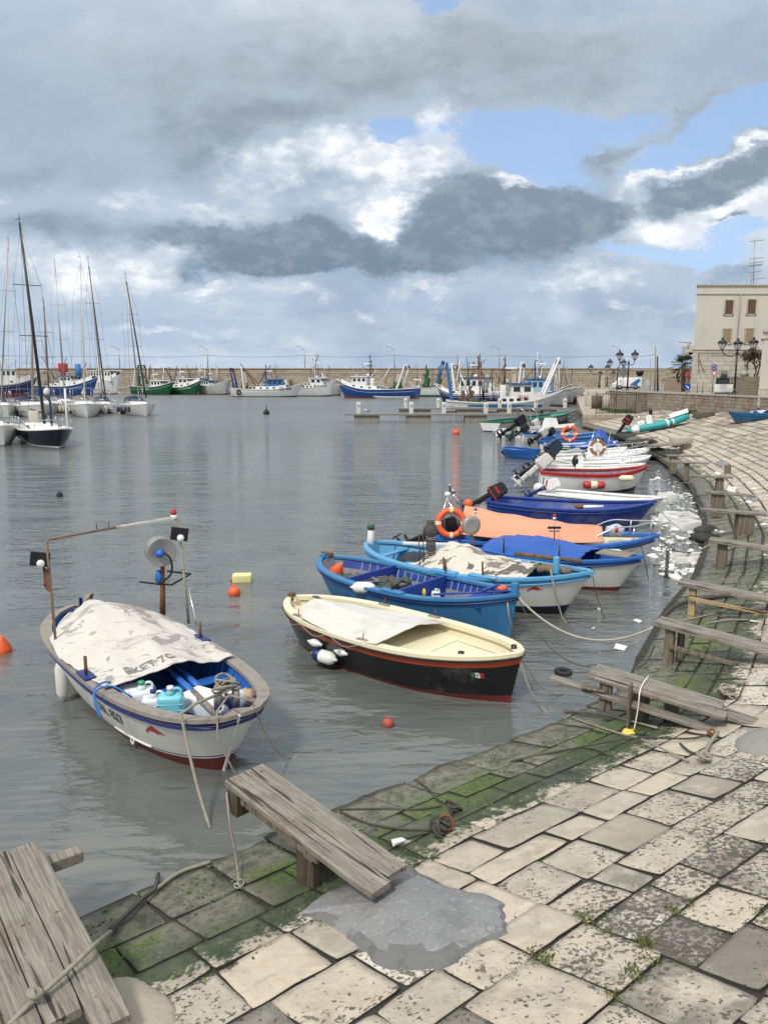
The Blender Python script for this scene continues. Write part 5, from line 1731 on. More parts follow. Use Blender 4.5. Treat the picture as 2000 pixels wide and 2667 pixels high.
# ================================================================ SMALLER MOORED BOATS FARTHER ALONG
def small(label, sd, bd, z, B, side, inner, gun, fb, stripes=(), bt=.8, name='motor_boat', motor=None, deck=None, rake=.6, bow=.2, bottom=None, zb=.02, full=.75, rail=False, group=None, thw=True):
    t, h = boat(name, label, 'boat', W(*sd, z), W(*bd, z + bow * .8), B, group, fb=fb, bow=bow, stn=.02, draft=.3, bt=bt, rake=rake, srake=0 if bt else .2, th=.07, full=full)
    fl = (lambda t_: .2 if t_ < (deck if deck is not None else 2) else h.sheer(t_) - .04)
    h.build(t, bottom or side, side, inner, zb=zb, stripes=stripes, floor=fl, gun=gun, gw=.14, gh=.04, gout=.035, strake=gun, N=26)
    if thw: thwarts(t, h, (-.5, .05), .14, inner, .3)
    if motor: outboard(t, -h.L / 2 - .03, motor[1], fb + .03, motor[2], motor[0], motor[3] if len(motor) > 3 else 1.0, motor[4] if len(motor) > 4 else None)
    if rail:
        mb = MB()
        pts = []
        for k in range(9):
            a = .15 + .85 * (1 - abs(k - 4) / 4)
            pts.append((h.X(a, h.sheer(a)) - .05, (1 if k < 4 else -1 if k > 4 else 0) * max(0, h.half(a) - .08), h.sheer(a) + (.38 if 0 < k < 8 else .05)))
        mb.tube(smooth_path(pts, 4), .016, M_steel, 6)
        for k in (1, 2, 3, 5, 6, 7): mb.tube([pts[k], (pts[k][0], pts[k][1], pts[k][2] - .38)], .013, M_steel, 5)
        mb.build('bow_rail', t)
    return t, h


def antenna_post(t, pts, name='frame', r=.018, mat=None):
    mb = MB(); mb.tube(pts, r, mat or M_steel, 6); return mb.build(name, t)


t10, h10 = small('white motor boat with dark rim line and heavy black outboard behind the red gunwale boat', (1169, 1009), (1392, 1004), .55, 1.9, M_white, M_white, M_white, .55, ((.03, M_white), (.03, M_black)), motor=(M_rubber, .25, 52, 1.35), deck=.15)
mb = MB(); mb.box((-.6, 0, .75), (.35, .6, .6), M_white, taper=.8); mb.box((-.42, 0, 1.12), (.04, .55, .3), M_glass, ry=-.4); mb.build('console', t10)
mb = MB(); mb.ball(tmat(t10) @ Vector((-.75, -.1, .85)), .25, M_black, (.7, .8, 1.1), 10, .3); one('seat_cover', mb, 'black cover over a seat in the white motor boat behind the red gunwale boat', 'seat')
jug(tmat(t10) @ Vector((1.2, -.4, .6)), M_plwhite, 'white and blue plastic can on the white boat behind the red gunwale boat', 0, 1.1, M_blue)
t11, h11 = small('long white boat with bow rail between the yellow striped boat and the dark rimmed one', (1215, 999), (1404, 986), .55, 1.9, M_white, M_white, M_white, .55, ((.03, M_white),), deck=.0, rail=True)
t12, h12 = small('white boat with a pale yellow stripe and big navy outboard', (1183, 990), (1400, 972), .6, 2.0, M_white, M_white, M_white, .6, ((.05, M_white), (.10, paint('yellow_stripe', (.62, .48, .12), .45))), motor=(paint('navy_cowling', (.015, .03, .06), .3), 0, 50, 1.7, M_black), deck=.2, rail=True)
mb = MB(); mb.box((-.3, 0, .95), (.5, .7, .75), M_white, taper=.75); mb.box((-.05, 0, 1.38), (.04, .62, .35), M_glass, ry=-.45); mb.build('console', t12)
for sd in (-.7, .7): antenna_post(t12, [(-.2, sd, .6), (.1, sd * .85, 1.9)], 'canopy_pole', .014)
lifebuoy(None, tmat(t12) @ Vector((-.75, -.7, 1.1)), .33, Matrix.Rotation(R(80), 4, 'X'), 'brown covered ring leaning on the console of the yellow striped boat', mat=paint('brown_ring', (.22, .11, .06), .8, .4), cat='life ring')
t13, h13 = small('small plain blue rowing boat floating alone on the left of the moored row', (1091, 967), (1165, 972), .5, 1.5, M_blue, M_blue, M_blue, .5, bt=0, name='rowing_boat', bow=.1, rake=.1)
mb = MB(); knot(mb, tmat(t13) @ Vector((-h13.L / 2 - .12, 0, .15)), .25, M_ropedark, 6, 2, .03); one('rope_coil', mb, 'dark weedy rope hanging at the end of the small plain blue boat', 'rope')
t14, h14 = small('green sided boat with large yellow letters upside down on its banner', (1180, 963), (1290, 957), .6, 1.8, M_white, M_white, M_white, .62, ((.04, M_white), (.36, M_green)), bt=.7, name='rowing_boat')
text_mesh('MEGLIO', .36, paint('yellow_letters', (.75, .62, .05), .5), lambda x, y: h14.at(-1.2 - x, .42 - y, -1, .02), 'lettering', t14, bold=.012, sub=1, width=1.2)
t15, h15 = small('white and blue boat with a bright blue tarp pitched over its bow', (1232, 966), (1330, 953), .6, 1.8, M_white, M_white, M_blue, .6, ((.14, M_blue),), bt=.7, name='rowing_boat')
mb = MB(); T_ = tmat(t15)
cloth(mb, lambda u, v: T_ @ Vector((-1.1 + 2.3 * u, (v - .5) * 1.9 * (.9 - .3 * u), .62 + .95 * (1 - abs(2 * v - 1) ** 1.3) * math.exp(-((u - .72) / .28) ** 2) + .06 * noise.noise(Vector((u * 5, v * 5, 0))))), 20, 16, M_btarp)
one('blue_tarp', mb, 'bright blue tarp pitched like a tent over a bow, near the slipway corner', 'tarp')
t16, h16 = small('white boat with blue gunwale and bow reaching the slipway corner, behind the lifebuoy', (1168, 950), (1297, 936), .6, 1.9, M_white, M_blue, M_blue, .62, ((.12, M_blue),), bt=0, name='rowing_boat')
t17, h17 = small('blue topped white boat between the lifebuoy and the green lettered boat', (1172, 957), (1318, 950), .55, 1.9, M_white, M_sky, M_blue, .58, ((.16, M_blue),), bt=.7, name='rowing_boat')
lifebuoy(None, tmat(t17) @ Vector((-.7, -.6, 1.15)), .42, Matrix.Rotation(R(85), 4, 'X'), 'orange lifebuoy standing in the row of distant blue and white boats')
outboard(t16, -h16.L / 2 - .1, 0, .75, 60, M_whiteold, 1.3)
t18, h18 = small('white motor boat with a black lower stripe and metal frames, near the piers', (1120, 929), (1240, 921), .6, 2.1, M_white, M_white, M_white, .75, ((.22, M_white), (.2, M_black)), motor=(M_black, .4, 55, 1.9), deck=.2, rail=False)
for dx in (-1.9, -.9):
    for sd in (-.6, .6): antenna_post(t18, [(dx, sd, .7), (dx - .45, sd * .7, 2.0), (dx - .7, sd * .3, 2.3)], 'frame_pole', .035)
mb = MB(); mb.box((.3, 0, 1.1), (.9, 1.0, .7), M_white, taper=.7); mb.box((.75, 0, 1.35), (.05, .8, .4), M_glass, ry=-.5); mb.build('console', t18)
t19, h19 = small('white boat with green rail and green inside, moored nearest the finger piers', (1058, 915), (1230, 892), .7, 2.4, M_whiteold, paint('sea_green_inside', (.03, .22, .17), .6), M_green, .8, ((.08, M_green),), bt=.8, deck=.6, rail=True, zb=.1, bottom=M_navy)

for (lb, sd_, bd_, z_, B_, a_, b_, st_) in [
    ('white boat with blue inside tucked behind the green inflatable', (1128, 936), (1215, 931), .6, 1.8, M_white, M_blue, ((.1, M_white),)),
    ('faded sky blue boat wedged between the tent tarp and the lifebuoy boat', (1190, 944), (1300, 932), .6, 1.8, M_white, M_sky, ((.14, M_sky),)),
    ('plain white boat low beside the yellow striped one on its far side', (1192, 981), (1352, 968), .55, 1.9, M_white, M_white, ((.04, M_azure),))]:
    tt_, hh_ = small(lb, sd_, bd_, z_, B_, a_, b_, b_, .55, st_, bt=.75)
    outboard(tt_, -hh_.L / 2 - .03, .2, .6, 50, M_whiteold if B_ > 1.8 else M_black, 1.2)
    tb_ = tmat(tt_)
    mb = MB(); cloth(mb, lambda u, v: tb_ @ Vector((-.9 + 1.4 * u, (v - .5) * 1.2, .62 + .22 * noise.noise(Vector((u * 4, v * 3, B_ + z_)))  + .12 * math.sin(u * 8))), 14, 8, paint('grey_cover', (.30, .31, .32), .8, .4)); one('crumpled_cover', mb, 'crumpled grey cover lying in the ' + lb[:lb.index(' boat') + 5] + {0: ' behind the inflatable', 1: ' by the tent tarp', 2: ' beside the yellow striped one'}[(0 if 'inflatable' in lb else 1 if 'tent' in lb else 2)], 'cover')


def rib_boat(t, L, w, r, mat, mat2, floor_m, lift_=.0):
    "inflatable: two tubes meeting at the bow, hard floor and transom"
    def pth(side): return [(-L / 2, side * w, r), (-L / 4, side * w, r), (L * .1, side * w * .98, r), (L * .28, side * w * .85, r * 1.15), (L * .41, side * w * .5, r * 1.5), (L * .47, side * .01, r * 1.75)]
    for side in (-1, 1):
        pts = smooth_path(pth(side), 6)
        mb = MB(); n = len(pts)
        mb.tube(pts, [r * (.35 if i == 0 else .8 if i == 1 else 1) for i in range(n)], mat, 14)
        o = mb.build('tube', t)
        mb = MB()
        for (i0, i1) in ((2, 5), (13, 14), (16, 17)): mb.tube(pts[i0:i1 + 1], r * 1.015, mat2, 14)
        mb.build('tube_band', o)
    mb = MB(); mb.prism([(-L / 2 + .1, r * .9), (-L / 2 + .1, -.05), (L * .2, -.06), (L * .40, .35), (L * .42, r * 1.6), (L * .3, r * .9)], -w * .8, w * .8, floor_m); mb.build('floor', t)
    mb = MB(); mb.box((-L / 2 + .18, 0, r * 1.3), (.06, 2 * w, r * 1.5), floor_m); mb.build('transom', t)


t20 = thing('inflatable_boat', 'green and grey inflatable boat low in the water beside the white motor boat', 'inflatable boat', (W(1078, 942) + W(1165, 938)) / 2, 0)
t20.location = ((W(1078, 942) + W(1165, 938)) / 2)
Lr = (W(1165, 938) - W(1078, 942)).length
t20.rotation_euler = (0, 0, math.atan2(*((W(1165, 938) - W(1078, 942)).yx)))
rib_boat(t20, Lr, .75, .28, paint('grey_rubber', (.42, .45, .45), .5), M_green, M_white)
outboard(t20, -Lr / 2 + 2.4, -1.1, .7, 60, M_whiteold, 1.3)

# turquoise inflatable drawn up on the slipway
pa, pb2 = on_ramp(1354, 941), on_ramp(1488, 915)
L_ = (pb2 - pa).length
t21 = thing('inflatable_boat', 'turquoise rigid inflatable with white bands drawn up on the slipway', 'inflatable boat', (pa + pb2) / 2 + Vector((0, 0, .12)), 0)
rib_boat(t21, L_, .72, .24, paint('turquoise_rubber', (.02, .30, .30), .5, .2, (.1, .3, .3)), M_white, paint('pale_grey_grp', (.5, .5, .48), .5))
outboard(t21, -L_ / 2 - .02, 0, .55, 42, M_black, 1.5, trim=M_red)
mb = MB(); mb.box((-.5, 0, .7), (.45, .6, .7), M_white, taper=.8); mb.bbox((-1.1, 0, .55), (.5, .8, .4), M_white, .04); mb.build('console', t21)
mb = MB()
for sd in (-.4, .4): mb.tube([(-1.0, sd, .4), (-1.25, sd * .8, 1.3)], .02, M_steel, 6)
mb.tube([(-1.25, -.32, 1.3), (-1.25, .32, 1.3)], .02, M_steel, 6); mb.build('roll_bar', t21)
mb = MB(); mb.ball((-.3, .1, 1.25), .16, M_black, (.8, .8, 1.6), 10, .4); mb.build('black_cover', t21)
mb = MB(); cloth(mb, lambda u, v: (.9 + 1.3 * u, (v - .5) * 1.2 * (1 - .5 * u), .58 + .25 * (1 - abs(2 * v - 1)) + .15 * u), 8, 8, M_white); mb.build('bow_cover', t21)
t21.rotation_euler = (0, -math.asin(max(-1, min(1, (pb2.z - pa.z) / L_))) , math.atan2(pb2.y - pa.y, pb2.x - pa.x))

# blue rowing boat ashore
pc = on_ramp(1655, 921)
Lb = 5.0
t22, h22 = None, None
p_l = on_ramp(1573, 920)
t22 = thing('rowing_boat', 'blue rowing boat with worn brown bottom drawn up at the right edge of the slipway', 'boat', (p_l.x + Lb / 2, p_l.y + .2, p_l.z + .38), R(3))
h22 = Hull(Lb, 1.9, fb=.42, bow=.12, stn=.1, draft=.36, bt=0, rake=.15, srake=.35, th=.06, full=.6, sp=4, sq=.45)
h22.build(t22, paint('bare_brown_bottom', (.20, .15, .10), .8, .5), M_azure, M_azure, zb=-.08, floor=-.1, gun=M_azure, gw=.12, gh=.04, gout=.03, strake=M_azure)
thwarts(t22, h22, (-.6, -.3, .1), .08, M_azure)
mb = MB(); mb.bbox((-1.55, 0, .36), (.5, .5, .08), M_white, .02); mb.build('white_box', t22)
T_ = tmat(t22)
mb = MB(); cloth(mb, lambda u, v: T_ @ Vector((-.9 + 1.9 * u, (v - .5) * 1.3, .48 + .2 * noise.noise(Vector((u * 5, v * 4, 9))) + .1 * math.sin(u * 9 + v * 5))), 24, 16, paint('pale_blue_cloth', (.38, .44, .56), .9, .3, bump=.7)); one('cloth_bundle', mb, 'pale blue crumpled cloth lying in the blue boat ashore', 'cloth')
fender(T_ @ Vector((-.15, -1.05, .12)), 'small white fender on the side of the blue boat ashore', vertical=False, r=.09, l=.45, az=0)

# ================================================================ PLANK WALKWAYS
def walkway(label, a, b, w, n, th=.055, posts=(), beams=(), seed=0, mat=None, group='plank walkways along the water', lens=None, under=None):
    rnd = random.Random(seed)
    a, b = Vector(a), Vector(b)
    L = (b - a).length
    t = thing('plank_walkway', label, 'walkway', a, 0, None)
    t.rotation_euler = (0, -math.asin((b.z - a.z) / L), math.atan2(b.y - a.y, b.x - a.x))
    bwid = w / n
    for k in range(n):
        x0 = rnd.uniform(-.03, .03); x1 = L + rnd.uniform(-.05, .05)
        if lens: x0, x1 = x0 + lens[k][0], x1 + lens[k][1]
        yc = (k + .5) * bwid - w / 2
        mb = MB()
        N = 14
        vs = []
        for i in range(N + 1):
            x = x0 + (x1 - x0) * i / N
            wob = .004 * noise.noise(Vector((x * 3, k * 5 + seed, 0))); zz_ = .006 * noise.noise(Vector((x * 1.3, k * 9 + seed, 5)))
            hw = bwid / 2 - .004 - (.008 if i in (0, N) else 0) + wob
            c = .007
            for (yy, z) in ((-hw, -th / 2 + c), (-hw, th / 2 - c), (-hw + c, th / 2), (hw - c, th / 2), (hw, th / 2 - c), (hw, -th / 2 + c), (hw - c, -th / 2), (-hw + c, -th / 2)):
                vs.append((x + (.012 * noise.noise(Vector((yy * 30, z * 30, k + seed))) if i in (0, N) else 0), yc + yy, z + zz_))
        fs = [(i * 8 + j, i * 8 + (j + 1) % 8, i * 8 + 8 + (j + 1) % 8, i * 8 + 8 + j) for i in range(N) for j in range(8)] + [tuple(range(8)), tuple(range(N * 8, N * 8 + 8))]
        mb.add(vs, fs, mat or M_wood)
        o = mb.build('plank', t)
        mb = MB()
        for xx in (.08, L - .1, L * .45):
            if x0 < xx < x1: mb.cyl((xx, yc + rnd.uniform(-.03, .03), th / 2), (xx, yc, th / 2 + .004), .006, M_rust, n=6)
        mb.build('nails', o)
    inv = tmat(t).inverted()
    for (fx, fy, size, zbot, m) in posts:       # upright posts under the planks
        p = tmat(t) @ Vector((fx, fy, -th / 2))
        top = p.z + (size[2] if len(size) > 2 else 0)
        mb = MB(); mb.bbox((p.x, p.y, (top + zbot) / 2), (size[0], size[1], top - zbot), m, .012, rz=t.rotation_euler.z + rnd.uniform(-.05, .05), n=1)
        mb.build('post', t, True)
    for (c, d, rz, m) in beams:
        mb = MB(); mb.bbox(c, d, m, .008, rz=rz, n=1); mb.build('beam', t)
    return t


def gz(u, v): return RP(u, v)
M_darkw = wood('dark_wood', (.11, .085, .06), (.05, .042, .032), axis='Z')  # darker wood for the supports under the nearest whole walkway
# nearest whole walkway, two boards
a_ = (W(485, 1694, .80) + W(575, 1657, .80)) / 2; b_ = (W(800, 1938, .66) + W(890, 1882, .66)) / 2
walkway('nearest complete walkway of two grey boards, running from the cement apron over the water', a_, b_, .46, 2, .06,
        posts=[(1.05, -.02, (.22, .26), .1, M_darkw)],
        beams=[((.10, -.0, -.15), (.16, .44, .24), 0, M_darkw), ((.3, .0, -.16), (.3, .05, .2), 0, M_woodz), ((.75, -.16, -.07), (1.1, .09, .09), 0, M_woodz), ((1.15, -.17, -.10), (.12, .03, .12), 0, M_metal)], seed=3)
# corner walkway
pr_, ps_ = W(84, 1820, .72), W(288, 2198, .62)
d_ = (ps_ - pr_).normalized(); n_ = Vector((d_.y, -d_.x, 0)) * -1
n_ = Vector((-abs(d_.y), -d_.x if d_.y < 0 else d_.x, 0)).normalized()
walkway('broad walkway of grey boards with rust stains in the bottom left corner', pr_ + n_ * .34, ps_ + n_ * .34, .68, 3, .06,
        posts=[(.25, .1, (.14, .14), -.2, M_woodz)], beams=[((.20, .12, -.10), (.12, 1.0, .10), 0, M_wood)], seed=8, lens=[(.0, -.22), (.03, -.2), (.0, 0)])
mb = MB(); c_ = pr_.lerp(ps_, .82) + n_ * .8
knot(mb, (c_.x - .1, c_.y + .1, c_.z - .15), .2, M_rope, 7, 5, .02)
one('net_heap', mb, 'heap of pale rope and net left of the corner walkway', 'net')
# double walkway with upright slat
a_, b_ = W(1276, 1448, .78), W(1567, 1536, .60)
wk = walkway('double walkway with a lower side plank and an upright slat tied with white cord', a_, b_, .50, 2, .05,
             posts=[(.25, -.16, (.15, .1), .35, M_woodz), (.62, .1, (.2, .2), .05, M_woodz), (1.0, .12, (.16, .16), .2, M_woodz), (.58, -.31, (.03, .13, .14), .12, M_woodz)],
             beams=[((1.0, -.2, -.19), (2.9, .16, .05), -.02, M_wood), ((2.15, .05, -.07), (1.1, .26, .05), -.08, M_wood), ((.12, -.24, -.13), (.3, .1, .03), .3, M_woodz)], seed=5)
mb = MB(); T_ = tmat(wk); mb.tube(smooth_path([T_ @ Vector(q) for q in [(.66, .27, .035), (.66, 0, .04), (.68, -.27, .035), (.70, -.30, -.2), (.70, -.31, -.62)]], 4), .009, M_white, 5)
one('cord_loop', mb, 'white cord looped over the double walkway beside its upright slat', 'cord')
mb = MB(); p_ = T_ @ Vector((.62, -.42, 0)); mb.ball((p_.x, p_.y, on_ramp(1318, 1563).z + .05), .09, M_yellow, (1, 1, .8), 12, .6, 3); one('yellow_rag', mb, 'bright yellow rag at the foot of the upright slat', 'rag')
# others further on (end readings on the photograph, width, boards)
M_brace = M_woodnew
for (A, B_, w_, n_b, zz1, zz2, po, be, lb, sd_) in [
    ((1423, 1342), (1690, 1412), .42, 1, .78, .62, [(.2, -.08, (.14, .12), .0, M_woodz), (.32, .12, (.1, .1), .0, M_woodz)], [((1.1, -.14, -.3), (1.7, .05, .07), .02, M_woodz)], 'single grey board walkway on two leaning posts beyond the double walkway', 21),
    ((1463, 1256), (1690, 1300), .40, 1, .85, .7, [(.28, -.06, (.12, .14), .1, M_woodnew)], [((1.0, -.18, -.22), (1.5, .04, .07), .0, M_woodnew)], 'grey board walkway braced with a pale new batten', 22),
    ((1530, 1165), (1700, 1192), .42, 1, .95, .85, [(.3, 0, (.2, .16), .1, M_woodz)], [], 'long grey board walkway on one thick brown post', 23),
    ((1514, 1101), (1645, 1110), .40, 1, 1.05, .95, [(1.15, 0, (.42, .25), .3, M_woodz)], [], 'thin board walkway on a square stone pier with foam on it', 24),
    ((1524, 1063), (1626, 1071), .40, 1, 1.05, 1.0, [(.35, 0, (.36, .25), .3, M_woodz)], [], 'short board walkway on a tall square wooden pier', 25),
    ((1497, 1029), (1583, 1031), .40, 1, 1.0, 1.0, [(.9, 0, (.25, .2), .2, M_woodz)], [], 'white topped board walkway on one middle post', 26),
    ((1446, 997), (1530, 1001), .45, 1, .95, .95, [(.7, 0, (.2, .2), .1, M_woodz), (2.3, 0, (.25, .2), .3, M_woodz)], [], 'board walkway on two short posts far along the slipway', 27),
    ((1440, 984), (1518, 985), .45, 2, .95, .95, [(.3, 0, (.3, .3), .1, M_woodz)], [], 'grey walkway of two boards beside the far dark rocks', 28),
    ((1402, 963), (1465, 958), .9, 3, .8, .9, [(2.2, 0, (.5, .4), .1, M_woodz)], [], 'wide weathered jetty of three boards at the far slipway corner', 29)]:
    walkway(lb, W(*A, zz1), W(*B_, zz2), w_, n_b, .06, posts=po, beams=be, seed=sd_)
p_ = on_ramp(1470, 962)
mb = MB(); mb.bbox((0, 0, .25), (1.2, .7, .5), M_cope, .06); one('stone_block', mb, 'pale square stone block beside the far jetty', 'stone', loc=p_, rz=.3)

# ================================================================ FLOATING AND LYING FOAM
rnd = random.Random(5)
CH = []


def chunk_mesh(k):
    bm = bmesh.new()
    bmesh.ops.create_cube(bm, size=1)
    d = [(1, .7, .22), (1, .8, .4), (.8, .6, .5), (1.2, .35, .2), (1, 1, .14), (.9, .6, .3)][k]
    for v in bm.verts:
        v.co = Vector((v.co.x * d[0] * rnd.uniform(.6, 1.15), v.co.y * d[1] * rnd.uniform(.6, 1.15), v.co.z * d[2] * rnd.uniform(.7, 1.1)))
    bmesh.ops.bevel(bm, geom=bm.edges[:], offset=.04, segments=1, affect='EDGES')
    bm.verts.index_update()
    mb = MB(); mb.add([v.co[:] for v in bm.verts], [[v.index for v in f.verts] for f in bm.faces], M_foam)
    bm.free()
    return mb


proto = []
for k in range(6):
    o = chunk_mesh(k).build('foam_chunk'); proto.append(o)


def inside(poly, x, y):
    c = False
    for i in range(len(poly)):
        x0, y0 = poly[i]; x1, y1 = poly[i - 1]
        if (y0 > y) != (y1 > y) and x < (x1 - x0) * (y - y0) / (y1 - y0) + x0: c = not c
    return c


region = [(1398, 1015), (1440, 1018), (1500, 1062), (1512, 1110), (1522, 1180), (1505, 1250), (1490, 1262), (1440, 1245), (1400, 1220), (1422, 1165), (1405, 1120), (1438, 1082), (1400, 1050)]
cnt = 0; used = [False] * 6
G_W = 'foam scraps floating between the boats and the slipway'
spots = []
while len(spots) < 230:
    x, y = rnd.uniform(1395, 1525), rnd.uniform(1012, 1262)
    if not inside(region, x, y): continue
    dens = .25 + .75 * max(0, noise.noise(Vector((x * .02, y * .03, 2))) + .4) + (.9 if 1110 < y < 1200 and x < 1470 else 0)
    if rnd.random() > dens: continue
    spots.append((x, y))
for (x, y) in spots:
    k = rnd.randrange(6)
    o = proto[k] if not used[k] else proto[k].copy()
    if used[k]: COL.objects.link(o)
    used[k] = True
    s_ = rnd.choice([.06, .08, .1, .13, .18, .25])
    o.location = W(x, y, 0) + Vector((0, 0, .01 + s_ * .05)); o.scale = (s_, s_, s_)
    o.rotation_euler = (rnd.uniform(-.25, .25), rnd.uniform(-.25, .25), rnd.uniform(0, 6))
    tag(o, 'small white scrap of foam floating among the litter between boats and slipway', 'foam scrap', G_W)
G_R = 'foam crumbs lying on the wet slipway stones'
for i in range(34):
    u, v = rnd.uniform(26, 46), rnd.uniform(.2, 1.9)
    o = proto[rnd.randrange(6)].copy(); COL.objects.link(o)
    s_ = rnd.choice([.06, .08, .12, .18])
    o.location = RP(u, v, s_ * .12); o.scale = (s_, s_, s_); o.rotation_euler = (rnd.uniform(-.3, .3), rnd.uniform(-.3, .3), rnd.uniform(0, 6))
    tag(o, 'white crumb of foam lying on the wet slipway stones', 'foam scrap', G_R)
for (x, y, s_, lb) in [(1340, 1400, .20, 'lone white foam piece floating left of the single board walkway'), (1281, 1359, .11, 'small white foam lump floating where a mooring line dips'), (1293, 1318, .10, 'tiny white foam chip near the bow of the light blue boat'),
                       (1300, 1273, .12, 'white foam chip under the bow of the blue tarp boat'), (1492, 1264, .3, 'white foam slab beside the braced walkway'), (1378, 1344, .14, 'white foam bit left of the single board walkway, farther out than the lone piece'),
                       (1462, 1252, .25, 'crumbled foam piece just off the braced walkway end')]:
    o = proto[rnd.randrange(6)].copy(); COL.objects.link(o); o.location = W(x, y, 0) + Vector((0, 0, .02)); o.scale = (s_,) * 3; o.rotation_euler = (.1, .1, rnd.uniform(0, 6))
    tag(o, lb, 'foam scrap')
for (px, py, s_, lb) in [(1578, 1100, .42, 'white foam lump perched on the thin board walkway with the stone pier'), (1545, 1060, .3, 'white foam lump on the wooden pier walkway'), (1575, 1185, .4, 'white foam lump on the wet stones below the thick post walkway'), (1530, 1060, .3, None)]:
    if not lb: continue
    o = proto[2].copy(); COL.objects.link(o); o.location = on_ramp(px, py) + Vector((0, 0, .1 if py > 1150 else .62)); o.scale = (s_,) * 3; o.rotation_euler = (.2, .3, px)
    tag(o, lb, 'foam scrap')
for (px, py, d, rz, lb) in [(1470, 1128, (.9, .6, .3), .2, 'open white foam box tilted in the litter, nearest the rocks'), (1480, 1143, (.8, .5, .3), .5, 'white foam box floating right below the tilted one'), (1448, 1125, (.8, .6, .3), 1.0, 'white foam box among the litter, left of the tilted one'), (1486, 1212, (.95, .5, .22), .15, 'long white foam tray floating by the wet kerb'),
                            (1440, 1083, (.5, .5, .35), .4, 'squarish foam block floating off the cobalt boat bow')]:
    foam_box(W(px, py, 0) + Vector((0, 0, -.05)), d, rz, lb, tilt=.12 if 'tilted in' in lb else 0)
p = on_ramp(*z3(890, 428)); o = proto[3].copy(); COL.objects.link(o); o.location = p + Vector((0, 0, .03)); o.scale = (.13, .2, .2); o.rotation_euler = (.4, .2, .7); tag(o, 'broken white scrap on the mossy stones beside the nearest walkway', 'foam scrap')

# buoys and jerrycan afloat
for (px, py, r_, lb, m_) in [(507, 1285, .13, 'orange ball buoy below the floating yellow can', M_orange), (838, 1568, .075, 'small dark orange ball float in front of the cream and black boat', paint('dull_orange', (.35, .08, .05), .6, .4)),
                             (985, 938, .28, 'small orange marker buoy in the middle distance of the harbour', M_orange), (576, 895, .4, 'tiny dark marker buoy far out in front of the white trawlers', M_rubber), (130, 1072, .12, 'tiny dark float out on the open water at the left', M_rubber)]:
    mb = MB(); mb.ball((0, 0, r_ * .45), r_, m_, (1, 1, 1), 16); mb.torus(r_ * .2, r_ * .09, m_, Matrix.Translation((0, 0, r_ * 1.45)) @ Matrix.Rotation(R(90), 4, 'X'), 12, 6)
    if py < 1000: mb.cyl((0, 0, r_), (0, 0, r_ * 3), r_ * .12, m_)
    one('buoy', mb, lb, 'buoy', loc=W(px, py, 0))
mb = MB(); mb.lathe([(0, -.1), (.13, -.08), (.16, 0), (.15, .08), (.06, .22), (.04, .27), (0, .28)], M_orange, 18); one('marker_buoy', mb, 'orange pear shaped buoy at the left edge of the water', 'buoy', loc=W(6, 1408, 0))
t = thing('floating_jerrycan', 'pale yellow plastic can floating above the orange ball buoy', 'jerrycan', W(524, 1256, 0), .1)
mb = MB(); mb.bbox((0, 0, .075), (.44, .24, .22), paint('pale_yellow_plastic', (.66, .62, .30), .4, .2), .06, n=4); mb.build('body', t)
mb = MB(); mb.cyl((-.22, 0, .04), (-.26, 0, .04), .035, M_red, n=10); mb.build('cap', t)
mb = MB(); mb.torus(.1, .04, M_rubber, Matrix.Translation((0, 0, .03)), 14, 8); one('small_ring', mb, 'small dark ring floating left of the double walkway', 'ring', loc=W(1216, 1455, 0))

# ================================================================ ROPES
def rp(u, v, dz=.015): return RP(u, v, dz)
def G_(x, y, dz=.015): return on_ramp(x, y) + Vector((0, 0, dz))


B1b = bw(2.65, -.05, .9)
K1T = (W(485, 1694, .8) + W(575, 1657, .8)) / 2
rope([B1b + Vector((-.1, .05, 0)), bw(2.62, -.45, .9)] + sag(bw(2.55, -.62, .8), W(455, 1790, .0) + Vector((0, 0, .0)), .12, 12), 'thick grey rope from the 2BL 827 bow hanging down into the water', .017)
rope([B1b, bw(2.78, -.28, .82), bw(2.8, -.3, .5), W(518, 1690, .2), W(522, 1700, -.1)], 'grey rope falling straight from the 2BL 827 bow beside the thick one', .012)
rope([B1b] + sag(bw(2.75, .2, .8), W(643, 1632, 0), .25, 12) + [W(600, 1665, -.02)], 'slack grey rope from the 2BL 827 bow into the open water', .010)
pz = z3(205, 600)
rope([W(490, 1712, .74), W(497, 1780, .52), G_(*z3(190, 520), .12), G_(*z3(205, 610), .05)], 'pale rope hanging from the end of the nearest complete walkway to the stones', .010, M_rope)
mb = MB(); knot(mb, G_(*z3(205, 615)), .06, M_rope, 5, 4, .009); one('rope_knot', mb, 'knot of pale rope lying on the stones left of the nearest complete walkway', 'rope')
def z4(x, y): return (x * .3376 / S, (2140 + y * .3376) / S)
rope(smooth_path([G_(*z4(1630, 325), .02), G_(*z4(1400, 410), .03), G_(*z4(1200, 560), .04), G_(*z4(1000, 740), .04), G_(*z4(860, 890), .05), W(*z4(740, 945), .72), W(*z4(520, 1150), .74), W(*z4(320, 1330), .72), W(*z4(220, 1420), .70), W(*z4(90, 1550), .66), W(*z4(0, 1640), .64)], 5), 'grey rope crossing the corner walkway and running over the mossy stones', .017)
mb = MB(); knot(mb, W(*z4(265, 1350), .74), .055, M_rope, 6, 6, .015); one('rope_knot', mb, 'knot in the grey rope lying on the corner walkway', 'rope')
rope(smooth_path([G_(*z4(1225, 450), .06), G_(*z4(1200, 560), .05), G_(*z4(1110, 640), .06), G_(*z4(860, 890), .07)], 6), 'short thick stub of dark rope lying along the grey rope on the mossy stones', .02, M_ropedark)
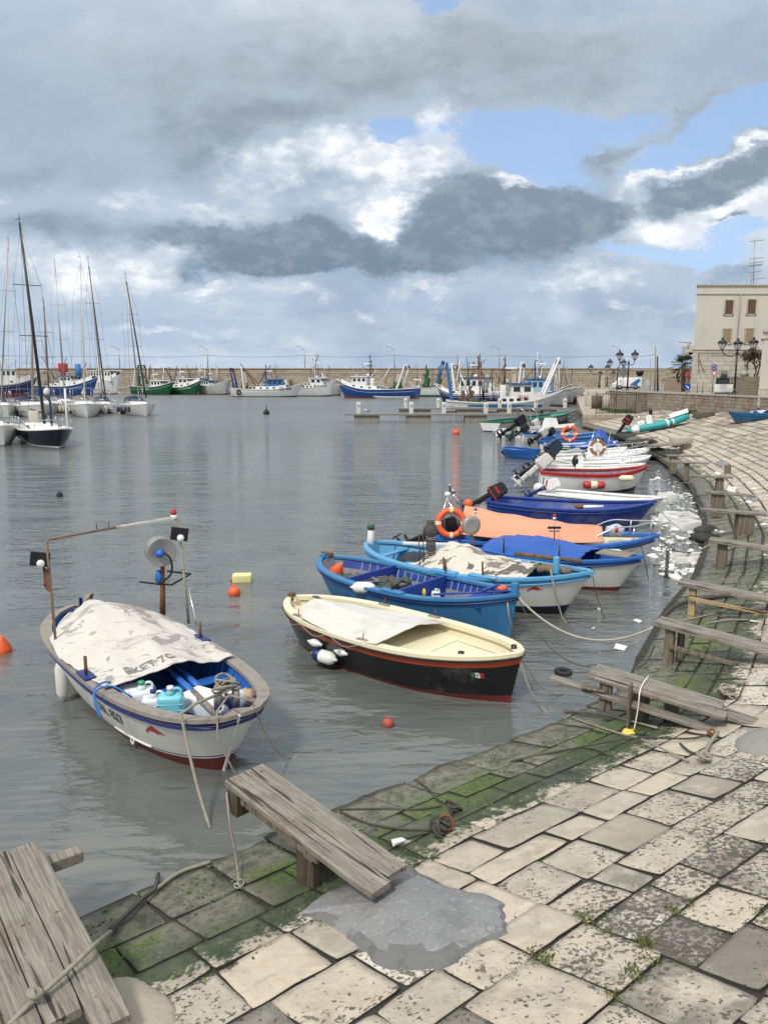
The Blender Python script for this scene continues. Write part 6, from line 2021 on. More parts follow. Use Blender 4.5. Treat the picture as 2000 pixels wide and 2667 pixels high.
# knots and ring by the right side of nearest walkway
kc = G_(*z3(1080, 385), .04)
mb = MB(); knot(mb, kc, .13, M_ropedark, 9, 11, .016); knot(mb, G_(*z3(1130, 290), .03), .10, M_ropedark, 6, 13, .014); mb.tube([kc, G_(*z3(1105, 340), .05), G_(*z3(1130, 290), .05)], .014, M_ropedark, 6); one('rope_coil', mb, 'dark knotted rope on an iron ring right of the nearest complete walkway', 'rope')
mb = MB(); mb.torus(.07, .014, M_rust, Matrix.Translation(kc + Vector((.03, .02, .06))) @ Matrix.Rotation(R(70), 4, 'X'), 18, 8); one('iron_ring', mb, 'rusty iron mooring ring among dark knots by the nearest complete walkway', 'ring')
for (pts, lb) in [([(640, 285), (800, 282), (960, 285), (1080, 270)], 'upper one of the two dark ropes from the nearest walkway to the knotted ring'),
                  ([(640, 295), (760, 345), (900, 370), (1030, 375)], 'lower one of the two dark ropes from the nearest walkway to the knotted ring'),
                  ([(965, 155), (1020, 195), (1060, 240), (1110, 265)], 'dark rope snaking up from the water to the knotted ring'),
                  ([(860, 430), (960, 400), (1020, 385)], 'short dark rope below the knotted ring')]:
    rope(smooth_path([G_(*z3(*q)) for q in pts], 6), lb, .011, M_ropedark)
def z2(x, y): return ((1440 + x * .3376) / S, (1480 + y * .3376) / S)
B3b, B2b, B4b, B5b, B6b = T3 @ Vector((h3.L / 2, 0, .8)), T2 @ Vector((h2.L / 2 - .05, 0, .7)), T4 @ Vector((h4.L / 2, 0, .85)), T5 @ Vector((h5.L / 2, 0, .75)), T6 @ Vector((h6.L / 2, 0, .8))
rope(sag(B2b, G_(*z2(130, 1155), .05), .35, 14, .1, 3), 'grey mooring rope from the cream boat stem towards the mossy edge', .013)
rope(sag(B2b + Vector((.03, 0, 0)), W(1215, 1500, 0), .15, 10, .05, 8), 'thin grey line from the cream boat stem into the water', .009)
rope(smooth_path([G_(*z2(0, 1115), .02), G_(*z2(200, 1125), .03), G_(*z2(430, 1160), .04), G_(*z2(800, 1250), .03)], 6), 'grey rope passing under the double walkway towards the pale stones', .016)
rope(smooth_path([G_(*z2(130, 1155)), G_(*z2(500, 1290), .03), G_(*z2(680, 1370), .08), G_(*z2(1040, 1510), .03)], 6), 'long grey rope slanting over moss to the knot on the pale stones', .013)
rope(smooth_path([G_(*z2(-330, 1500)), G_(*z2(0, 1430)), G_(*z2(600, 1375), .1), G_(*z2(1040, 1340), .04), G_(*z2(1220, 1300), .04)], 6), 'long straight rope lying across the mossy stones to the rusty ring', .012, M_ropedark)
mb = MB(); knot(mb, G_(*z2(1160, 1500), .04), .1, M_rope, 8, 21, .015); mb.tube(smooth_path([G_(*z2(1160, 1480), .06), G_(*z2(1200, 1390), .05), G_(*z2(1265, 1300), .05)], 4), .022, M_rope, 7); mb.tube(smooth_path([G_(*z2(975, 1385), .05), G_(*z2(1060, 1440), .03), G_(*z2(1150, 1460), .04)], 4), .014, M_ropedark, 6)
one('rope_coil', mb, 'grey rope tied in a fat knot on the pale stones by the rough cement lump', 'rope')
mb = MB(); knot(mb, G_(*z2(1215, 1300), .02), .07, M_rust, 4, 23, .012); one('iron_ring', mb, 'rusty ring and shackle on the pale stones below the double walkway', 'ring')
mb = MB(); knot(mb, G_(*z2(1340, 1000), .03), .14, M_rope, 7, 24, .014); one('rope_coil', mb, 'pale rope heap on the stones beyond the double walkway', 'rope')
rope(sag(B3b, W(*z2(770, 455), .72), .45, 18), 'long pale mooring rope from the bright blue boat to the single board walkway', .017, paint('pale_rope', (.42, .39, .31), .9, .4, (.2, .18, .14), 20))
rope(sag(B3b, W(*z2(290, 760), .72), .3, 16), 'thin line from the bright blue boat stem to the double walkway', .007, M_ropedark)
rope([B3b + Vector((-.2, -.15, -.05)), B3b + Vector((-.18, -.2, -.25)), B3b + Vector((-.05, -.15, -.7))], 'short pale rope hanging down the stem of the bright blue boat', .014, M_rope)
rope([T4 @ Vector((2.0, -.45, .95)), T4 @ Vector((2.15, -.6, .6)), W(1213, 1330, 0), W(1222, 1345, 0)], 'pale rope hanging from the bow post of the light blue boat', .018, M_rope)
rope(sag(B4b, W(*z2(400, 385), 0), .1, 10), 'thin line from the light blue boat stem dipping into the water', .008, M_ropedark)
rope([T5 @ Vector((2.0, 0, .75)), W(1385, 1180, .75) , W(1400, 1250, .0)], 'thin dark line down from the bow of the blue tarp boat', .008, M_ropedark)
mb = MB(); pch = T6 @ Vector((h6.L / 2 - .1, -.1, .8))
for k in range(16): mb.torus(.045, .012, M_ropedark, Matrix.Translation(pch + Vector((.12, -.6, -.15 - .05 * k))) @ Matrix.Rotation(R(90), 4, 'X') @ Matrix.Rotation(R(90 * (k % 2)), 4, 'Y'), 10, 5)
one('anchor_chain', mb, 'dark chain hanging into the water off the orange covered boat', 'chain')
rope(smooth_path([G_(*z2(640, 800), .05), W(*z2(720, 720), .2), W(*z2(780, 600), .4)], 5), 'dark chain like rope at the foot of the leaning posts', .013, M_ropedark)
rope(smooth_path([G_(*z2(980, 415)), G_(*z2(1200, 370), .03), G_(*z2(1440, 300), .03)], 5), 'grey rope lying on wet stones below the braced walkway, upper one', .014)
rope(smooth_path([G_(*z2(1180, 435)), G_(*z2(1320, 415), .03), G_(*z2(1500, 410), .03)], 5), 'grey rope lying on wet stones above the single board walkway', .014)
rope(smooth_path([W(*z2(830, 385), .05), W(*z2(930, 300), .25), G_(*z2(1050, 265), .04), G_(*z2(1250, 240), .05), G_(*z2(1420, 235), .06)], 5), 'thick black weedy rope under the braced walkway', .035, M_ropedark)
for k, (bt_, en, lb) in enumerate([(T7 @ Vector((h7.L / 2, 0, .8)), G_(1545, 1165), 'mooring line from the cobalt blue boat to the slipway'), (T8 @ Vector((h8.L / 2, 0, .6)), G_(1520, 1120), 'mooring line from the white fibreglass boat to the slipway'),
                                   (T9 @ Vector((h9.L / 2, 0, .95)), G_(1500, 1040), 'mooring line from the red gunwale boat to the wet kerb'), (tmat(t10) @ Vector((h10.L / 2, 0, .7)), G_(1475, 1010), 'mooring line from the dark rimmed white boat to the slipway'),
                                   (tmat(t12) @ Vector((h12.L / 2, 0, .8)), G_(1450, 980), 'mooring line from the yellow striped boat to the slipway'), (B6b, G_(1535, 1175), 'mooring line from the orange covered boat to the thick post walkway'),
                                   (tmat(t16) @ Vector((h16.L / 2, 0, .8)), G_(1345, 938), 'mooring line from the boat by the corner to the rocks')]):
    rope(sag(bt_, en, .3, 12, .05, k), lb, .012 + .002 * k, M_rope)
for k in range(9):
    y0 = 70.3 + k * 1.3
    a = Vector((18.1 + k * .25, y0, 1.2)); b = W(1225 - k * 6, 905 - k * 3, .3)
    rope(sag(a, b, .5, 10, .2, k), 'one of the dark mooring ropes fanned out from the quay corner', .05, M_ropedark if k % 2 else M_rope, group='mooring ropes fanned out from the quay corner')
# stranded weed, planks and dark rocks at the far corner
M_weedrock = paint('weedy_rock', (.035, .035, .028), .8, .5, (.08, .08, .06), 6, bump=.8)
for (px, py, s_, lb) in [(1425, 985, 1.0, 'dark weedy rock heap below the far jetty, larger one'), (1390, 962, .8, 'dark weedy rock at the inner corner of the far jetty'), (1340, 946, .9, 'dark weedy rocks by the stern of the turquoise inflatable'), (1512, 1165, .35, 'dark lump of weed on the kerb by the thick post walkway'), (1520, 1148, .3, 'rounded dark stone on the kerb beside the foam boxes')]:
    mb = MB(); p = on_ramp(px, py)
    for k in range(4): mb.ball(p + Vector((rnd.uniform(-.7, .7) * s_, rnd.uniform(-.7, .7) * s_, .05)), .6 * s_, M_weedrock, (1.3, 1, .6), 12, .7, k + px)
    one('weedy_rock', mb, lb, 'rock')
for (x0, y0, x1, y1, lb) in [(1345, 950, 1400, 943, 'old grey plank lying by the turquoise inflatable, nearest it'), (1350, 960, 1420, 956, 'old grey plank lying across the corner rocks'), (1330, 968, 1400, 958, 'long pale pole leaning from the corner rocks to the jetty'), (1365, 975, 1410, 958, 'short pale pole sloping down beside the far jetty')]:
    mb = MB(); a, b = on_ramp(x0, y0) + Vector((0, 0, .25)), on_ramp(x1, y1) + Vector((0, 0, .35)); mb.tube([a, b], .07, M_wood, 5, flat=.5); one('driftwood_plank', mb, lb, 'plank')


# ================================================================ PLANTS
def leaf_mat(name, c1, c2):
    if name in MATS: return MATS[name]
    m, q, b = base_mat(name)
    g = q.new('ShaderNodeNewGeometry')
    q.put(b.inputs['Base Color'], q.mix(g.outputs['Random Per Island'], c1, c2))
    b.inputs['Roughness'].default_value = .7
    MATS[name] = m
    return m


def leaves(mb, c, r, n, mat, size, rnd, flat=1.0, blade=False, up=.3):
    for _ in range(n):
        while True:
            d = Vector((rnd.uniform(-1, 1), rnd.uniform(-1, 1), rnd.uniform(-1, 1)))
            if d.length < 1: break
        p = Vector(c) + Vector((d.x * r[0], d.y * r[1], d.z * r[2]))
        a = rnd.uniform(0, 6.28); e = rnd.uniform(up - .5, up + .7)
        x = Vector((math.cos(a) * math.cos(e), math.sin(a) * math.cos(e), math.sin(e)))
        y = x.cross(Vector((rnd.uniform(-1, 1), rnd.uniform(-1, 1), rnd.uniform(-1, 1)))).normalized()
        l = size * rnd.uniform(.6, 1.3); w = l * (.12 if blade else .4)
        mb.add([p, p + x * l * .5 + y * w, p + x * l, p + x * l * .5 - y * w], [(0, 1, 2, 3)], mat)


M_leaf = leaf_mat('leaf_green', (.03, .075, .015), (.08, .15, .03))
M_grass = leaf_mat('grass_blade', (.06, .10, .02), (.16, .17, .05))
def z5(x, y): return ((1200 + x * .4822) / S, (1900 + y * .4822) / S)
mb = MB()
for (x, y, n, s_) in [(640, 1010, 60, .045), (690, 1035, 90, .05), (770, 975, 50, .04), (790, 1085, 50, .04), (940, 850, 30, .03), (1150, 985, 70, .05), (1230, 935, 40, .04), (1010, 1165, 120, .06), (1000, 1100, 30, .03), (1040, 1250, 60, .05), (930, 1330, 90, .06), (925, 1300, 40, .05), (400, 1215, 50, .04), (470, 1245, 80, .05), (380, 1255, 30, .04),
                      (830, 1460, 60, .05), (740, 1395, 30, .03), (1430, 1125, 40, .04), (1620, 985, 40, .04), (1640, 1180, 30, .04), (1200, 1280, 40, .03), (560, 1290, 30, .03), (650, 830, 20, .03), (290, 1330, 40, .03)]:
    p = G_(*z5(x, y), .0)
    for k in range(n):
        q_ = p + Vector((rnd.gauss(0, .035), rnd.gauss(0, .035), -.01))
        leaves(mb, q_, (.001, .001, .001), 1, M_grass, s_ * rnd.uniform(.5, 1), rnd, blade=True, up=1.0)
tag(mb.build('joint_grass', weld=False), 'tufts of green grass growing in the joints of the stone slipway', 'grass', kind='stuff')

M_weed = leaf_mat('slimy_weed', (.02, .05, .015), (.10, .16, .03))
mb = MB()
for _ in range(5200):
    u, v = rnd.uniform(16.2, 33), rnd.uniform(.02, 1.75)
    n_ = noise.noise(Vector((u * 1.7, v * 2.2, 3))) + .5 * noise.noise(Vector((u * 6, v * 7, 1)))
    if n_ < .02: continue
    p = RP(u, v, .0)
    a_ = rnd.uniform(0, 6.28); l = rnd.uniform(.012, .05) * (1 if u < 24 else 1.4); w = l * .22
    d = Vector((math.cos(a_), math.sin(a_), .12)); y = Vector((-math.sin(a_), math.cos(a_), .3)) * w
    mb.add([p + Vector((0, 0, .004)), p + d * l * .5 + y + Vector((0, 0, .01)), p + d * l + Vector((0, 0, .004)), p + d * l * .5 - y], [(0, 1, 2, 3)], M_weed)
tag(mb.build('green_weed', weld=False), 'short slimy green weed clinging to the wet lower stones', 'weed', kind='stuff')
# ================================================================ SAILBOATS AT THE PONTOON
def xy(x, Y): return Vector((PX(x, Y), Y, 0))


def sailboat(label, stern, bow, B, hullm, top, base, fb=1.05, jib=None, cover=None, hood=M_canvas_n, mastm=None, spread=(.45, .7), txt=None, extra=None, group=None, mastr=.085):
    L = (bow - stern).length
    t, h = boat('sailboat', label, 'sailboat', stern, bow, B, group, fb=fb, bow=.22, stn=.05, draft=.45, bt=.68, rake=.7, srake=0, th=.07, full=.72)
    h.build(t, M_navy, hullm, M_white, zb=.02, lines=((.09, M_white),), stripes=((.035, M_white),), floor=lambda t_: h.sheer(t_) - .03 if t_ > -.45 else .45, gun=M_white, gw=.09, gh=.05, gout=.02, N=26)
    mb = MB()
    prof = []
    def cab(u, v):
        x = -.42 + .92 * u
        w = h.half(x) * .62 * (1 if u < .8 else 1 - (u - .8) * 2.2)
        q = 2 * v - 1
        hh = .38 * min(1, u * 12, (1 - u) * 2.6)
        return (x * h.L / 2, q * w, h.sheer(x) - .02 + hh * (1 - abs(q) ** 6))
    mb.grid(cab, 20, 12, M_white); cb = mb.build('coachroof', t)
    for sd in (-1, 1):
        mb = MB(); mb.box((.2, sd * h.half(.05) * .63, h.sheer(0) + .19), (1.3, .02, .12), M_glass); mb.build('cabin_window', cb)
    mb = MB(); mb.bbox((.62 * h.L / 2, 0, h.sheer(.6) + .03), (.5, .5, .05), M_glass, .01); mb.build('deck_hatch', t)
    # mast and rig
    bz = V(*base, tmat(t).translation.y)
    foot = tmat(t) @ Vector((.12 * h.L / 2, 0, h.sheer(0) + .3))
    tp = V(top[0], top[1], foot.y)
    mm = mastm or M_metal
    mb = MB(); mb.tube([foot - Vector((0, 0, .3)), foot.lerp(tp, .5), tp], [mastr, mastr, mastr * .6], mm, 8); mo = mb.build('mast', t, True)
    bowp = tmat(t) @ Vector((h.L / 2 - .1, 0, h.sheer(1) + .05))
    stp = tmat(t) @ Vector((-h.L / 2 + .1, 0, h.sheer(-1)))
    head = foot.lerp(tp, .97)
    cs = [tmat(t) @ Vector((.05 * h.L / 2, sd * h.half(0) * .95, h.sheer(0))) for sd in (-1, 1)]
    acr = (cs[1] - cs[0]).normalized()
    mb = MB()
    mb.tube([head, bowp], .018, M_metal, 4); mb.tube([head, stp], .018, M_metal, 4)
    tips = []
    for f in spread:
        c = foot.lerp(tp, f); w = B * .26
        s_ = [c - acr * w, c + acr * w]; tips.append(s_)
        m2 = MB(); m2.tube(s_, .028, mm, 5); m2.build('spreader', mo, True)
    for k in (0, 1):
        mb.tube([cs[k]] + [s_[k] for s_ in tips] + [head], .016, M_metal, 4)
    mb.build('rigging', t, True)
    m2 = MB(); m2.tube([tp, tp + Vector((0, 0, .6))], .02, M_black, 4); m2.tube([tp + Vector((-.25, 0, .2)), tp + Vector((.1, 0, .25))], .02, M_black, 4); m2.build('masthead', mo, True)
    if jib:
        mb = MB(); mb.tube([head.lerp(bowp, .02), head.lerp(bowp, .3), head.lerp(bowp, .8), head.lerp(bowp, .96)], [.05, .075, .11, .06], jib, 8); mb.build('furled_jib', t, True)
    bm_a = foot + Vector((0, 0, .75)); bm_b = bm_a.lerp(tmat(t) @ Vector((-.78 * h.L / 2, 0, h.sheer(0) + 1.2)), 1.0)
    mb = MB(); mb.tube([bm_a, bm_b], .06, mm, 7); bo = mb.build('boom', t, True)
    if cover:
        mb = MB(); mb.tube([bm_a + Vector((0, 0, .75)), bm_a.lerp(bm_b, .05) + Vector((0, 0, .42)), bm_a.lerp(bm_b, .3) + Vector((0, 0, .2)), bm_a.lerp(bm_b, .7) + Vector((0, 0, .14)), bm_b], [.08, .22, .22, .18, .08], cover, 10); mb.build('sail_cover', bo, True)
    if hood:
        mb = MB()
        mb.grid(lambda u, v: (-.42 * h.L / 2 - 1.1 * u, (2 * v - 1) * h.half(-.5) * .75, h.sheer(-.4) + .35 + (.65 * min(1, u * 3 + .1)) * (1 - abs(2 * v - 1) ** 4)), 8, 10, hood)
        mb.build('sprayhood', t)
        mb = MB(); mb.grid(lambda u, v: (-.72 * h.L / 2 - 1.4 * u, (2 * v - 1) * h.half(-.8) * .9, h.sheer(-.8) + 1.75 + .18 * (1 - (2 * v - 1) ** 2) - .05 * (2 * u - 1) ** 2), 6, 10, hood); bi = mb.build('bimini', t)
        mb = MB()
        for sd in (-1, 1):
            for dx in (-.1, -1.3): mb.tube([(-.72 * h.L / 2 + dx, sd * h.half(-.8) * .88, h.sheer(-.8)), (-.72 * h.L / 2 + dx, sd * h.half(-.8) * .88, h.sheer(-.8) + 1.78)], .02, M_steel, 5)
        mb.tube([(-.72 * h.L / 2 - .1, -h.half(-.8) * .88, h.sheer(-.8) + 1.76), (-.72 * h.L / 2 - .1, h.half(-.8) * .88, h.sheer(-.8) + 1.76)], .02, M_steel, 5)
        mb.build('bimini_frame', bi)
    # pulpit and guard rail
    mb = MB()
    pts = []
    for k in range(13):
        a = -.85 + 1.78 * (1 - abs(k - 6) / 6)
        sd = 1 if k < 6 else -1 if k > 6 else 0
        pts.append((h.X(a, h.sheer(a)) - .03, sd * max(0, h.half(a) - .06), h.sheer(a) + .62))
    mb.tube(pts, .014, M_steel, 5)
    for k in range(13): mb.tube([pts[k], (pts[k][0], pts[k][1], pts[k][2] - .62)], .016, M_steel, 5)
    mb.tube([(p[0], p[1], p[2] - .3) for p in pts[4:9]], .014, M_steel, 5)
    mb.build('guard_rail', t)
    if txt: text_mesh(txt, .34, M_black, lambda x, y: h.at(.45 * h.L / 2 + x, .52 + y, -1, .01), 'registration_number', t, bold=.004, sub=1)
    return t, h


G_S = 'sailboats moored at the pontoon'
s1, hs1 = sailboat('sailboat with glossy navy hull and white deck, nearest of the moored sailboats', xy(66, 57.5), xy(133, 49.3), 3.3, paint('gloss_navy_hull', (.006, .008, .022), .12, .1), (43, 481), (79, 858), jib=None, cover=None, hood=None, mastm=paint('black_mast', (.02, .02, .022), .4), group=G_S, mastr=.11)
mb = MB(); T_ = tmat(s1)
mb.bbox(T_ @ Vector((-1.2, -.3, 1.75)), (.75, .3, .95), paint('beige_bag', (.45, .42, .35), .8), .1); one('deck_bag', mb, 'pale bag standing on the deck of the navy hulled sailboat', 'bag')
mb = MB(); p_ = T_ @ Vector((1.3, .3, 1.2)); mb.tube([p_, p_ + Vector((0, 0, 1.7)), p_ + Vector((-.3, 0, 2.3))], [.08, .08, .2], M_canvas_n, 8); mb.ball(p_ + Vector((-.2, 0, 2.35)), .24, M_whiteold, (.8, .8, 1.2), 10, .5); one('covered_outboard', mb, 'white and dark wrapped bundle on a post at the navy sailboat', 'bundle')
mb = MB(); p_ = T_ @ Vector((3.1, .9, 1.2)); mb.cyl(p_, p_ + Vector((0, 0, 2.6)), .07, M_white, n=8); one('white_pole', mb, 'short white pole on the foredeck of the navy sailboat', 'pole')
s2, hs2 = sailboat('white sailboat marked M.3010 with a tan mast behind the navy hulled one', xy(52, 97), xy(92, 88), 4.2, M_white, (69, 678), (74, 870), fb=1.3, cover=M_canvas_n, mastm=paint('tan_mast', (.30, .25, .19), .5), txt='M.3010', group=G_S, mastr=.16)
s3, hs3 = sailboat('white sailboat with grey canopy in the middle of the moored row', xy(180, 99), xy(191, 88.5), 3.9, M_white, (174, 558), (197, 861), fb=1.35, cover=paint('cream_cover', (.60, .56, .42), .8), hood=paint('grey_canvas', (.20, .19, .18), .85), jib=None, txt='TP 1482', group=G_S, mastm=M_whiteold)
s4, hs4 = sailboat('white sailboat with navy hood and black furled jib at the row\'s right end', xy(284, 99.5), xy(320, 91.5), 3.7, M_white, (272, 595), (299, 846), fb=1.25, jib=M_black, cover=None, group=G_S)
s5, hs5 = sailboat('white sailboat cut off by the left edge of the photo, beyond the nearest white bow', xy(-15, 98), xy(22, 89), 4.0, M_white, (19, 520), (18, 845), fb=1.2, cover=M_canvas_n, group=G_S)
s6, hs6 = sailboat('nearest white sailboat bow at the left edge, just left of the navy hulled one', xy(-50, 58), xy(16, 51.5), 3.6, M_white, (-90, 470), (-60, 850), fb=1.15, hood=None, group=G_S)
s7, hs7 = sailboat('white sailboat hidden behind the tan masted one, with a brown furled sail', xy(102, 108), xy(116, 98), 3.6, M_white, (95, 652), (110, 868), fb=1.1, jib=None, mastm=paint('brown_mast', (.13, .10, .085), .6), hood=None, group=G_S, mastr=.13)
s8, hs8 = sailboat('white sailboat with twin spreaders behind the cream boom cover', xy(140, 116), xy(146, 106), 3.6, M_white, (119, 568), (139, 844), fb=1.1, hood=M_canvas_n, group=G_S)
s9, hs9 = sailboat('white sailboat with black forestay behind the right of the middle sailboat', xy(218, 108), xy(232, 98), 3.3, M_white, (191, 561), (215, 822), fb=1.0, jib=M_black, cover=M_canvas_n, group=G_S)
# low motor dinghies between the yachts
sm1, _h = boat('motor_boat', 'small white motor boat moored between the two right hand sailboats', 'boat', xy(240, 103), xy(262, 97), 2.0, fb=.6, bow=.2, stn=0, draft=.3, bt=.8, rake=.5, srake=0)
_h.build(sm1, M_white, M_white, M_white, zb=.05, floor=.3, gun=M_white, N=16)
sm2, _h = boat('motor_boat', 'dark hulled small boat moored between the middle sailboat and the tan masted one', 'boat', xy(148, 104), xy(163, 99), 2.0, fb=.7, bow=.2, stn=0, draft=.3, bt=.8, rake=.5, srake=0)
_h.build(sm2, M_black, M_black, M_white, zb=.05, floor=.3, gun=M_white, N=16)
t = thing('pontoon', 'low grey floating pontoon the sailboats are moored to', 'pontoon', (PX(120, 100), 100, 0), 0)
M_pont = paint('pontoon_grey', (.17, .165, .155), .8, .5)
for (xa, Ya, xb, Yb) in [(-60, 100, 300, 100), (-60, 61, 62, 61)]:
    a, b = xy(xa, Ya), xy(xb, Yb)
    mb = MB(); mb.box(((a.x + b.x) / 2, Ya + .8, .28), (b.x - a.x, 1.8, .55), M_pont); mb.build('float', t, True)
fk = 0
for (px, py, m_, lb) in [(50, 845, M_white, 'white'), (68, 875, M_cream, 0), (97, 870, M_cream, 0), (150, 870, M_whiteold, 0), (160, 878, M_cream, 0), (229, 876, M_cream, 0), (130, 874, M_white, 0), (138, 878, M_cream, 0)]:
    p = V(px, py, 95 if py > 860 else 96)
    fender((p.x, p.y, .35), 'pale fender hanging between the white sailboats at the pontoon', 'fenders hanging between the white sailboats', r=.17, l=.8, mat=m_ if lb != 0 else M_cream)
for (px, py) in [(255, 876), (262, 882), (271, 872), (279, 878)]:
    p = V(px, py, 90.5)
    fender((p.x, p.y, .5), 'dark purple fender on the side of the rightmost white sailboat', 'dark purple fenders on the rightmost sailboat', r=.17, l=.7, mat=paint('purple_fender', (.05, .035, .07), .5))
for (px, py, z) in [(34, 945, .5), (45, 958, .3), (61, 930, .7), (66, 945, .5)]:
    p = V(px, py, 54)
    fender((p.x, p.y, z), 'white fender between the navy hulled sailboat and the nearest white bow', 'white fenders beside the navy hulled sailboat', r=.16, l=.75)
lifebuoy(None, V(29, 932, 55), .35, Matrix.Rotation(R(80), 4, 'X'), 'orange ring hung on the rail of the nearest white bow at the left edge', cat='life ring')


# ================================================================ TRAWLERS
def trawler(label, xs, Ys, xb, Yb, B, side, fb=1.5, bow=1.5, stripe=None, bottom=M_antifoul, gun=None, house=None, upper=None, gantry=None, mast=None, booms=(), txt=None, drum=None, nets=(), zb=.15, hull_name='hull', deckm=None, group='trawlers along the breakwater', wave=.9, rake=2.0, full=.7):
    a, b = xy(xs, Ys), xy(xb, Yb)
    t, h = boat('trawler', label, 'trawler', a, b, B, group, fb=fb, bow=bow, stn=.25, draft=.8, bt=.85, rake=rake, srake=0, th=.12, full=full)
    facing = 1 if math.cos(t.rotation_euler.z) < 0 else -1      # side that looks at the camera
    deckm = deckm or paint('deck_grey', (.18, .17, .16), .8, .5)
    h.build(t, bottom, side, deckm, zb=zb, zbb=.2, stripes=stripe or ((.12, side),), floor=lambda t_: min(h.sheer(t_) - .35, fb - .3 + 1.0 * max(0, t_)), gun=gun or M_white, gw=.18, gh=.09, gout=.07, strake=gun or M_white, sz=.5, N=26)
    L = h.L
    if upper:
        t0, t1_, hh, m = upper
        mb = MB(); n = 12
        for sd in (-1, 1):
            mb.grid(lambda u, v: (h.X(t0 + (t1_ - t0) * u, h.sheer(t0 + (t1_ - t0) * u)), sd * (h.half(t0 + (t1_ - t0) * u) + .02 - .06 * v), h.sheer(t0 + (t1_ - t0) * u) + hh * v * min(1, u * 6)), n, 1, m)
        mb.grid(lambda u, v: (h.X(t0 + (t1_ - t0) * u, h.sheer(t0 + (t1_ - t0) * u)), (2 * v - 1) * (h.half(t0 + (t1_ - t0) * u) - .04), h.sheer(t0 + (t1_ - t0) * u) + hh * min(1, u * 6) - .12), n, 2, deckm)
        up = mb.build('raised_bulwark', t)
        for k in range(4):
            x = (t0 + .1 + (t1_ - t0 - .25) * k / 4)
            q_ = (x * L / 2, facing * (h.half(x) + .03), h.sheer(x) + hh * .5)
            mb = MB(); mb.box(q_, (.5, .06, .28), M_glass, rz=0); mb.build('porthole', up)
    zt = fb
    if house:
        t0, t1_, hh, m, roofm = house[:5]
        zb_ = h.sheer((t0 + t1_) / 2) + (upper[2] if upper else 0) - .5
        x0, x1 = t0 * L / 2, t1_ * L / 2
        w = min(h.half((t0 + t1_) / 2) * .72, 1.9)
        zt = zb_ + hh
        mb = MB(); mb.prism([(x0, zb_), (x0, zt), (x1 - .15, zt), (x1 + .25, zb_ + hh * .55), (x1 + .25, zb_)], -w, w, m); ho = mb.build('wheelhouse', t)
        mb = MB(); mb.prism([(x0 - .4, zt), (x0 - .4, zt + .14), (x1 + .25, zt + .14), (x1 + .35, zt)], -w - .25, w + .25, roofm); mb.build('roof', ho)
        n = max(2, int((x1 - x0) / 1.0))
        for k in range(n):
            xc = x0 + (k + .55) * (x1 - x0) / n
            mb = MB(); mb.box((xc, facing * (w + .01), zb_ + hh * .70), ((x1 - x0) / n * .62, .05, hh * .30), M_glass); mb.build('window', ho)
        for k in (-1, 0, 1):
            mb = MB(); mb.box((x1 + .06, k * w * .62, zb_ + hh * .77), (.05, w * .45, hh * .3), M_glass, ry=-.3); mb.build('window', ho)
        # rail, funnel, clutter on the roof
        for sd in (-1, 1):
            mb = MB()
            mb.tube([(x0 - 2.5, sd * w, zb_ + .9), (x0, sd * w, zb_ + .9)], .035, M_white, 5)
            for k in range(4): mb.tube([(x0 - 2.5 + k * .8, sd * w, zb_), (x0 - 2.5 + k * .8, sd * w, zb_ + .9)], .03, M_white, 5)
            mb.build('railing', t)
        mb = MB(); mb.bbox((x0 - .9, .3, zb_ + .7), (.8, .8, 1.8), m, .1); mb.build('funnel', t)
    if mast:
        tm, hh, m = mast
        x = tm * L / 2
        mb = MB(); mb.tube([(x, 0, zt), (x, 0, zt + hh)], [.14, .06], m, 7)
        mb.tube([(x - .9, -.0, zt), (x, 0, zt + hh * .7)], .06, m, 6)
        for k, f in enumerate((.45, .65, .85)): mb.tube([(x, -.9 + .2 * k, zt + hh * f), (x, .9 - .2 * k, zt + hh * f)], .04, m, 5)
        mb.tube([(x - .6, 0, zt + hh * .5), (x + .9, 0, zt + hh * .5)], .05, m, 5)
        mo = mb.build('mast', t)
        mb = MB(); mb.bbox((x + .8, 0, zt + hh * .56), (1.6, .25, .2), M_white, .05); mb.lathe([(.3, 0), (.4, .1), (.3, .3), (0, .35)], M_white, 10, Matrix.Translation((x + .3, .6, zt + .2))); mb.build('radar', mo)
        mb = MB()
        for k in range(4): mb.tube([(x - .7 + .45 * k, -.5 + .33 * k, zt), (x - .75 + .45 * k, -.5 + .33 * k, zt + hh * (.5 + .22 * (k % 3)))], .022, M_black, 4)
        mb.build('antennas', mo)
        mb = MB(); mb.ball((x, .5, zt + hh * .87), .13, M_black); mb.ball((x, -.6, zt + hh * .68), .13, M_black); mb.build('deck_lamp', mo)
    if gantry:
        for (tg, hh, m, lean) in gantry:
            x = tg * L / 2; w = h.half(tg) * .8; z0 = h.sheer(tg) - .3
            mb = MB()
            for sd in (-1, 1): mb.tube([(x, sd * w, z0), (x + lean, sd * w * .75, z0 + hh)], [.22, .16], m, 4, smooth=False)
            mb.tube([(x + lean, -w * .8, z0 + hh), (x + lean, w * .8, z0 + hh)], .16, m, 6)
            mb.tube([(x + lean * .5, -w * .8, z0 + hh * .5), (x + lean * .5, w * .8, z0 + hh * .5)], .08, m, 6)
            go = mb.build('gantry', t)
            for sd in (-1, 1):
                mb = MB(); mb.lathe([(0, -.06), (.25, -.06), (.25, .06), (0, .06)], M_rust, 10, Matrix.Translation((x + lean, sd * w * .6, z0 + hh - .35)) @ Matrix.Rotation(R(90), 4, 'X')); mb.build('pulley', go)
